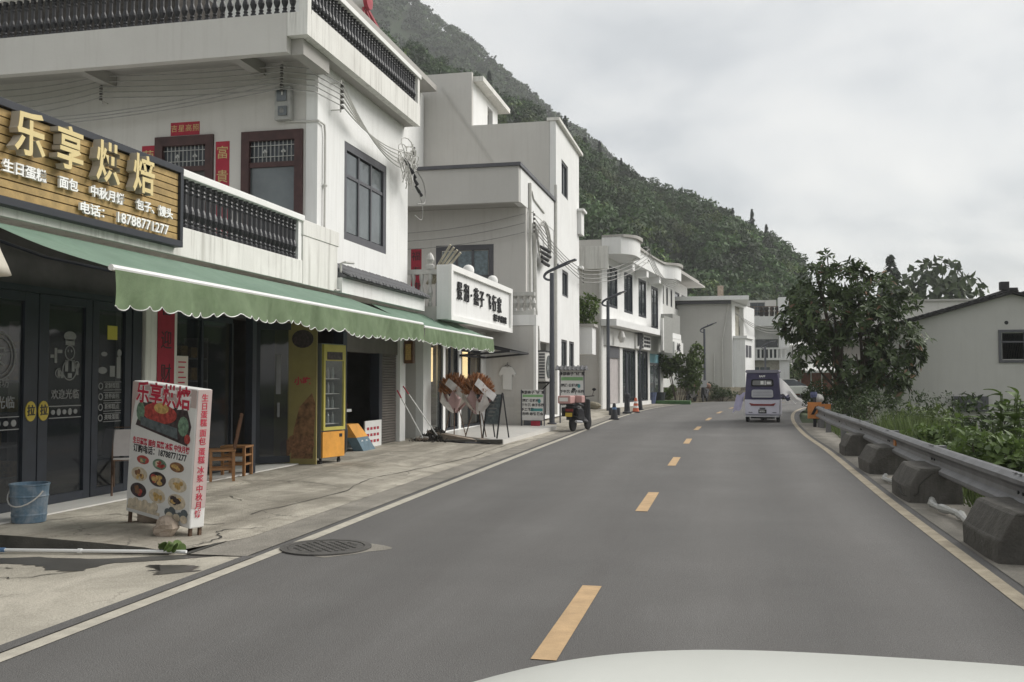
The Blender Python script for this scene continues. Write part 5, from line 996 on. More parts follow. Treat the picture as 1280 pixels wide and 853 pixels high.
m = MB(); m.box(10.5, 19.3, 80.5, 92, -2, 7.75); m.obj('wall', 'shaded_white', B7); m = MB(); m.box(10.4, 19.4, 80.3, 92.1, 7.752, 7.9); m.each('coping', 'soffit', B7)
# ================================================================== things on the pavement
def lbox(name, t, m_, *b, bevel=0.0, xf=None, label=None): m = MB(xf); m.box(*b); return m.obj(name, m_, t, bevel=bevel, label=label)
# standing light box of the bakery
t = local_thing('sandwich_sign', 'leaning white bakery light box sign with food pictures on thin legs', 'sign', (-6.27, 9.12, 0.05), (0, R(4.6), R(-24)))
Wd_, Dp_, Zb, Zt = 1.13, 0.17, 0.16, 1.55
lbox('case', t, 'panel_white', 0, Wd_, 0.0, Dp_, Zb, Zt, bevel=0.012)
lbox('front_face', t, 'panel_white', 0.012, Wd_ - 0.012, -0.006, -0.001, Zb + 0.15, Zt - 0.02)
m = MB(); m.box(0.002, Wd_ - 0.002, -0.008, -0.0062, Zb + 1.2, Zt - 0.01); m.box(Wd_ + 0.001, Wd_ + 0.005, 0.005, Dp_ - 0.005, Zb + 0.20, Zt - 0.005); m.add([(0.002, -0.0075, Zb + 1.2), (0.07, -0.0075, Zb + 1.2), (0.012, -0.0075, 1.06)], [(0, 1, 2)]); m.obj('pink_print', 'pink_cap', t)
m = MB(); m.text('乐享烘焙', 0.56, 1.425, 0.235, 0.002, -0.0085, bold=0.045, sx=1.02); m.obj('lettering', 'white_letter', t)
m = MB(); m.text('乐享烘焙', 0.56, 1.425, 0.235, 0.002, -0.0115, bold=0.022, sx=1.02); m.obj('lettering', 'red_ink', t)
m = MB(); m.prism([(0.10, 1.09), (1.02, 0.97), (1.07, 1.17), (0.99, 1.33), (0.22, 1.36)], -0.0095, -0.0082); m.obj('cake_picture', 'food_dark', t)
m = MB(); m.disc(0.52, 1.25, 0.30, 0.105, -0.0108, -0.0096, 24); m.obj('cake', 'food_red', t)
m = MB(); m.disc(0.55, 1.305, 0.13, 0.055, -0.0118, -0.0109, 18); m.obj('icing', 'food_gold', t)
m = MB(); m.prism([(0.18, 1.19), (0.20, 1.10), (0.86, 1.02), (0.84, 1.13)], -0.0125, -0.0119); m.obj('cake_side', 'slate', t)
m = MB(); m.disc(0.18, 1.24, 0.075, 0.10, -0.0116, -0.0106, 12); m.disc(0.94, 1.16, 0.09, 0.10, -0.0116, -0.0106, 12); m.obj('flower', 'food_green', t); m = MB(); m.disc(1.02, 1.04, 0.05, 0.05, -0.0126, -0.0116, 10); m.obj('rose', 'food_red', t)
m = MB(); m.text('生日蛋糕 面包 蛋糕 冰浆 中秋月饼', 0.565, 0.925, 0.072, 0.002, -0.007, bold=0.03, sx=0.92); m.obj('lettering', 'red_ink', t)
m = MB(); m.text('订购电话：18788771277', 0.55, 0.845, 0.088, 0.002, -0.007, bold=0.02, sx=1.02); m.obj('lettering', 'black_ink', t)
for x, z, rx, rz, f1, f2 in [(0.27, 0.74, .11, .045, 'food_red', 'food_green'), (0.57, 0.73, .12, .055, 'food_green', 'food_red'), (0.87, 0.74, .12, .05, 'food_brown', 'food_gold'), (0.22, 0.585, .145, .072, 'food_cream', 'food_brown'), (0.55, 0.575, .15, .075, 'food_dark', 'food_gold'), (0.90, 0.565, .155, .072, 'food_cream', 'food_gold'),
                           (0.22, 0.415, .145, .075, 'food_dark', 'food_brown'), (0.56, 0.405, .145, .075, 'food_cream', 'food_gold'), (0.90, 0.395, .15, .078, 'food_cream', 'food_dark')]:
    m = MB(); m.disc(x, z, rx, rz, -0.0085, -0.0065, 24); m.obj('food_picture', f1, t); m = MB()
    q = random.Random(int(x * 100 + z * 1000)); m2 = MB()
    for k in range(9):
        a_, e_ = q.uniform(0, 6.28), q.uniform(.05, .58); (m if k % 3 else m2).disc(x + rx * e_ * math.cos(a_), z + rz * e_ * math.sin(a_), rx * q.uniform(.16, .34), rz * q.uniform(.2, .4), -0.0092 - 0.0003 * k, -0.0086, 9)
    m2.obj('garnish', q.choice(['food_cream', 'food_red', 'food_gold']), t, 'stuff')
    m.obj('food', f2, t, 'stuff')
m = MB(); [m.disc(0.1 + 0.085 * k, 0.265 + 0.02 * (k % 2), 0.06, 0.05, -0.009 - 0.0005 * k, -0.0065, 12) for k in range(6)]; m.box(0.04, 0.62, -0.012, -0.0066, 0.205, 0.235); m.obj('food_picture', 'food_cream', t)
m = MB(); [m.disc(0.76 + 0.07 * k, 0.27 + 0.03 * math.sin(k * 2), 0.055, 0.04, -0.009 - 0.0005 * k, -0.0065, 12) for k in range(5)]; m.obj('food_picture', 'slate', t); m = MB(); [m.disc(0.80 + 0.12 * k, 0.24, 0.06, 0.04, -0.0135, -0.0118, 12) for k in range(3)]; m.obj('food', 'food_cream', t)
m = MB(WX(Wd_ + 0.005, 0.0, 0.0))
for k, ch in enumerate('生日蛋糕面包蛋糕冰浆中秋月饼'): m.text(ch, Dp_ / 2, Zt - 0.09 - k * 0.083 - (0.02 if k > 3 else 0) - (0.02 if k > 5 else 0) - (0.02 if k > 7 else 0) - (0.02 if k > 9 else 0), 0.082, 0.002, -0.001, bold=0.012)
m.obj('lettering', 'red_ink', t)
for x in (0.02, Wd_ - 0.05):
    for y in (0.02, Dp_ - 0.04): lbox('leg', t, 'rust_metal', x, x + 0.03, y, y + 0.03, 0.0 if x < 0.5 else -0.06, Zb)
m = MB(); m.bar((Wd_ - 0.03, -0.28, -0.05), (Wd_ - 0.03, 0.5, -0.05), 0.04); m.bar((0.03, -0.1, 0.02), (0.03, 0.45, 0.02), 0.04); m.obj('foot', 'rust_metal', t)
def blob(name, c, r, seed, m_, label, cat, amp=0.28, parent=None, flat=0.0):
    rr = random.Random(seed); m = MB(); m.ball((0, 0, 0), r, 12, 8); ph = [rr.uniform(0, 6.28) for _ in range(6)]
    vs = []
    for x, y, z in m.v:
        k = 1 + amp * (math.sin(x / r[0] * 2.3 + ph[0]) * math.sin(y / r[1] * 2.1 + ph[1]) + 0.5 * math.sin(z / r[2] * 4 + ph[2] + x / r[0] * 3)); z2 = z * k
        vs.append((c[0] + x * k, c[1] + y * k, c[2] + max(z2, -r[2] * (1 - flat))))
    m.v = vs; return m.obj(name, m_, parent, label=label, cat=cat)
blob('rock', (-5.48, 8.62, 0.13), (0.125, 0.10, 0.10), 5, 'rock', 'rough brown stone propped under the leaning light box', 'stone')
blob('rock', (-5.95, 9.25, 0.14), (0.26, 0.10, 0.09), 8, 'rock', 'flat stone behind the legs of the light box', 'stone')
# small weed, pipe, bucket
r = np.random.default_rng(3)
t = thing('weed', 'small green weed growing at the edge of the step', 'plant', (-5.0, 8.0, 0.0))
for k in range(11):
    a = k * 2.4; c = Vector((-5.02 + 0.12 * math.cos(a) * (k / 11) ** .5, 8.0 + 0.07 * math.sin(a), 0.05 + 0.012 * (k % 4))); m = MB(); m.disc(0, 0, 0.042, 0.05, -0.002, 0.002, 10); m.xf = None
    q = MB(Matrix.Translation(c) @ Matrix.Rotation(a, 4, 'Z') @ Matrix.Rotation(R(-55 + 12 * (k % 3)), 4, 'X')); q.add(m.v, m.f); q.obj('leaf', 'leaf_shrub', t)
t = thing('plastic_pipe', 'white plastic pipe lying on the ground along the step', 'pipe', (-5.8, 8.0, 0.03))
m = MB(); m.tube([(-8.6, 7.80, -0.02), (-7.2, 7.86, -0.02), (-6.0, 7.94, 0.0), (-4.86, 8.0, 0.025)], 0.016, 8); m.obj('tube', 'white_metal', t); m = MB(); m.tube([(-6.83, 7.885, -0.013), (-6.70, 7.893, -0.011)], 0.022, 8); m.obj('coupling', 'reflect_blue', t); m = MB(); m.tube([(-5.95, 7.942, 0.001), (-5.91, 7.945, 0.002)], 0.022, 8); m.obj('collar', 'white_metal', t)
t = thing('paint_bucket', 'worn blue paint bucket standing by the bakery doors', 'bucket', (-7.17, 8.78, 0.13))
m = MB(Matrix.Translation((-7.17, 8.78, 0.115))); m.lathe([(0.165, 0), (0.17, 0.06), (0.174, 0.08), (0.17, 0.095), (0.182, 0.26), (0.19, 0.27), (0.184, 0.285), (0.19, 0.38), (0.198, 0.385), (0.198, 0.40), (0.18, 0.40), (0.165, 0.03), (0.001, 0.03)], n=26); m.obj('shell', 'bucket_blue', t, smooth=False)
m = MB(); m.tube([(-7.17 + 0.2 * math.cos(a), 8.78 - 0.205 * math.sin(a) * 0.8 - 0.03, 0.46 - 0.17 * math.sin(a)) for a in [0.1 + k * 0.295 for k in range(11)]], 0.008, 5); m.obj('handle', 'conduit', t)
# chairs and stools
t = local_thing('folding_chair', 'pale canvas folding chair behind the bakery light box', 'chair', (-7.55, 11.05, 0.13), (0, 0, R(35)))
m = MB(); m.tube([(-0.2, -0.2, 0), (-0.2, 0.15, 0.45), (-0.2, 0.22, 0.85), (0.2, 0.22, 0.85), (0.2, 0.15, 0.45), (0.2, -0.2, 0)], 0.014, 6); m.obj('frame', 'rust_metal', t); m = MB(); m.tube([(-0.18, 0.25, 0), (-0.18, -0.2, 0.45), (0.18, -0.2, 0.45), (0.18, 0.25, 0)], 0.014, 6); m.obj('frame', 'rust_metal', t)
lbox('seat', t, 'canvas_grey', -0.19, 0.19, -0.2, 0.17, 0.44, 0.455); m = MB(); m.hexa([(-0.19, 0.14, 0.48), (0.19, 0.14, 0.48), (0.19, 0.15, 0.48), (-0.19, 0.15, 0.48), (-0.19, 0.21, 0.82), (0.19, 0.21, 0.82), (0.19, 0.22, 0.82), (-0.19, 0.22, 0.82)]); m.obj('backrest', 'canvas_grey', t)
def wooden(name, label, loc, rz, back, m_='wood_orange'):
    t = local_thing(name, label, 'chair' if back else 'stool', loc, (0, 0, R(rz)))
    lbox('seat', t, m_, -0.2, 0.2, -0.19, 0.19, 0.43, 0.46, bevel=0.006)
    for x in (-0.17, 0.17):
        for y in (-0.16, 0.16): lbox('leg', t, m_, x - 0.02, x + 0.02, y - 0.02, y + 0.02, 0, 0.43)
    for z in (0.16, 0.30): m = MB(); m.box(-0.15, 0.15, -0.17, -0.15, z, z + 0.03); m.box(-0.15, 0.15, 0.15, 0.17, z, z + 0.03); m.box(-0.18, -0.16, -0.14, 0.14, z, z + 0.03); m.box(0.16, 0.18, -0.14, 0.14, z, z + 0.03); m.obj('stretcher', m_, t)
    if back:
        for x in (-0.17, 0.17): m = MB(); m.bar((x, 0.17, 0.46), (x, 0.27, 0.98), 0.04); m.obj('back_post', 'wood_brown', t)
        for z in (0.62, 0.90): m = MB(); m.bar((-0.17, 0.20 + (z - 0.6) * 0.19, z), (0.17, 0.20 + (z - 0.6) * 0.19, z), 0.03, 0.09); m.obj('back_rail', 'wood_brown', t)
    return t
wooden('wooden_chair', 'orange wood chair with tall dark back outside the second shop', (-7.3, 12.95, 0.12), -60, True); wooden('wooden_stool', 'orange wood stool beside the wooden chair at the shop door', (-7.48, 13.72, 0.12), 8, False)
# notice sheet in second shop window
t = MB(WX(-7.84)).box(12.55, 12.85, -0.02, -0.012, 1.25, 1.95).obj('price_notice', 'board_beige', None, label='paper price notice hanging on the dark glass beside the red couplet', cat='notice')
m = MB(WX(-7.84)); [m.box(12.59, 12.59 + 0.2 - 0.03 * (k % 3), -0.024, -0.021, 1.85 - 0.075 * k, 1.87 - 0.075 * k) for k in range(8)]; m.obj('print', 'red_ink', t)
# snack poster and drinks fridge
t = local_thing('snack_poster', 'tall yellow poster board with fried snack picture left of the drinks fridge', 'poster', (-7.40, 15.66, 0.12), (0, 0, R(4)))
lbox('board', t, 'poster_yellow', -0.42, 0.36, 0, 0.04, 0.0, 2.5)
m = MB(); m.prism([(-0.1, 0.1), (0.30, 0.1), (0.345, 1.05), (0.28, 1.25), (0.05, 1.0), (-0.05, 0.6)], -0.006, -0.001); m.obj('snack_print', 'poster_snack', t); m = MB(); [m.disc(-0.2 + 0.14 * k, 0.28 + 0.07 * (k % 2), 0.11, 0.16, -0.009 - 0.001 * k, -0.0065, 12) for k in range(4)]; m.obj('snack_print', 'food_brown', t)
m = MB(); m.text('小吃', 0.1, 1.45, 0.15, 0.003, -0.002, bold=0.03); m.obj('lettering', 'red_ink', t); m = MB(); m.disc(0.1, 2.2, 0.2, 0.16, -0.006, -0.001, 18); m.obj('snack_print', 'food_dark', t)
t = local_thing('drinks_fridge', 'tall yellow framed glass door drinks fridge with orange base panel', 'fridge', (-7.0, 15.85, 0.10), (0, 0, 0)); GF = WH(0, 0, 0, R(13))
def fb(name, m_, *b, bevel=0.0): m = MB(GF); m.box(*b); return m.obj(name, m_, t, bevel=bevel)
m = MB(GF); m.box(0, 0.67, 0.03, 0.06, 0.11, 2.15); m.box(0, 0.02, 0.06, 0.6, 0.11, 2.15); m.box(0.65, 0.67, 0.06, 0.6, 0.11, 2.15); m.box(0.02, 0.65, 0.58, 0.6, 0.11, 2.15); m.box(0.02, 0.65, 0.06, 0.58, 2.1, 2.15)
m = MB(GF); m.box(0, 0.025, 0.03, 0.6, 0.11, 2.15); m.box(0.645, 0.67, 0.03, 0.6, 0.11, 2.15); m.box(0.025, 0.645, 0.57, 0.6, 0.11, 2.15); m.box(0.025, 0.645, 0.03, 0.57, 0.11, 0.62); m.box(0.025, 0.645, 0.03, 0.57, 2.08, 2.15); m.obj('case', 'fridge_grey', t)
fb('inner_back', 'fridge_inside', 0.03, 0.64, 0.54, 0.565, 0.62, 2.08); fb('base_panel', 'fridge_orange', 0.01, 0.66, -0.005, 0.028, 0.12, 0.575); fb('control', 'black_ink', 0.5, 0.58, -0.012, -0.006, 0.47, 0.53)
d = MB(GF); d.box(0.01, 0.66, -0.02, 0.028, 0.60, 0.66); d.box(0.01, 0.66, -0.02, 0.028, 1.84, 2.13); d.box(0.01, 0.06, -0.019, 0.027, 0.66, 1.84); d.box(0.61, 0.66, -0.019, 0.027, 0.66, 1.84); d = d.obj('fridge_door', 'fridge_yellow', t)
m = MB(GF); m.box(0.06, 0.61, -0.005, 0.005, 0.66, 1.84); m.obj('pane', 'glass_clear', d); m = MB(GF); m.box(0.1, 0.56, -0.024, -0.0205, 1.86, 2.0); m.obj('header_print', 'food_dark', d)
for k in range(4): fb('shelf', 'white_metal', 0.03, 0.64, 0.1, 0.53, 0.70 + 0.27 * k, 0.715 + 0.27 * k)
fb('added_strip_light', 'fridge_fill_light', 0.06, 0.61, 0.09, 0.12, 2.03, 2.06)  # unseen lamp strip, added to brighten the fridge inside
bp = MB(); bp.lathe([(0.028, 0), (0.03, 0.03), (0.03, 0.13), (0.012, 0.17), (0.012, 0.2)], n=7); bo = {}
for mm in ('bottle_green', 'bottle_clear', 'pink_box', 'silver'): pass
rr = random.Random(2)
for k in range(4):
    for i in range(8):
        mm = rr.choice(['bottle_green', 'bottle_clear', 'bottle_clear', 'silver'] if k < 3 else ['bottle_clear', 'silver'])
        if mm not in bo: o = bp.obj('bottle', mm, t); bo[mm] = o
        else: o = bo[mm].copy(); COL.objects.link(o); o.parent = t; o.matrix_parent_inverse = Matrix.Identity(4)
        o.matrix_basis = Matrix.Translation(GF @ Vector((0.08 + 0.072 * i, 0.16 + 0.05 * (i % 2), 0.716 + 0.27 * k)))
for x in (0.06, 0.6): m = MB(GF); m.lathe([(0.04, -0.015), (0.04, 0.015)], (x, 0.08, 0.04), 10, 'y'); m.box(x - 0.015, x + 0.015, 0.06, 0.1, 0.05, 0.11); m.obj('castor', 'rubber', t)
# jumble inside the roller shutter bay
t = thing('white_cabinet', 'white display unit with red emblem inside the open shutter', 'cabinet', (-8.3, 19.4, 0.12)); m = MB(); m.box(-8.6, -8.2, 18.9, 19.9, 0.12, 0.9); m.obj('base', 'bag_black', t); m = MB(); m.box(-8.3, -8.24, 18.95, 19.75, 1.0, 1.42); m.obj('panel', 'panel_white', t); m = MB(WX(-8.24)); m.ring(19.35, 1.2, 0.12, 0.05, -0.02, -0.005, 16); m.obj('emblem', 'red_ink', t); m = MB(); m.box(-8.5, -8.1, 18.9, 19.9, 0.9, 0.96); m.obj('shelf', 'white_metal', t)
t = thing('carton', 'yellow and blue carton leaning at the open shutter', 'box', (-7.6, 19.2, 0.1)); m = MB(); m.hexa([(-7.62, 18.85, 0.11), (-7.42, 18.9, 0.11), (-7.42, 19.6, 0.11), (-7.62, 19.6, 0.11), (-7.72, 18.7, 0.40), (-7.52, 18.75, 0.40), (-7.52, 19.4, 0.40), (-7.72, 19.4, 0.40)]); m.obj('lower_half', 'blue_label', t); m = MB(); m.hexa([(-7.72, 18.7, 0.401), (-7.52, 18.75, 0.401), (-7.52, 19.4, 0.401), (-7.72, 19.4, 0.401), (-7.82, 18.5, 0.68), (-7.62, 18.55, 0.68), (-7.62, 19.1, 0.68), (-7.82, 19.1, 0.68)]); m.obj('upper_half', 'fridge_orange', t)
m = MB(WX(-7.50)); m.ring(19.0, 0.28, 0.06, 0.02, -0.012, -0.002, 12); m.ring(19.25, 0.28, 0.06, 0.02, -0.012, -0.002, 12); m.obj('print', 'panel_white', t)
t = thing('paper_board', 'white printed board leaning at the foot of the shutter post', 'board', (-7.7, 20.2, 0.1)); m = MB(WX(-7.68)); m.box(19.65, 20.65, 0, 0.03, 0.12, 0.70); m.obj('board', 'panel_white', t); m = MB(WX(-7.68)); [m.box(19.75 + 0.2 * (k % 4), 19.88 + 0.2 * (k % 4), -0.005, -0.001, 0.22 + 0.14 * (k // 4), 0.28 + 0.14 * (k // 4)) for k in range(12)]; m.obj('print', 'red_paper', t)
blob('black_bag', (-7.55, 17.9, 0.45), (0.18, 0.25, 0.36), 4, 'bag_black', 'black plastic bag between the fridge and the carton', 'bag', 0.15); blob('red_bag', (-8.6, 20.3, 0.95), (0.2, 0.35, 0.26), 6, 'bag_red', 'dark red bag deep inside the open shutter', 'bag', 0.18); blob('cloth_heap', (-8.9, 19.3, 0.9), (0.3, 0.9, 0.5), 9, 'bag_black', 'dark heap of goods behind the red bag', 'goods', 0.2)
# vertical brown sign box, brooms, rubbish
t = MB(); t.box(-7.72, -7.5, 22.3, 22.46, 2.0, 2.55); t = t.obj('side_sign', 'wood_brown', None, label='small upright brown sign box on the white end pillar', cat='sign'); m = MB(); m.box(-7.68, -7.54, 22.285, 22.297, 2.08, 2.47); m.obj('face', 'food_gold', t)
for i, (lab, a, b, hm) in enumerate([('long mop with dark head leaning right beside the shutter', (-7.62, 21.95, 1.45), (-6.95, 22.6, 0.22), 'mop_dark'), ('thin broom leaning against the white end pillar', (-7.70, 21.75, 1.35), (-7.25, 22.35, 0.2), 'rock')]):
    t = thing('broom', lab, 'broom', b); a, b = Vector(a), Vector(b); m = MB(); m.tube([a.lerp(b, 0.16), b], 0.014, 6); m.obj('handle', 'white_metal', t); m = MB(); m.tube([a, a.lerp(b, 0.16)], 0.016, 6); m.obj('grip', 'red_ink', t)
    m = MB(); m.bar(b + Vector((-0.12, -0.05, 0)), b + Vector((0.12, 0.05, 0)), 0.05, 0.04); m.obj('bar', 'white_metal', t)
    r2 = np.random.default_rng(i); n = 260; C = np.array(b) + np.c_[r2.uniform(-.15, .15, n), r2.uniform(-.12, .12, n), r2.uniform(-.16, -.02, n)]; leaves('bristles', C, np.c_[r2.normal(0, .4, n), r2.normal(0, .4, n), -np.ones(n)], rdir(r2, n), 0.16, 0.02, hm, t, 'stuff')
t = thing('rubbish_heap', 'low dark heap of sweepings and old boards beside the end pillar', 'heap', (-7.1, 22.9, 0.1))
r2 = np.random.default_rng(7); n = 700; P = np.c_[r2.normal(-7.05, .25, n), r2.normal(22.75, .28, n), np.zeros(n)]; P[:, 2] = 0.1 + np.exp(-((P[:, 0] + 7.05) ** 2 + (P[:, 1] - 22.75) ** 2) / .12) * r2.uniform(0, .34, n); leaves('sweepings', P, rdir(r2, n), rdir(r2, n), 0.13, 0.05, 'mop_dark', t, 'stuff')
for k in range(4): m = MB(); m.hexa([(-7.2 + .1 * k, 22.65 + .12 * k, 0.12), (-5.9 + .1 * k, 22.35 + .1 * k, 0.11), (-5.85 + .1 * k, 22.55 + .1 * k, 0.11), (-7.2 + .1 * k, 22.95 + .12 * k, 0.12), (-7.25 + .1 * k, 22.65 + .12 * k, 0.34 - .05 * k), (-5.9 + .1 * k, 22.35 + .1 * k, 0.15), (-5.85 + .1 * k, 22.55 + .1 * k, 0.15), (-7.25 + .1 * k, 22.95 + .12 * k, 0.36 - .05 * k)]); m.obj('board', 'kerb_dark' if k % 2 else 'rock', t)
m = MB(); m.tube(spline([(-6.6, 22.4, 0.12), (-6.2, 22.1, 0.11), (-5.8, 22.3, 0.1), (-5.5, 22.1, 0.09)], 5), 0.02, 5); m.obj('hose', 'wire_black', t)
m = MB(); m.bar((-6.7, 22.35, 0.1), (-5.3, 22.5, 0.12), 0.14, 0.1); m.obj('timber', 'block_concrete', None, label='weathered kerb stone lying along the edge of the tiled terrace', cat='kerb stone')
# flower baskets on tripods
def flower_stand(label, x, y, z, seed):
    t = local_thing('flower_stand', label, 'flower stand', (x, y, z), (0, 0, R(seed * 20)), 'opening day flower baskets'); r2 = np.random.default_rng(seed)
    for k in range(3): a = 2.1 * k + 0.4; m = MB(); m.tube([(0.32 * math.cos(a), 0.32 * math.sin(a), 0), (0.05 * math.cos(a), 0.05 * math.sin(a), 0.95)], 0.014, 6); m.obj('leg', 'rust_metal', t)
    for k in range(7): # folded wrapping sheets, each a part
        a = k * 0.9 + seed; h0 = 0.58 + 0.05 * (k % 3); m = MB()
        def sheet(u, v): rad = 0.06 + 0.34 * v ** .8; th = a + (u - 0.5) * (1.5 - 0.5 * v); return (rad * math.cos(th), rad * math.sin(th), h0 + 0.46 * v + 0.10 * math.sin(u * 9 + k) * v - 0.22 * abs(u - 0.5) * v)
        m.grid(sheet, 8, 6); m.obj('wrapping_paper', ('paper_pink', 'paper_cream', 'paper_pink', 'paper_white')[k % 4], t)
    n = 1700; d = rdir(r2, n); d[:, 2] = np.abs(d[:, 2]); P = np.array([0, 0, 1.10]) + d * np.array([0.40, 0.40, 0.50]) * r2.uniform(.5, 1.0, n)[:, None]; k = n // 2
    leaves('dried_flowers', P[:k], d[:k] + np.array([0, 0, .6]), rdir(r2, k), 0.17, 0.035, 'dried_flower', t, 'stuff'); leaves('pale_flowers', P[k:], d[k:] + np.array([0, 0, .5]), rdir(r2, n - k), 0.16, 0.04, 'dried_pale', t, 'stuff')
    m = MB(); m.tube([(-0.2, -0.3, 1.3), (0.25, -0.42, 0.95)], [0.01, 0.01], 4); m.grid(lambda u, v: (-0.28 + 0.5 * u + 0.1 * v, -0.40 - 0.03 * math.sin(u * 9), 1.32 - 0.42 * u + 0.16 * v), 8, 2); m.obj('ribbon', 'paper_white', t)
flower_stand('basket of brown dried flowers in pink paper, left one by the flower shop door', -6.95, 24.1, 0.16, 1); flower_stand('basket of dried flowers with white ribbon, right one on the terrace', -6.12, 23.3, 0.16, 2)
t = local_thing('easel_board', 'small black easel board with chalk writing on the tiled terrace', 'easel', (-5.66, 23.25, 0.16), (0, 0, R(-20)))
m = MB(); m.hexa([(-0.2, -0.16, 0.35), (0.2, -0.16, 0.35), (0.2, -0.13, 0.35), (-0.2, -0.13, 0.35), (-0.2, 0.0, 1.08), (0.2, 0.0, 1.08), (0.2, 0.03, 1.08), (-0.2, 0.03, 1.08)]); m.obj('board', 'slate', t)
for x in (-0.21, 0.21):
    m = MB(); m.bar((x, -0.24, 0), (x, 0.01, 1.12), 0.03); m.obj('leg', 'black_metal', t); m = MB(); m.bar((x, 0.30, 0), (x, 0.03, 1.1), 0.025); m.obj('leg', 'black_metal', t)
m = MB(Matrix.Rotation(R(-12.4), 4, 'X')); [m.box(-0.13, 0.02 + 0.04 * (k % 3), -0.245, -0.238, 0.5 + 0.09 * k, 0.53 + 0.09 * k) for k in range(6)]; m.obj('chalk', 'decal', t)
# t-shirt on the wall
t = thing('t_shirt', 'white t-shirt hung flat on the shaded wall by the flower shop', 't-shirt', (-6.84, 29.7, 1.3)); GW = WY(29.72)
m = MB(GW); m.prism([(-6.98, 1.30), (-6.70, 1.28), (-6.69, 1.78), (-6.61, 1.70), (-6.56, 1.80), (-6.68, 1.99), (-6.77, 2.03), (-6.84, 1.99), (-6.91, 2.03), (-7.02, 1.99), (-7.12, 1.78), (-7.06, 1.70), (-6.99, 1.78)], -0.03, 0.0); m.obj('shirt', 'cloth_white', t, bevel=0.008)
m = MB(GW); m.tube([(-6.97, -0.01, 2.0), (-6.84, -0.01, 2.08), (-6.71, -0.01, 2.0)], 0.01, 5); m.tube([(-6.84, -0.01, 2.08), (-6.84, -0.01, 2.14), (-6.81, -0.01, 2.15)], 0.008, 5); m.obj('hanger', 'wire_black', t)
lbox('wall_hatch', B2, 'grey_wall', -7.0, -6.62, 29.735, 29.749, 0.75, 1.05)
# green headed price boards
def price_board(label, x0, x1, y, z0, z1, canopy):
    t = thing('price_board', label, 'sign', ((x0 + x1) / 2, y, 0.15)); G = WY(y); w = x1 - x0; h = z1 - z0
    m = MB(G); m.box(x0, x1, 0, 0.06, z0, z1); m.obj('panel', 'panel_white', t); m = MB(G); m.box(x0 - 0.04, x0 - 0.002, -0.01, 0.07, 0.16, z1); m.box(x1 + 0.002, x1 + 0.03, -0.01, 0.07, 0.16, z1); m.obj('post', 'grey_frame', t)
    m = MB(G); m.box(x0 + 0.02, x1 - 0.02, -0.005, -0.001, z1 - 0.24 * h, z1 - 0.16 * h); m.obj('green_band', 'green_band', t); m = MB(G); m.box(x0 + 0.4 * w, x1 - 0.04 * w, -0.005, -0.001, z1 - 0.70 * h, z1 - 0.61 * h); m.disc(x0 + 0.8 * w, z1 - 0.37 * h, 0.05, 0.07, -0.005, -0.001, 10); m.obj('teal_band', 'teal_band', t)
    m = MB(G); m.text('景润亲子飞行家', (x0 + x1) / 2, z1 - 0.09 * h, 0.11 * w / .68, 0.003, -0.002, bold=0.03)
    for k, (tx, sx) in enumerate([('团建·日租房', 0.4), ('下午茶 亲子乐园', 0.5), ('手工花艺', 0.25), ('咖啡 烘焙 聚会', 0.5)]): m.text(tx, x0 + w * sx, z1 - (0.36 + 0.145 * k) * h, 0.10 * w / .68, 0.003, -0.002, bold=0.03)
    m.obj('lettering', 'black_ink', t)
    if canopy:
        m = MB(G); m.hexa([(x0 - 0.12, -0.3, z1 + 0.0), (x1 + 0.12, -0.3, z1 + 0.0), (x1 + 0.12, 0.3, z1 + 0.0), (x0 - 0.12, 0.3, z1 + 0.0), (x0 - 0.12, -0.02, z1 + 0.13), (x1 + 0.12, -0.02, z1 + 0.13), (x1 + 0.12, 0.05, z1 + 0.13), (x0 - 0.12, 0.05, z1 + 0.13)]); m.obj('roof', 'tile_grey', t)
        for k in range(8): xx = x0 - 0.1 + (w + 0.2) * k / 7; m = MB(G); m.tube([(xx, -0.31, z1 + 0.012), (xx, -0.01, z1 + 0.145)], 0.03, 5); m.obj('roof_tile', 'tile_grey', t)
    else: m = MB(G); m.box(x0 + 0.05, x1 - 0.05, -0.002, 0.05, 0.18, z0 - 0.002); m.obj('base', 'grey_frame', t)
price_board('white and green price board standing on the tiles left of the street lamp', -6.28, -5.60, 29.35, 0.34, 1.29, False); price_board('white and green price board under a little tiled roof behind the scooter', -5.45, -4.68, 31.6, 0.5, 1.92, True)
t = MB(); t.box(-5.98, -5.7, 29.25, 29.32, 0.16, 0.32); t.obj('red_tin', 'red_paper', None, label='small red tin under the left price board', cat='tin')
# street lamps
def lamp(label, x, y, z, k=1.0):
    t = local_thing('street_lamp', label, 'street lamp', (x, y, z), (0, 0, R(-6)), 'street lamps'); 
    m = MB(); m.lathe([(0.16, 0), (0.16, 0.04), (0.095, 0.05), (0.09, 1.2), (0.075, 5.15)], n=12); m.obj('pole', 'lamp_post', t)
    m = MB(); P = spline([(0.0, 0, 4.9), (-0.17, 0, 4.93), (-0.27, 0, 5.02), (-0.2, 0, 5.15), (0.02, 0, 5.26), (0.42, 0, 5.42), (0.62, 0, 5.5)], 5); m.tube(P, [0.035 + 0.03 * i / len(P) for i in range(len(P))], 8); m.obj('arm', 'lamp_post', t)
    m = MB(); m.bar((0.5, 0, 5.47), (0.86, 0, 5.58), 0.2, 0.06); m.obj('lamp_head', 'lamp_post', t, bevel=0.015); m = MB(); m.bar((0.56, 0, 5.452), (0.82, 0, 5.53), 0.14, 0.012); m.obj('lens', 'ac_white', t); lbox('cap', t, 'lamp_post', 0.2, 0.24, -0.03, 0.03, 5.36, 5.46)
    return t
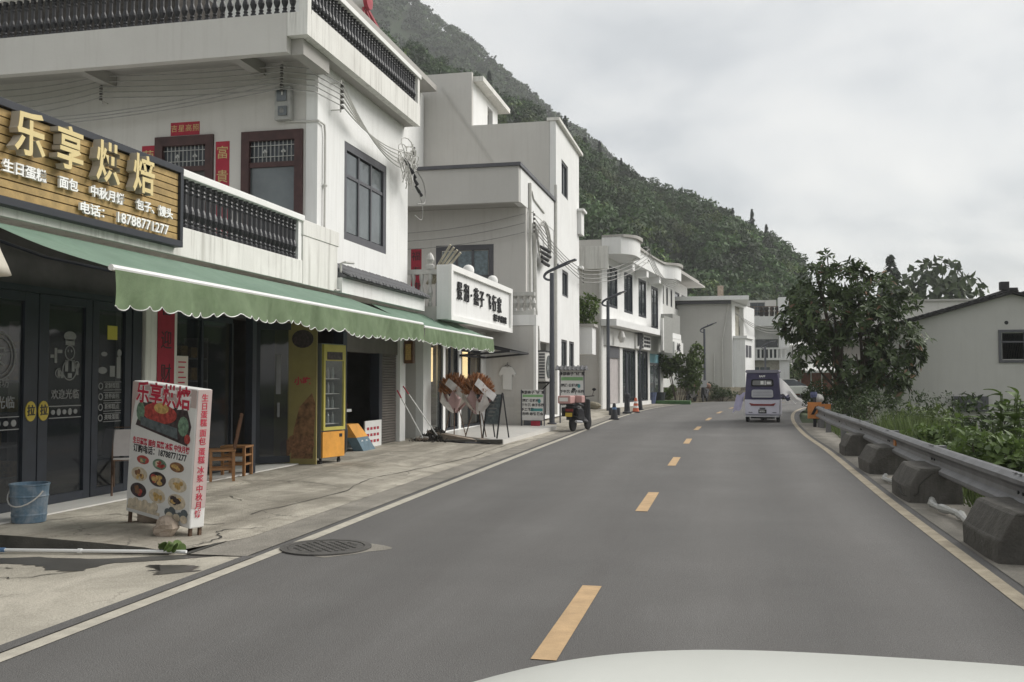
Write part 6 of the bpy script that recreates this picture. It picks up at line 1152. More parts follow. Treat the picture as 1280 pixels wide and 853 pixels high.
L1 = lamp('tall dark street lamp with curled arm beside the scooter', -5.85, 32.2, 0.1); dup(L1, (-5.42, 44.4, 0.12), label='dark street lamp with curled arm before the curved parapet house'); dup(L1, (-1.6, 68.3, 0.0), label='dark street lamp with curled arm in front of the plain grey wall'); dup(L1, (2.95, 80.5, -0.8), label='thin far street lamp before the cream balcony house')
# cones and bollards
def cone(label, x, y, m_, h=0.62, band='reflect_blue', w=0.19):
    t = thing('traffic_cone', label, 'traffic cone', (x, y, gz(y)), group='traffic cones along the pavement edge'); T = Matrix.Translation((x, y, gz(y) + 0.012)); m = MB(T); m.box(-w, w, -w, w, 0, 0.035); m.obj('base', m_ if m_ == 'cone_dark' else 'cone_dark', t)
    m = MB(T); m.lathe([(w * 0.78, 0.036), (w * 0.3, h * 0.95), (w * 0.24, h), (0.001, h)], n=14); m.obj('cone', m_, t); m = MB(T); a, b = 0.62, 0.76; f = lambda q_: w * (0.78 - 0.48 * (q_ * h - 0.036) / (h * 0.95 - 0.036)) + 0.004; m.lathe([(f(a), h * a), (f(b), h * b)], n=14); m.obj('band', band, t)
    if band == 'cloth_white': m = MB(T); m.lathe([(f(0.3), h * 0.3), (f(0.45), h * 0.45)], n=14); m.obj('band', band, t)
cone('black traffic cone with blue band nearest along the kerb', -4.3, 37.1, 'cone_dark'); cone('orange and white traffic cone between the black posts', -4.1, 43.8, 'cone_orange', 0.66, 'cloth_white'); cone('slim black traffic cone farthest along the kerb', -4.15, 46.6, 'cone_dark', 0.85, 'cone_dark', 0.16)
t = thing('bollard', 'thick black bollard beside the orange cone', 'bollard', (-4.35, 42.4, 0.12)); m = MB(Matrix.Translation((-4.35, 42.4, 0.12))); m.lathe([(0.2, 0), (0.2, 0.06), (0.13, 0.1), (0.11, 0.7), (0.13, 0.72), (0.13, 0.84), (0.08, 0.9)], n=12); m.obj('post', 'cone_dark', t); m = MB(Matrix.Translation((-4.35, 42.4, 0.12))); m.lathe([(0.035, 0.9), (0.03, 2.6)], n=8); m.obj('rod', 'lamp_post', t)
lbox('rubber_block', None, 'cone_dark', -4.95, -4.5, 40.7, 41.1, 0.08, 0.42, bevel=0.03).update_tag(); o = bpy.data.objects['rubber_block']; tag(o, 'low black rubber block left of the thick bollard', 'block')
t = thing('tall_pole', 'slim dark pole standing by the far black cone', 'pole', (-4.2, 47.2, 0.13)); m = MB(); m.tube([(-4.15, 46.6, 0.9), (-4.15, 46.6, 3.2)], 0.03, 6); m.obj('pole', 'lamp_post', t)
# rubble and plants by the second lamp
t = thing('rubble_pile', 'pile of dark rubble and weeds at the foot of the side wall', 'rubble', (-6.9, 44.9, 0.1)); rr = random.Random(5)
for k in range(14): blob('stone', (-7.2 + rr.uniform(-.9, 1.0), 44.8 + rr.uniform(-.6, .6), 0.3 + rr.uniform(0, .25)), (rr.uniform(.18, .35), rr.uniform(.15, .3), rr.uniform(.1, .2)), k, 'stone', None, None, 0.2, t)
# ================================================================== vehicles
def loft(sections, close=True):
    m = MB(); n = len(sections[0]); vs = [p for s_ in sections for p in s_]; fs = []
    for i in range(len(sections) - 1):
        for k in range(n): fs.append((i * n + k, i * n + (k + 1) % n, (i + 1) * n + (k + 1) % n, (i + 1) * n + k))
    fs.append(tuple(range(n))[::-1]); fs.append(tuple((len(sections) - 1) * n + k for k in range(n))); m.add(vs, fs); return m
def rrect(w0, w1, z0, z1, r0, r1, y, n=5): # rounded section, bottom half width w0, top half width w1
    out = []
    for cx, cz, r_, a0 in ((w0 - r0, z0 + r0, r0, -90), (w1 - r1, z1 - r1, r1, 0), (-w1 + r1, z1 - r1, r1, 90), (-w0 + r0, z0 + r0, r0, 180)):
        for k in range(n + 1): a = R(a0 + 90 * k / n); out.append((cx + r_ * math.cos(a), y, cz + r_ * math.sin(a)))
    return out
T = local_thing('motor_tricycle', 'enclosed lilac and dark purple motor tricycle driving away down the road', 'tricycle', (1.2, 36.0, 0.06), (0, 0, R(-5)))
m = loft([rrect(.58, .60, .30, .80, .05, .04, 0.04), rrect(.62, .63, .24, .82, .06, .03, 0.0 + .10), rrect(.63, .63, .22, .82, .06, .03, 1.5), rrect(.55, .55, .26, .80, .06, .05, 2.1), rrect(.35, .3, .34, .85, .05, .08, 2.55)]); m.obj('body', 'lilac_body', T, smooth=False)
m = loft([rrect(.615, .55, .825, 1.80, .02, .14, 0.10), rrect(.63, .575, .825, 1.86, .02, .14, 0.22), rrect(.63, .575, .825, 1.88, .02, .14, 1.3), rrect(.60, .55, .825, 1.82, .02, .14, 1.75), rrect(.52, .46, .825, 1.45, .02, .12, 2.1)]); m.obj('canopy', 'purple', T)
m = loft([rrect(.585, .585, 1.79, 1.90, .04, .05, 0.05), rrect(.60, .60, 1.80, 1.91, .04, .05, 1.75)]); m.obj('roof_edge', 'purple_edge', T)
GT = WY(0.09)
m = MB(GT); m.prism([(x, z) for x, _, z in rrect(.40, .39, 1.30, 1.56, .06, .06, 0)], -0.02, 0.0); m.obj('window_frame', 'rubber', T); m = MB(GT); m.prism([(x, z) for x, _, z in rrect(.345, .335, 1.345, 1.515, .04, .04, 0)], -0.026, -0.021); wn = m.obj('rear_window', 'decal', T)
m = MB(GT); m.box(-0.06, 0.05, -0.029, -0.0265, 1.37, 1.50); m.box(0.09, 0.12, -0.029, -0.0265, 1.35, 1.51); m.box(0.16, 0.3, -0.029, -0.0265, 1.38, 1.47); m.obj('view', 'cloth_white', wn)
m = MB(GT); m.prism([(x, z) for x, _, z in rrect(.385, .375, .89, 1.18, .07, .07, 0)], -0.06, 0.0); m.obj('rear_box', 'silver', T, bevel=0.015); m = MB(GT); [m.box(-.33, .33, -.066, -.061, .96 + .055 * k, .975 + .055 * k) for k in range(4)]; m.obj('rib', 'purple_edge', T)
m = MB(GT); m.text('BAFF', 0, 1.665, 0.10, 0.006, -0.002, bold=0.03); m.obj('lettering', 'white_letter', T)
GT = WY(0.035); m = MB(GT); m.prism([(-.47, .70), (-.40, .60), (.40, .60), (.47, .70), (.30, .665), (-.30, .665)], -0.02, 0.03); m.obj('tail_light', 'tail_red', T)
m = MB(GT); m.box(-.14, .14, -.02, .0, .33, .46); m.obj('licence_plate', 'rubber', T); m = MB(GT); m.text('85921', 0, .395, .085, .004, -.021, bold=0.02); m.obj('lettering', 'white_letter', T); m = MB(GT); m.box(-.1, .1, -.015, .01, .475, .53); m.obj('plate_lamp', 'grey_frame', T)
for x in (-.42, .42): m = MB(GT); m.box(x - .07, x + .07, -.012, .0, .345, .37); m.obj('reflector', 'grey_frame', T)
m = MB(); m.bar((-.6, .02, .22), (.6, .02, .22), .06, .05); m.obj('bumper', 'silver', T); m = MB(); m.box(-.42, .42, .1, .4, .13, .2); m.lathe([(.07, 0), (.07, .3)], (0, .1, .13), 8, 'y'); m.obj('axle', 'rubber', T)
for x in (-.54, .54): m = MB(); m.lathe([(.16, -.065), (.205, -.05), (.21, 0), (.205, .05), (.16, .065)], (x, .32, .205), 18, 'x'); w_ = m.obj('wheel', 'rubber', T); m = MB(); m.lathe([(.11, -.068), (.11, .068)], (x, .32, .205), 12, 'x'); m.obj('rim', 'silver', w_)
m = MB(); m.lathe([(.16, -.05), (.21, 0), (.16, .05)], (0, 2.35, .205), 16, 'x'); m.obj('wheel', 'rubber', T)
def cloth(name, m_, fn, nu=10, nv=8): m = MB(); m.grid(fn, nu, nv); return m.obj(name, m_, T, smooth=True)
cloth('flapping_cloth', 'flap_white', lambda u, v: (.60 + .62 * u + .07 * math.sin(v * 5) * u, .2 + .35 * v + .08 * math.sin(u * 6), 1.62 - .42 * u - (.60 - .35 * u) * v - .3 * u * u))
cloth('flapping_cloth', 'flap_white', lambda u, v: (.95 + .60 * u + .03 * math.sin(v * 4), .3 + .25 * v, 1.12 - .58 * u + .12 * v - .06 * math.sin(u * 5)), 10, 3)
cloth('flapping_cloth', 'navy_cloth', lambda u, v: (.66 + .30 * u, .3 + .3 * v + .05 * math.sin(u * 8), 1.0 - .12 * v - .1 * u + .05 * math.sin(u * 7)), 8, 4); cloth('flapping_cloth', 'lilac_cloth', lambda u, v: (.68 + .26 * u, .4 + .2 * v, .98 - .12 * v + .03 * math.sin(u * 9)), 8, 4)
cloth('flapping_cloth', 'lilac_cloth', lambda u, v: (-.60 - .34 * u - .16 * v, .1 + .3 * u, 1.08 - .62 * v - .12 * u + .03 * math.sin(u * 8 + v * 3))); cloth('flapping_cloth', 'navy_cloth', lambda u, v: (-.63 - .12 * v, .12 + .3 * u, 1.05 - .3 * v + .02 * math.sin(u * 8)), 6, 5)
def bike(name, label, loc, rz, body, box=None, big=1.0):
    t = local_thing(name, label, 'scooter' if box else 'motorcycle', loc, (0, 0, R(rz)))
    for y in (0.28, 1.48): m = MB(); m.lathe([(.17, -.05), (.235, -.035), (.245, 0), (.235, .035), (.17, .05)], (0, y, .245), 18, 'x'); w_ = m.obj('wheel', 'rubber', t); m = MB(); m.lathe([(.15, -.03), (.15, .03)], (0, y, .245), 12, 'x'); m.obj('rim', 'silver' if y < 1 else 'iron', w_)
    m = loft([rrect(.10, .14, .50, .78, .03, .05, .02), rrect(.15, .17, .36, .80, .04, .06, .4), rrect(.16, .15, .28, .66, .04, .06, .8), rrect(.17, .10, .24, .40, .04, .04, 1.0), rrect(.17, .10, .24, .40, .04, .04, 1.15), rrect(.18, .14, .26, .96, .05, .05, 1.32), rrect(.10, .08, .5, .98, .04, .04, 1.48)]); m.obj('body', body, t)
    m = loft([rrect(.13, .12, .78, .86, .03, .03, .05), rrect(.16, .14, .80, .88, .03, .03, .45), rrect(.12, .10, .74, .82, .03, .03, .9)]); m.obj('seat', 'bag_black', t)
    m = MB(); m.tube([(0, 1.45, .26), (0, 1.36, .6), (0, 1.26, 1.05)], .03, 7); m.tube([(-.34, 1.18, 1.08), (-.1, 1.26, 1.06), (.1, 1.26, 1.06), (.34, 1.18, 1.08)], .018, 6); m.obj('handlebar', 'iron', t)
    for x in (-.3, .3): m = MB(); m.tube([(x * .9, 1.2, 1.08), (x * 1.1, 1.18, 1.24)], .008, 5); m.ball((x * 1.15, 1.17, 1.28), (.07, .015, .045), 10, 6); m.obj('mirror', 'black_metal', t)
    m = MB(); m.box(-.12, .12, -.03, .02, .62, .70); m.obj('tail_light', 'tail_red', t); m = MB(); m.box(-.11, .11, -.05, -.035, .46, .58); m.obj('licence_plate', 'plate_yellow', t); m = MB(); m.hexa([(-.07, -.06, .36), (.07, -.06, .36), (.07, .0, .36), (-.07, .0, .36), (-.09, -.02, .6), (.09, -.02, .6), (.09, .03, .6), (-.09, .03, .6)]); m.obj('mudguard', 'rubber', t); m = MB(); m.tube([(.16, .6, .28), (.18, .1, .32)], .04, 8); m.obj('exhaust', 'silver', t)
    if box:
        m = MB(); m.tube([(-.2, -.2, .84), (.2, -.2, .84), (.2, .3, .84), (-.2, .3, .84), (-.2, -.2, .84)], .015, 6); m.obj('rack', 'black_metal', t)
        lbox('delivery_box', t, box, -.28, .14, -.24, .16, .86, 1.10, bevel=.03); lbox('delivery_box', t, box, .0, .34, .18, .45, .88, 1.10, bevel=.03); lbox('box_print', t, 'panel_white', -.22, .06, -.246, -.241, .93, 1.04)
        lbox('pannier', t, 'bag_black', -.29, -.17, .05, .4, .46, .74, bevel=.03); lbox('pannier', t, 'bag_black', .18, .28, .05, .4, .46, .72, bevel=.03)
    else: blob('load', (0, .15, 1.0), (.26, .3, .24), 3, 'jacket', None, None, .2, t)
    return t
bike('scooter', 'black scooter with pink delivery box parked at the kerb', (-4.72, 28.9, 0.02), -14, 'black_metal', 'pink_box'); bike('motorcycle', 'dark motorcycle with pale load parked by the stone wall', (-2.05, 64.6, 0.16), 160, 'iron'); bike('motorcycle', 'dark motorcycle with silver windshield right of the loaded one', (-1.35, 65.2, 0.16), 170, 'wire_black')
t = bpy.data.objects['motorcycle.001']; m = MB(); m.grid(lambda u, v: (-.25 + .5 * u, 1.5 - .12 * v, .95 + .45 * v), 4, 3); m.obj('windshield', 'silver', t)
blob('helmet', (2.95, 33.6, 0.98), (.17, .17, .16), 2, 'helmet', 'pale round bundle on top of the orange guardrail end', 'bundle', .1)
# white car parked beyond the tricycle
t = local_thing('parked_car', 'white car with dark windows parked far down the bend', 'car', (5.2, 84, 0.16), (0, 0, R(-75)))
m = loft([rrect(.75, .78, .35, .80, .08, .1, -2.1), rrect(.85, .86, .28, .92, .08, .1, -1.6), rrect(.86, .87, .26, .95, .08, .1, .6), rrect(.84, .84, .28, .86, .08, .12, 1.6), rrect(.7, .68, .35, .68, .08, .12, 2.1)]); m.obj('body', 'car_white', t); m = loft([rrect(.78, .6, .93, 1.25, .03, .1, -1.9), rrect(.80, .62, .93, 1.48, .03, .1, -.9), rrect(.80, .62, .93, 1.48, .03, .1, .1), rrect(.78, .7, .90, 1.0, .03, .05, 1.0)]); m.obj('cabin', 'glass_window', t); m = loft([rrect(.6, .58, 1.47, 1.51, .01, .02, -1.1), rrect(.6, .58, 1.47, 1.51, .01, .02, .1)]); m.obj('roof', 'car_white', t)
for x in (-.8, .8):
    for y in (-1.35, 1.35): m = MB(); m.lathe([(.3, -.1), (.3, .1)], (x, y, .3), 16, 'x'); m.obj('wheel', 'rubber', t)
# the car the photograph was taken from: its bonnet shows at the bottom
t = local_thing('white_car', 'white car bonnet at the bottom edge of the view', 'car', (0.30, 0, 0), (0, 0, 0))
def hood(u, v):
    x = (u - .5) * 1.76; y = 0.62 + 1.36 * v; k = abs(x) / .88
    return (x, y - .30 * k ** 3 * v, 1.168 - 0.045 * v - 0.055 * max(0, (v - .55) / .45) ** 2 - 0.060 * k ** 3.6 - .012 * max(0, 1 - abs(k - .55) / .12) * 0)
m = MB(); m.grid(hood, 48, 40); m.obj('bonnet', 'car_white', t, smooth=True)
m = loft([rrect(.86, .87, .30, 1.00, .1, .12, -2.3), rrect(.89, .89, .26, 1.03, .1, .12, -1.0), rrect(.89, .89, .26, 1.03, .1, .12, .55), rrect(.89, .86, .26, .985, .1, .12, 1.3), rrect(.84, .80, .28, .90, .1, .12, 1.7), rrect(.72, .68, .3, .78, .1, .1, 1.92)]); m.obj('body', 'car_white', t)
for x in (-.6, .6): m = MB(); m.ball((x, 1.78, .80), (.17, .1, .07)); m.obj('headlight', 'decal', t)
for x in (-.82, .82):
    for y in (-1.35, 1.15): m = MB(); m.lathe([(.2, -.11), (.33, -.1), (.33, .1), (.2, .11)], (x, y, .33), 20, 'x'); m.obj('wheel', 'rubber', t)
# ================================================================== guardrail on the right
GR = thing('guardrail', 'grey steel crash barrier along the right edge of the road', 'guardrail', (2.75, 20, 0))
RP = [p for p in RE if 2 <= p.y <= 33.2]
prof = [(0.0, .335), (-.028, .345), (-.085, .385), (-.085, .425), (-.02, .475), (-.008, .525), (-.02, .575), (-.085, .625), (-.085, .665), (-.028, .705), (0.0, .715)]
def railx(y): return interp([(p.y, p.x) for p in RE], y) + 0.66
seg = [2.0 + 4.05 * i for i in range(8)] + [33.0]
for a, b in zip(seg, seg[1:]):
    m = MB(); vs = []; n = 7
    for i in range(n + 1):
        y = a - 0.12 + (b - a + 0.12) * i / n
        for dx, z in prof: vs.append((railx(y) + dx + 0.006 * (1 - i / n), y, z + gz(y)))
    for i in range(n + 1):
        y = a - 0.12 + (b - a + 0.12) * i / n
        for dx, z in prof: vs.append((railx(y) + dx + 0.006 * (1 - i / n) + 0.005, y, z + gz(y)))
    k = len(prof); N_ = (n + 1) * k; fs = []
    for i in range(n):
        for j in range(k - 1): q = i * k + j; fs.append((q, q + 1, q + k + 1, q + k)); fs.append((N_ + q, N_ + q + k, N_ + q + k + 1, N_ + q + 1))
    m.add(vs, fs); o = m.obj('rail_beam', 'steel', GR)
    m = MB()
    for dy in (0.04, 0.2): [m.lathe([(.018, -.012), (.018, .012)], (railx(b) - 0.012, b - dy, z + gz(b)), 8, 'x') for z in (.40, .525, .65)]; [m.box(railx(b) - .055, railx(b) - .025, b - dy - 0.03, b - dy + 0.03, .709 + gz(b), .714 + gz(b))]
    m.obj('bolt', 'wire_black', o, 'stuff')
for y in (6.0, 10.1, 14.15, 18.2, 22.25, 26.3, 30.35, 32.7): m = MB(); x = railx(y) + 0.03; m.box(x, x + .14, y - .07, y + .07, -0.2, .70 + gz(y)); m.obj('post', 'steel', GR)
m = MB(); y = 17.3; m.box(railx(y) - .035, railx(y) - .012, y - .09, y + .09, .49, .60); m.obj('reflector', 'orange', GR)
for lab, y0 in (('nearest dark concrete block under the crash barrier at the right edge', 9.05), ('cracked concrete block, second along the crash barrier', 13.3), ('smaller concrete block, third along the crash barrier', 17.2), ('far concrete block, fourth along the crash barrier', 21.2)):
    t = thing('concrete_block', lab, 'concrete block', (2.5, y0, 0), group='concrete footings of the crash barrier'); L_ = 1.25 if y0 < 20 else 0.9; x0 = railx(y0) - 0.47
    m = MB(); jj = random.Random(int(y0)); j = lambda: jj.uniform(-.009, .009)
    pr_ = [(0.0, -.05), (0.0, .20), (.02, .225), (.13, .43), (.16, .45), (.62, .46), (.66, -.05)]; vs = [(x0 + a + j() + 0.03 * (k2 == 0), y0 + L_ * k2 / 3 + (0.06 - a * .1 if k2 == 0 else 0) + j(), z + j()) for k2 in range(4) for a, z in pr_]; n = len(pr_)
    m.add(vs, [(i * n + q, i * n + (q + 1) % n, (i + 1) * n + (q + 1) % n, (i + 1) * n + q) for i in range(3) for q in range(n)] + [tuple(range(n))[::-1], tuple(3 * n + q for q in range(n))]); m.obj('block', 'block_concrete', t, bevel=0.02)
    if y0 == 13.3: m = MB(); m.tube(spline([(x0 + .30, y0 - .03, .40), (x0 + .15, y0 - .02, .25), (x0 + .12, y0 + .0, .12), (x0 - .005, y0 + .25, .08), (x0 - .01, y0 + .5, .16), (x0 + .01, y0 + .8, .15)], 4), .008, 4); m.obj('crack', 'crack', t)
m = MB(); P = spline([(2.50, 13.1, .09), (2.42, 12.5, .08), (2.55, 11.9, .07), (2.52, 11.2, .06), (2.62, 10.5, .06)], 6); m.tube(P, [0.032 + .02 * math.sin(i * 1.3) ** 2 + .01 * math.sin(i * 5) for i in range(len(P))], 8); m.obj('ground_hose', 'meter_case', None, label='dirty white cloth roll lying between the concrete blocks', cat='cloth roll')
m = MB(); P = spline([(2.45, 16.4, .07), (2.36, 15.9, .06), (2.48, 15.3, .05), (2.4, 14.8, .05)], 5); m.tube(P, 0.035, 7); m.obj('ground_hose', 'meter_case', None, label='short dirty white roll between the second and third block', cat='cloth roll')
t = thing('barrier_end', 'orange and black marker panel on the far end of the crash barrier', 'marker', (2.75, 33.3, 0)); x = railx(33.2)
m = MB(); m.box(x - .32, x + .12, 33.22, 33.28, .32, .86); m.obj('panel', 'orange', t); m = MB(WY(33.215)); m.prism([(x - .22, .45), (x - .12, .45), (x + .02, .72), (x - .08, .72)], -.008, 0.0); m.obj('stripe', 'rubber', t); m = MB(); m.box(x + .13, x + .42, 33.3, 33.36, .40, .80); m.obj('panel', 'orange', t)
m = MB(); m.box(x - .14, x - .04, 33.29, 33.39, 0, 1.02); m.obj('post', 'cone_dark', t); m = MB(); m.lathe([(.10, 0), (.12, .1), (.10, .2)], (x - .1, 33.5, 1.0), 10); m.obj('cap', 'navy_cloth', t); m = MB(); m.box(x - .02, x + .10, 33.1, 33.2, .0, .28); m.obj('foot', 'steel', t)
# hanging cream lampshade at the far left under the awning
t = thing('hanging_lampshade', 'cream bell shaped lampshade hanging at the left edge under the awning', 'lamp', (-6.05, 7.0, 2.55)); m = MB(Matrix.Translation((-6.40, 7.18, 2.53))); m.lathe([(.24, 0), (.21, .08), (.15, .22), (.11, .34), (.04, .40), (.001, .41)], n=20); m.obj('shade', 'lampshade', t, smooth=True); m = MB(); m.tube([(-6.40, 7.18, 2.93), (-6.40, 7.18, 3.25)], .012, 5); m.obj('cord', 'wire_black', t); m = MB(); m.ball((-6.40, 7.18, 3.0), .085, 10, 8); m.obj('cap', 'lampshade', t)
# stone wall, bins and turf by the bend
t = thing('stone_wall', 'low dry stone wall at the foot of the plain grey house', 'wall', (-1.5, 66.5, 0.1)); rr = random.Random(8); sm = MB()
for row in range(4):
    s = 0.0
    while s < 6.2:
        L_ = rr.uniform(.22, .5); x = -4.2 + s * .92; y = 64.2 + s * .55 + .12 * row; z = 0.1 + row * .25; h = .24
        j = lambda: rr.uniform(-.035, .035); sm.hexa([(x + j(), y - .2 + j(), z), (x + L_ + j(), y + L_ * .5 - .2 + j(), z), (x + L_, y + .4, z), (x, y + .3, z), (x + j(), y - .18 + j(), z + h + j()), (x + L_ + j(), y + L_ * .5 - .18 + j(), z + h + j()), (x + L_, y + .4, z + h), (x, y + .3, z + h)]); s += L_ + .04
sm.obj('stones', 'stone', t, 'stuff')
m = MB(); m.box(-4.9, -2.2, 57.5, 59.2, .1, .35); m.obj('turf_mat', 'turf_green', None, label='thick green turf mat laid on the pavement by the bush', cat='mat')
for lab, x, y, mm in (('dark blue planter tub outside the far shop', -4.55, 57.5, 'planter_blue'), ('grey planter tub by the far shop corner', -4.1, 58.6, 'cone_dark')):
    m = MB(); m.lathe([(.32, .15), (.42, .85), (.36, .85), (.33, .7)], (x, y, 0), 12); m.obj('planter_tub', mm, None, label=lab, cat='planter')
# ================================================================== hills and forest
NEAR = [(-150, 190, 96), (-120, 198, 92), (-96.2, 205.6, 86.8), (-86.4, 211.1, 83.2), (-76, 215.6, 78.8), (-66.3, 223.1, 75), (-56, 230.8, 69.1), (-49.3, 237.5, 67.1), (-42.2, 244.3, 65.3), (-36.8, 250.7, 63.8), (-28.9, 255.8, 59.6), (-21.3, 254.6, 55.3), (-11.6, 246.8, 48.9), (-5.5, 241.1, 45), (-.6, 236.2, 41.6), (4.9, 230.4, 37.8), (8.8, 224.2, 34.8), (12.4, 217.1, 31.6), (14.0, 212.3, 27.0), (15.0, 205.6, 19.5), (16.5, 195.9, 10.5), (20, 186, 1)]
NBASE = [(-110, 50, 0), (-85, 62, 0), (-60, 80, 0), (-52, 85, 0), (-46, 90, 0), (-40, 94, 0), (-35, 97, 0), (-30, 101, 0), (-26, 104, 0), (-22, 107, 0), (-17, 111, 0), (-12, 116, 0), (-7, 121, 0), (-4, 124, 0), (-1, 127, 0), (2, 131, 0), (5, 136, 0), (7, 140, 0), (9, 145, 0), (12, 150, 0), (15, 155, 0), (19, 165, 0)]
FAR = [(-560, 500, 270), (-480, 520, 275), (-400, 535, 280), (-304.7, 549, 280), (-236.8, 551.2, 262), (-191.4, 542.2, 235.8), (-169.7, 537.7, 215.2), (-153.1, 531.8, 200.7), (-132.6, 526.8, 183.4), (-112.8, 521.8, 164.8), (-93.6, 516.6, 146.8), (-79.2, 510.1, 134.5), (-60, 494.7, 116.1), (-42.1, 478.9, 99.5), (-18.2, 464.9, 72.5), (7.3, 451.9, 29.1), (30, 440, 0)]
FBASE = [(-430, 210, 0), (-360, 230, 0), (-290, 250, 0), (-215, 270, 0), (-170, 285, 0), (-140, 292, 0), (-125, 296, 0), (-113, 300, 0), (-98, 304, 0), (-84, 308, 0), (-70, 312, 0), (-58, 316, 0), (-42, 322, 0), (-28, 328, 0), (-10, 336, 0), (10, 345, 0), (30, 352, 0)]
def hill_fn(ridge, base, drop, seed, rough, cut):
    rg = [Vector((p[0], p[1], max(0, p[2] - (cut if p[0] > -45 else 0.5)))) for p in ridge]; bs = [Vector(p) for p in base]; n = len(rg) - 1; rr = random.Random(seed); ph = [rr.uniform(0, 6.28) for _ in range(8)]
    def f(u, v, lift=0.0):
        i = min(int(u * n), n - 1); t = u * n - i; a, b = bs[i].lerp(bs[i + 1], t), rg[i].lerp(rg[i + 1], t)
        if v <= 1:
            p = a.lerp(b, v); p.z = b.z * (1 - (1 - v) ** 1.35) ; k = math.sin(math.pi * v)
            p.z += rough * k * (math.sin(u * 23 + v * 5 + ph[0]) + .6 * math.sin(u * 51 - v * 9 + ph[1]) + .4 * math.sin(v * 19 + u * 13 + ph[2]))
        else: p = b + (b - a).normalized() * (v - 1) * 90; p.z = b.z * max(-.05, 1 - (v - 1) * drop)
        p.z = max(p.z, -0.3) + lift; return p
    return f
hn = hill_fn(NEAR, NBASE, 1.5, 3, 2.2, 5.0); hf = hill_fn(FAR, FBASE, 1.2, 6, 7.0, 5.0)
def hill_mesh(name, f, nu, nv): m = MB(); m.grid(lambda u, v: f(u, v * 1.8, -1.2 if v > .02 else -0.6), nu, nv); return m.obj(name, 'hill_ground', None, 'structure', smooth=True)
hill_mesh('hill', hn, 80, 36); hill_mesh('mountain', hf, 80, 30)
def forest(name, label, f, n, per, rmin, rmax, L, m_, seed, vr=(0.02, 1.03), ur=(0, 1), tall=1.1):
    r = np.random.default_rng(seed); Cs = []; Rs = []
    for _ in range(n): p = f(r.uniform(*ur), r.uniform(*vr)); R_ = r.uniform(rmin, rmax); Cs.append((p.x, p.y, p.z + R_ * .75)); Rs.append((R_, R_, R_ * tall * r.uniform(.8, 1.35)))
    Cs = np.repeat(np.array(Cs), per, 0); Rs = np.repeat(np.array(Rs), per, 0); d = rdir(r, len(Cs)); d[:, 2] = np.abs(d[:, 2]) * 1.0 - .25
    lob = 1 + .22 * np.sin(d[:, 0] * 7 + Cs[:, 0] * 3) * np.sin(d[:, 1] * 6 + Cs[:, 1] * 5) + .15 * np.sin(d[:, 2] * 9 + Cs[:, 0])
    tn = np.repeat(np.clip(r.normal(0, .42, n), -.62, .95), per)
    P = Cs + d * Rs * (lob * r.uniform(.72, 1.04, len(Cs)))[:, None]
    A = rdir(r, len(P)); A[:, 2] -= .35; Nn = d + .22 * rdir(r, len(P)) + np.array([0, 0, .1]); s = Rs[:, 0] / ((rmin + rmax) / 2)
    o = leaves(name, P, A, Nn, L * s * r.uniform(.7, 1.35, len(P)), L * .72 * s * r.uniform(.7, 1.3, len(P)), m_, None, 'stuff', .12, tn); tag(o, label, 'forest'); return o
forest('forest', 'dense dark green trees covering the near hillside behind the houses', hn, 1350, 250, 1.3, 3.2, .62, 'leaf_hill', 11, ur=(.1, .99))
forest('forest', 'lighter green bushes scattered among the dark trees of the near hillside', hn, 420, 200, 1.2, 2.6, .56, 'leaf_hill_light', 12, ur=(.15, .97))
forest('forest', 'hazy forest covering the steep far mountain', hf, 3800, 60, 2.0, 3.4, 1.35, 'leaf_far', 13, ur=(.08, .98), tall=.9)
# single trees that stand out on the skyline and near the foot of the hill
def broad_proto(name, label, seed, m_, n=620, rad=2.2, h=4.6, group=None, cat='tree'):
    r = np.random.default_rng(seed); t = local_thing(name, label, cat, (0, 0, 0), group=group); m = MB(); m.tube([(0, 0, -.8), (.08, 0, h * .35), (0.0, .1, h * .75)], [.2, .14, .05], 7)
    bl = []
    for k in range(9): a = r.uniform(0, 6.28); q = r.uniform(.15, .75) * rad; z = h * r.uniform(.45, .95); bl.append(((q * math.cos(a), q * math.sin(a), z), (rad * r.uniform(.35, .6),) * 2 + (rad * r.uniform(.3, .5),))); m.tube([(.04, 0, h * .35), (q * math.cos(a) * .5, q * math.sin(a) * .5, z * .75), (q * math.cos(a), q * math.sin(a), z)], [.09, .06, .02], 5)
    m.obj('trunk', 'bark', t); make_crown('crown', r, bl, n, .42, .30, m_, t, None, .3, .15); return t
def conifer_proto(name, label, seed, h=6.0, n=900, group=None, base=1.25):
    r = np.random.default_rng(seed); t = local_thing(name, label, 'tree', (0, 0, 0), group=group); m = MB(); m.tube([(0, 0, -.8), (0, 0, h * .95)], [.16, .02], 6); m.obj('trunk', 'bark', t)
    z = h * (r.uniform(.0, 1, n) ** 1.15 * .9 + .1); tier = .78 + .22 * np.cos(z / h * 42); a = r.uniform(0, 6.28, n); rd = base * (1.06 - z / h) ** .85 * tier * r.uniform(.25, 1.0, n) ** .5
    P = np.c_[rd * np.cos(a), rd * np.sin(a), z - rd * .25]; A = np.c_[np.cos(a), np.sin(a), np.full(n, -.35)]; leaves('crown', P, A, rdir(r, n) + np.array([0, 0, 1.2]), .42, .22, 'leaf_conifer', t, None, .1); return t
rr = random.Random(21); r = np.random.default_rng(5)
GS = 'trees along the skyline of the near hill'; GH = 'trees standing out on the near hillside'
pa = broad_proto('hillside_tree', 'broad dark tree standing out on the skyline of the near hill', 31, 'leaf_hill', group=GS); pb = conifer_proto('conifer', 'slender pointed conifer standing out on the skyline of the near hill', 32, group=GS); pc = broad_proto('hillside_tree', 'light green bushy tree near the foot of the hill behind the houses', 33, 'leaf_hill_light', group=GH)
first = {id(pa): 1, id(pb): 1, id(pc): 1}
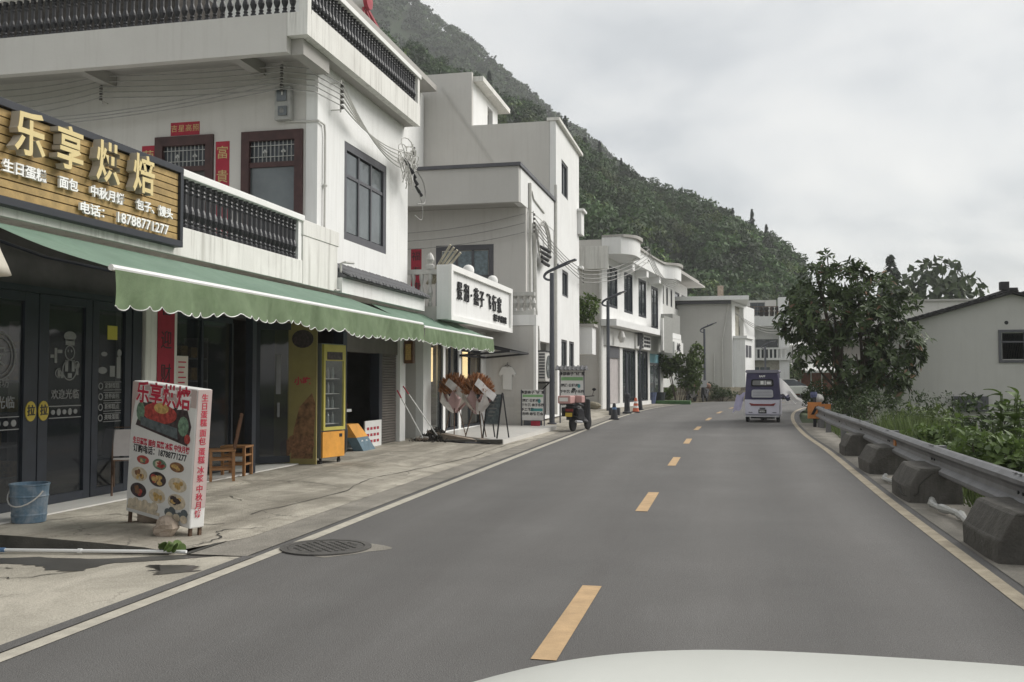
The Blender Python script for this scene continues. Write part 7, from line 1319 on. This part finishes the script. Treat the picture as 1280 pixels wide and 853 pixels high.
def place(pr_, p, k):
    s = (k * rr.uniform(.85, 1.15), k * rr.uniform(.85, 1.15), k * rr.uniform(.8, 1.25))
    if first.pop(id(pr_), 0): pr_.location = p; pr_.rotation_euler = (0, 0, rr.uniform(0, 6)); pr_.scale = s
    else: dup(pr_, p, rr.uniform(0, 6), scale=s)
for i in range(46): place(pa if rr.random() < .62 else pb, hn(.2 + .76 * (i + rr.uniform(-.4, .4)) / 46, rr.uniform(.95, 1.0), -.6), rr.uniform(.85, 1.6))
for i in range(40): place(pc, hn(rr.uniform(.3, .95), rr.uniform(.1, .75), -.6), rr.uniform(.7, 1.2))
# conifer and broad tree behind the houses on the right
t = conifer_proto('conifer', 'dark pointed conifer rising behind the loquat tree', 41, 6.4, 1100, base=2.2); t.location = (18.2, 116, -2.5); t.scale = (1.9, 1.9, 2.85)
t = broad_proto('broadleaf_tree', 'wide dark tree crown behind the pale block house', 42, 'leaf_dark', 1500, 2.6, 5.0); t.location = (24, 124, -2.5); t.scale = (2.6, 2.4, 3.2)
t = broad_proto('broadleaf_tree', 'small tree peeping over the ridge of the gable house', 43, 'leaf_dark', 700, 2.2, 4.6); t.location = (20.5, 96, -2); t.scale = (1.3, 1.3, 2.15)
# ================================================================== loquat tree beside the barrier
r = np.random.default_rng(77)
t = local_thing('loquat_tree', 'big dark loquat tree with drooping leathery leaves right of the road', 'tree', (4.3, 35.6, -0.7))
clumps = [((-1.2, 0, 5.9), (.55, .6, .5)), ((-1.6, .2, 5.0), (.8, .9, .7)), ((-.1, 0, 5.6), (1.1, 1.1, .7)), ((1.0, .1, 5.15), (1.1, 1.1, .75)), ((-2.0, 0, 4.2), (.8, .9, .7)), ((-.9, -.4, 4.3), (1.3, 1.2, .9)), ((.6, -.5, 4.2), (1.4, 1.3, .95)), ((1.9, 0, 4.75), (.75, .9, .55)), ((1.7, -.2, 3.6), (1.2, 1.1, .7)), ((.2, -.7, 3.1), (1.5, 1.2, .9)), ((1.5, -.3, 2.5), (1.0, 1.0, .7)), ((-1.5, .1, 3.1), (.75, .8, .5)), ((.9, -.3, 1.9), (1.1, 1.0, .7)), ((-.1, .2, 1.9), (.7, .7, .5)), ((.35, 0, 6.2), (.35, .35, .3)), ((-.75, 0, 6.45), (.35, .3, .25)), ((2.2, -.2, 3.05), (.5, .5, .35))]
m = MB()
m.tube([(0, .1, -.3), (-.12, .05, 1.0), (-.25, 0, 2.0), (-.5, 0, 3.2), (-.9, 0, 4.8), (-1.1, 0, 5.7)], [.17, .15, .13, .10, .06, .02], 8); m.tube([(.1, .1, -.3), (.3, .05, 1.2), (.6, 0, 2.6), (1.1, 0, 4.0), (1.5, 0, 4.7)], [.14, .12, .10, .06, .02], 8)
for c, rd in clumps: b0 = Vector((-.3 if c[0] < 0 else .5, 0, 1.6 + .4 * max(0, c[2] - 2.5) * .7)); m.tube([b0, b0.lerp(Vector(c), .55) + Vector((0, 0, -.1)), c], [.07, .045, .02], 6)
tw = m
nr = 720; P, d = clump_points(r, clumps, nr); LC = []; LA = []; LN = []; LL = []
for i in range(nr):
    ax = d[i] * .8 + np.array([0, 0, .65]) + r.normal(0, .25, 3); ax /= np.linalg.norm(ax); e1 = np.cross(ax, [.3, .8, .5]); e1 /= np.linalg.norm(e1); e2 = np.cross(ax, e1); k = r.integers(8, 13); ph = r.uniform(0, 6.28)
    for j in range(k):
        a = ph + j * 2.4; out = e1 * math.cos(a) + e2 * math.sin(a); dirv = out * .85 + ax * r.uniform(.05, .7) + np.array([0, 0, -.42]); dirv /= np.linalg.norm(dirv); L_ = r.uniform(.22, .36)
        LC.append(P[i] + dirv * (L_ * .55)); LA.append(dirv); LN.append(ax + out * .2 + r.normal(0, .15, 3)); LL.append(L_)
LC, LA, LN, LL = map(np.array, (LC, LA, LN, LL)); leaves('crown', LC, LA, LN, LL, LL * .36, 'leaf_loquat', t, 'stuff', .3)
k = len(LC) // 26; leaves('rusty_leaves', LC[::26] + r.normal(0, .05, (len(LC[::26]), 3)), LA[::26], LN[::26], LL[::26], LL[::26] * .34, 'leaf_rust', t, 'stuff', .3)
tw.obj('trunk', 'bark', t); t.scale = (.90, .95, 1.03); t.location.x = 4.15
# ================================================================== shrubs and grass on the right bank
def bank(x, y): return gpt(x, y)[2]
def shrub(label, x, y, top, w, n, m_, L, Wd, seed, name='shrub', up=.0, d_=None):
    r = np.random.default_rng(seed); z0 = bank(x, y) + .02; t = local_thing(name, label, 'shrub', (x, y, z0)); h = top - z0; m = MB(); bl = []; dd = d_ or w
    for k in range(9):
        a = r.uniform(0, 6.28); q = r.uniform(.2, 1); px, py, pz = q * w * .75 * math.cos(a), q * dd * .75 * math.sin(a), h * r.uniform(.35, .88); bl.append(((px, py, pz), (w * r.uniform(.28, .5), dd * r.uniform(.28, .5), h * r.uniform(.14, .28)))); m.tube([(px * .2, py * .2, 0), (px * .7, py * .7, pz * .6), (px, py, pz)], [.03, .02, .008], 5)
    m.obj('stem', 'bark', t); make_crown('foliage', r, bl, n, L, Wd, m_, t, 'stuff', up); return t
def leafy(label, x, y, top, seed, nst, nl, L, spread):
    """a broad leaved plant: every leaf its own part"""
    r = np.random.default_rng(seed); z0 = bank(x, y); t = local_thing('broadleaf_plant', label, 'plant', (x, y, z0)); h = top - z0
    lm = MB(); lm.grid(lambda u, v: (L * u, (v - .5) * L * .42 * math.sin(math.pi * (u * .93 + .05)) ** .8, .05 * L * math.sin(u * 3) - .28 * L * u * u + .10 * L * abs(v - .5)), 5, 2); l0 = None
    for s in range(nst):
        a = r.uniform(0, 6.28); q = r.uniform(.1, 1) * spread; hh = h * r.uniform(.72, 1.0); pts = [Vector((q * .25 * math.cos(a), q * .25 * math.sin(a), 0)), Vector((q * .7 * math.cos(a), q * .7 * math.sin(a), hh * .5)), Vector((q * math.cos(a), q * math.sin(a), hh))]
        m = MB(); m.tube(pts, [.022, .016, .008], 5); m.obj('stem', 'leaf_grass', t)
        for j in range(nl):
            f_ = .25 + .75 * (j + .5) / nl; p = pts[0].lerp(pts[1], f_ * 2) if f_ < .5 else pts[1].lerp(pts[2], f_ * 2 - 1); b = j * 2.4 + a
            xf = Matrix.Translation(p) @ Matrix.Rotation(b, 4, 'Z') @ Matrix.Rotation(-r.uniform(-.1, .75), 4, 'Y') @ Matrix.Rotation(r.uniform(-.4, .4), 4, 'X') @ Matrix.Scale(r.uniform(.65, 1.15), 4)
            if l0 is None: l0 = lm.obj('leaf', 'leaf_shrub', t, smooth=True); l0.matrix_basis = xf
            else: piece(l0, t, xf)
    return t
leafy('tall broad leaved plant with upright tip before the gable house wall', 4.05, 16.2, 1.52, 1, 7, 16, .30, .55); leafy('broad leaved plant at the right edge behind the barrier', 3.95, 13.6, 1.08, 2, 7, 13, .28, .7); leafy('low broad leaved plant behind the nearest concrete block', 3.75, 11.6, .62, 3, 7, 9, .24, .6)
for a in [('dense mid green shrub behind the barrier at the right edge', 4.3, 12.6, .85, .9, 900, 'leaf_shrub', .16, .08, 1), ('dense shrub filling the bank below the gable house window', 4.9, 15.2, 1.05, 1.0, 1000, 'leaf_shrub', .16, .08, 2), ('shrub with loose light leaves left of the tall broad leaved plant', 3.8, 18.6, .82, .8, 800, 'leaf_shrub', .15, .07, 3), ('reddish tipped bush beside the utility box', 5.4, 21.5, 1.12, .9, 800, 'leaf_dark', .16, .07, 4),
          ('olive bush under the right side of the loquat tree', 4.6, 28.5, 1.12, 1.1, 1300, 'leaf_dark', .13, .04, 5), ('dark bush at the foot of the loquat trunk', 3.9, 32.2, 1.35, 1.0, 1400, 'leaf_dark', .12, .035, 6), ('thick bush left of the loquat trunk near the barrier end', 3.25, 35.0, 1.6, .7, 1300, 'leaf_dark', .14, .05, 7), ('bush between the loquat tree and the gable house', 6.4, 31.5, 1.25, 1.2, 1200, 'leaf_dark', .14, .05, 8),
          ('bank side bush in front of the gable house corner', 7.3, 27.0, 1.0, 1.3, 1200, 'leaf_shrub', .16, .07, 9), ('low bush right of the utility box', 8.6, 27.5, .95, 1.3, 1200, 'leaf_shrub', .16, .07, 10), ('low leafy shrub under the barrier between the first blocks', 3.35, 11.0, .28, .4, 500, 'leaf_grass', .10, .05, 11), ('shrub on the bank behind the fourth concrete block', 4.5, 23.5, .95, .9, 1000, 'leaf_grass', .15, .05, 12),
          ('bush far behind the loquat tree by the road bend', 5.5, 41.0, 1.9, 1.3, 1300, 'leaf_dark', .2, .09, 13), ('shrub below the window of the gable house', 6.3, 19.2, .95, 1.1, 1100, 'leaf_shrub', .17, .08, 14), ('pointed shrub at the far right below the gable house window', 5.4, 16.6, 1.2, .7, 700, 'leaf_shrub', .17, .08, 15), ('bright leafy shrub close behind the rail beside the nearest block', 3.45, 12.9, .80, .55, 700, 'leaf_shrub', .15, .075, 21), ('bright leafy shrub close behind the rail by the second block', 3.5, 15.0, .92, .6, 800, 'leaf_shrub', .15, .075, 22), ('tall light green shrub at the right edge of the view', 4.6, 14.0, 1.25, .7, 900, 'leaf_shrub', .17, .085, 23), ('small weeds between the third and fourth concrete blocks', 3.2, 19.8, .34, .45, 420, 'leaf_grass', .12, .04, 16)]: shrub(*a)
shrub('leafy green shrub growing beside the far white shop', -3.0, 60.3, 3.9, 1.7, 1700, 'leaf_hill_light', .34, .16, 17, d_=1.2); shrub('trailing green creeper over the low stone wall', -3.9, 62.4, 1.2, .8, 900, 'leaf_shrub', .2, .1, 18); shrub('dry bush on top of the stone wall', -.4, 66.2, 1.35, 1.1, 900, 'leaf_dark', .2, .07, 19); shrub('yellow green bush by the roadside shed', 5.5, 95, 3.6, 1.6, 1200, 'leaf_hill_light', .4, .2, 20)
t = bpy.data.objects['balcony_planter']; r = np.random.default_rng(9); make_crown('shrub', r, [((-6.7, 43.4, 4.7), (.7, .5, .6)), ((-6.2, 43.5, 5.0), (.55, .45, .6)), ((-6.9, 43.3, 5.3), (.35, .3, .4)), ((-6.2, 43.4, 4.3), (.4, .3, .3))], 800, .22, .11, 'leaf_shrub', t, 'stuff', .2)
# grass along the barrier and on the bank
r = np.random.default_rng(15); n = 15000; X = 2.95 + np.abs(r.normal(0, 1.0, n)) ** 1.2 * 1.3; Y = r.uniform(6, 40, n); X += np.interp(Y, [p.y for p in RE], [p.x for p in RE]) - 2.05
Z = np.array([bank(a, b) for a, b in zip(X, Y)]); pat = .5 + .5 * np.sin(X * 2.1 + 1) * np.sin(Y * .9) ; Ln = r.uniform(.15, .42, n) + .34 * pat * (X > 3.35); A = np.c_[r.normal(0, .3, n), r.normal(0, .3, n), np.ones(n)]; A /= np.linalg.norm(A, axis=1, keepdims=True)
o = leaves('grass', np.c_[X, Y, Z] + A * (Ln / 2)[:, None], A, rdir(r, n), Ln, .028, 'leaf_grass', None, 'stuff', .2); tag(o, 'rough green grass along the bank behind the crash barrier', 'grass')
n = 2600; X = r.uniform(3.2, 4.6, n); Y = r.uniform(18.5, 25, n); Z = np.array([bank(a, b) for a, b in zip(X, Y)]); Ln = r.uniform(.7, 1.25, n) * (1 - .3 * (X < 3.5)); A = np.c_[r.normal(0, .3, n), r.normal(0, .3, n), np.ones(n)]; A /= np.linalg.norm(A, axis=1, keepdims=True)
o = leaves('tall_grass', np.c_[X, Y, Z] + A * (Ln / 2)[:, None], A, rdir(r, n), Ln, .035, 'leaf_grass', None, 'stuff', .2); tag(o, 'tall blades of grass behind the middle of the crash barrier', 'grass')
n = 420; X = r.uniform(-7.6, -6.95, n); Y = r.normal(7.0, .03, n) + .12 * (X + 7.3); Ln = r.uniform(.03, .09, n); A = np.c_[r.normal(0, .4, n), r.normal(0, .4, n), np.ones(n)]
o = leaves('grass_tuft', np.c_[X, Y, .01 + Ln / 2], A, rdir(r, n), Ln, .01, 'leaf_grass', None, 'stuff', .2); tag(o, 'thin line of grass growing in a crack of the apron', 'grass')
# air between here and the mountain
hz = MB(); hz.box(-760, 420, -20, 660, -6.5, 315); hz = hz.obj('haze', 'decal', None, 'stuff'); tag(hz, 'thin grey haze in front of the far mountain', 'haze')
hm = bpy.data.materials.new('haze'); hm.use_nodes = True; t_ = hm.node_tree; t_.nodes.clear(); v_ = N(t_, 'ShaderNodeVolumePrincipled', Density=0.0004, Anisotropy=0.2); v_.inputs['Color'].default_value = (.95, .965, .98, 1); oo = N(t_, 'ShaderNodeOutputMaterial'); t_.links.new(v_.outputs[0], oo.inputs['Volume']); hz.data.materials.clear(); hz.data.materials.append(hm)
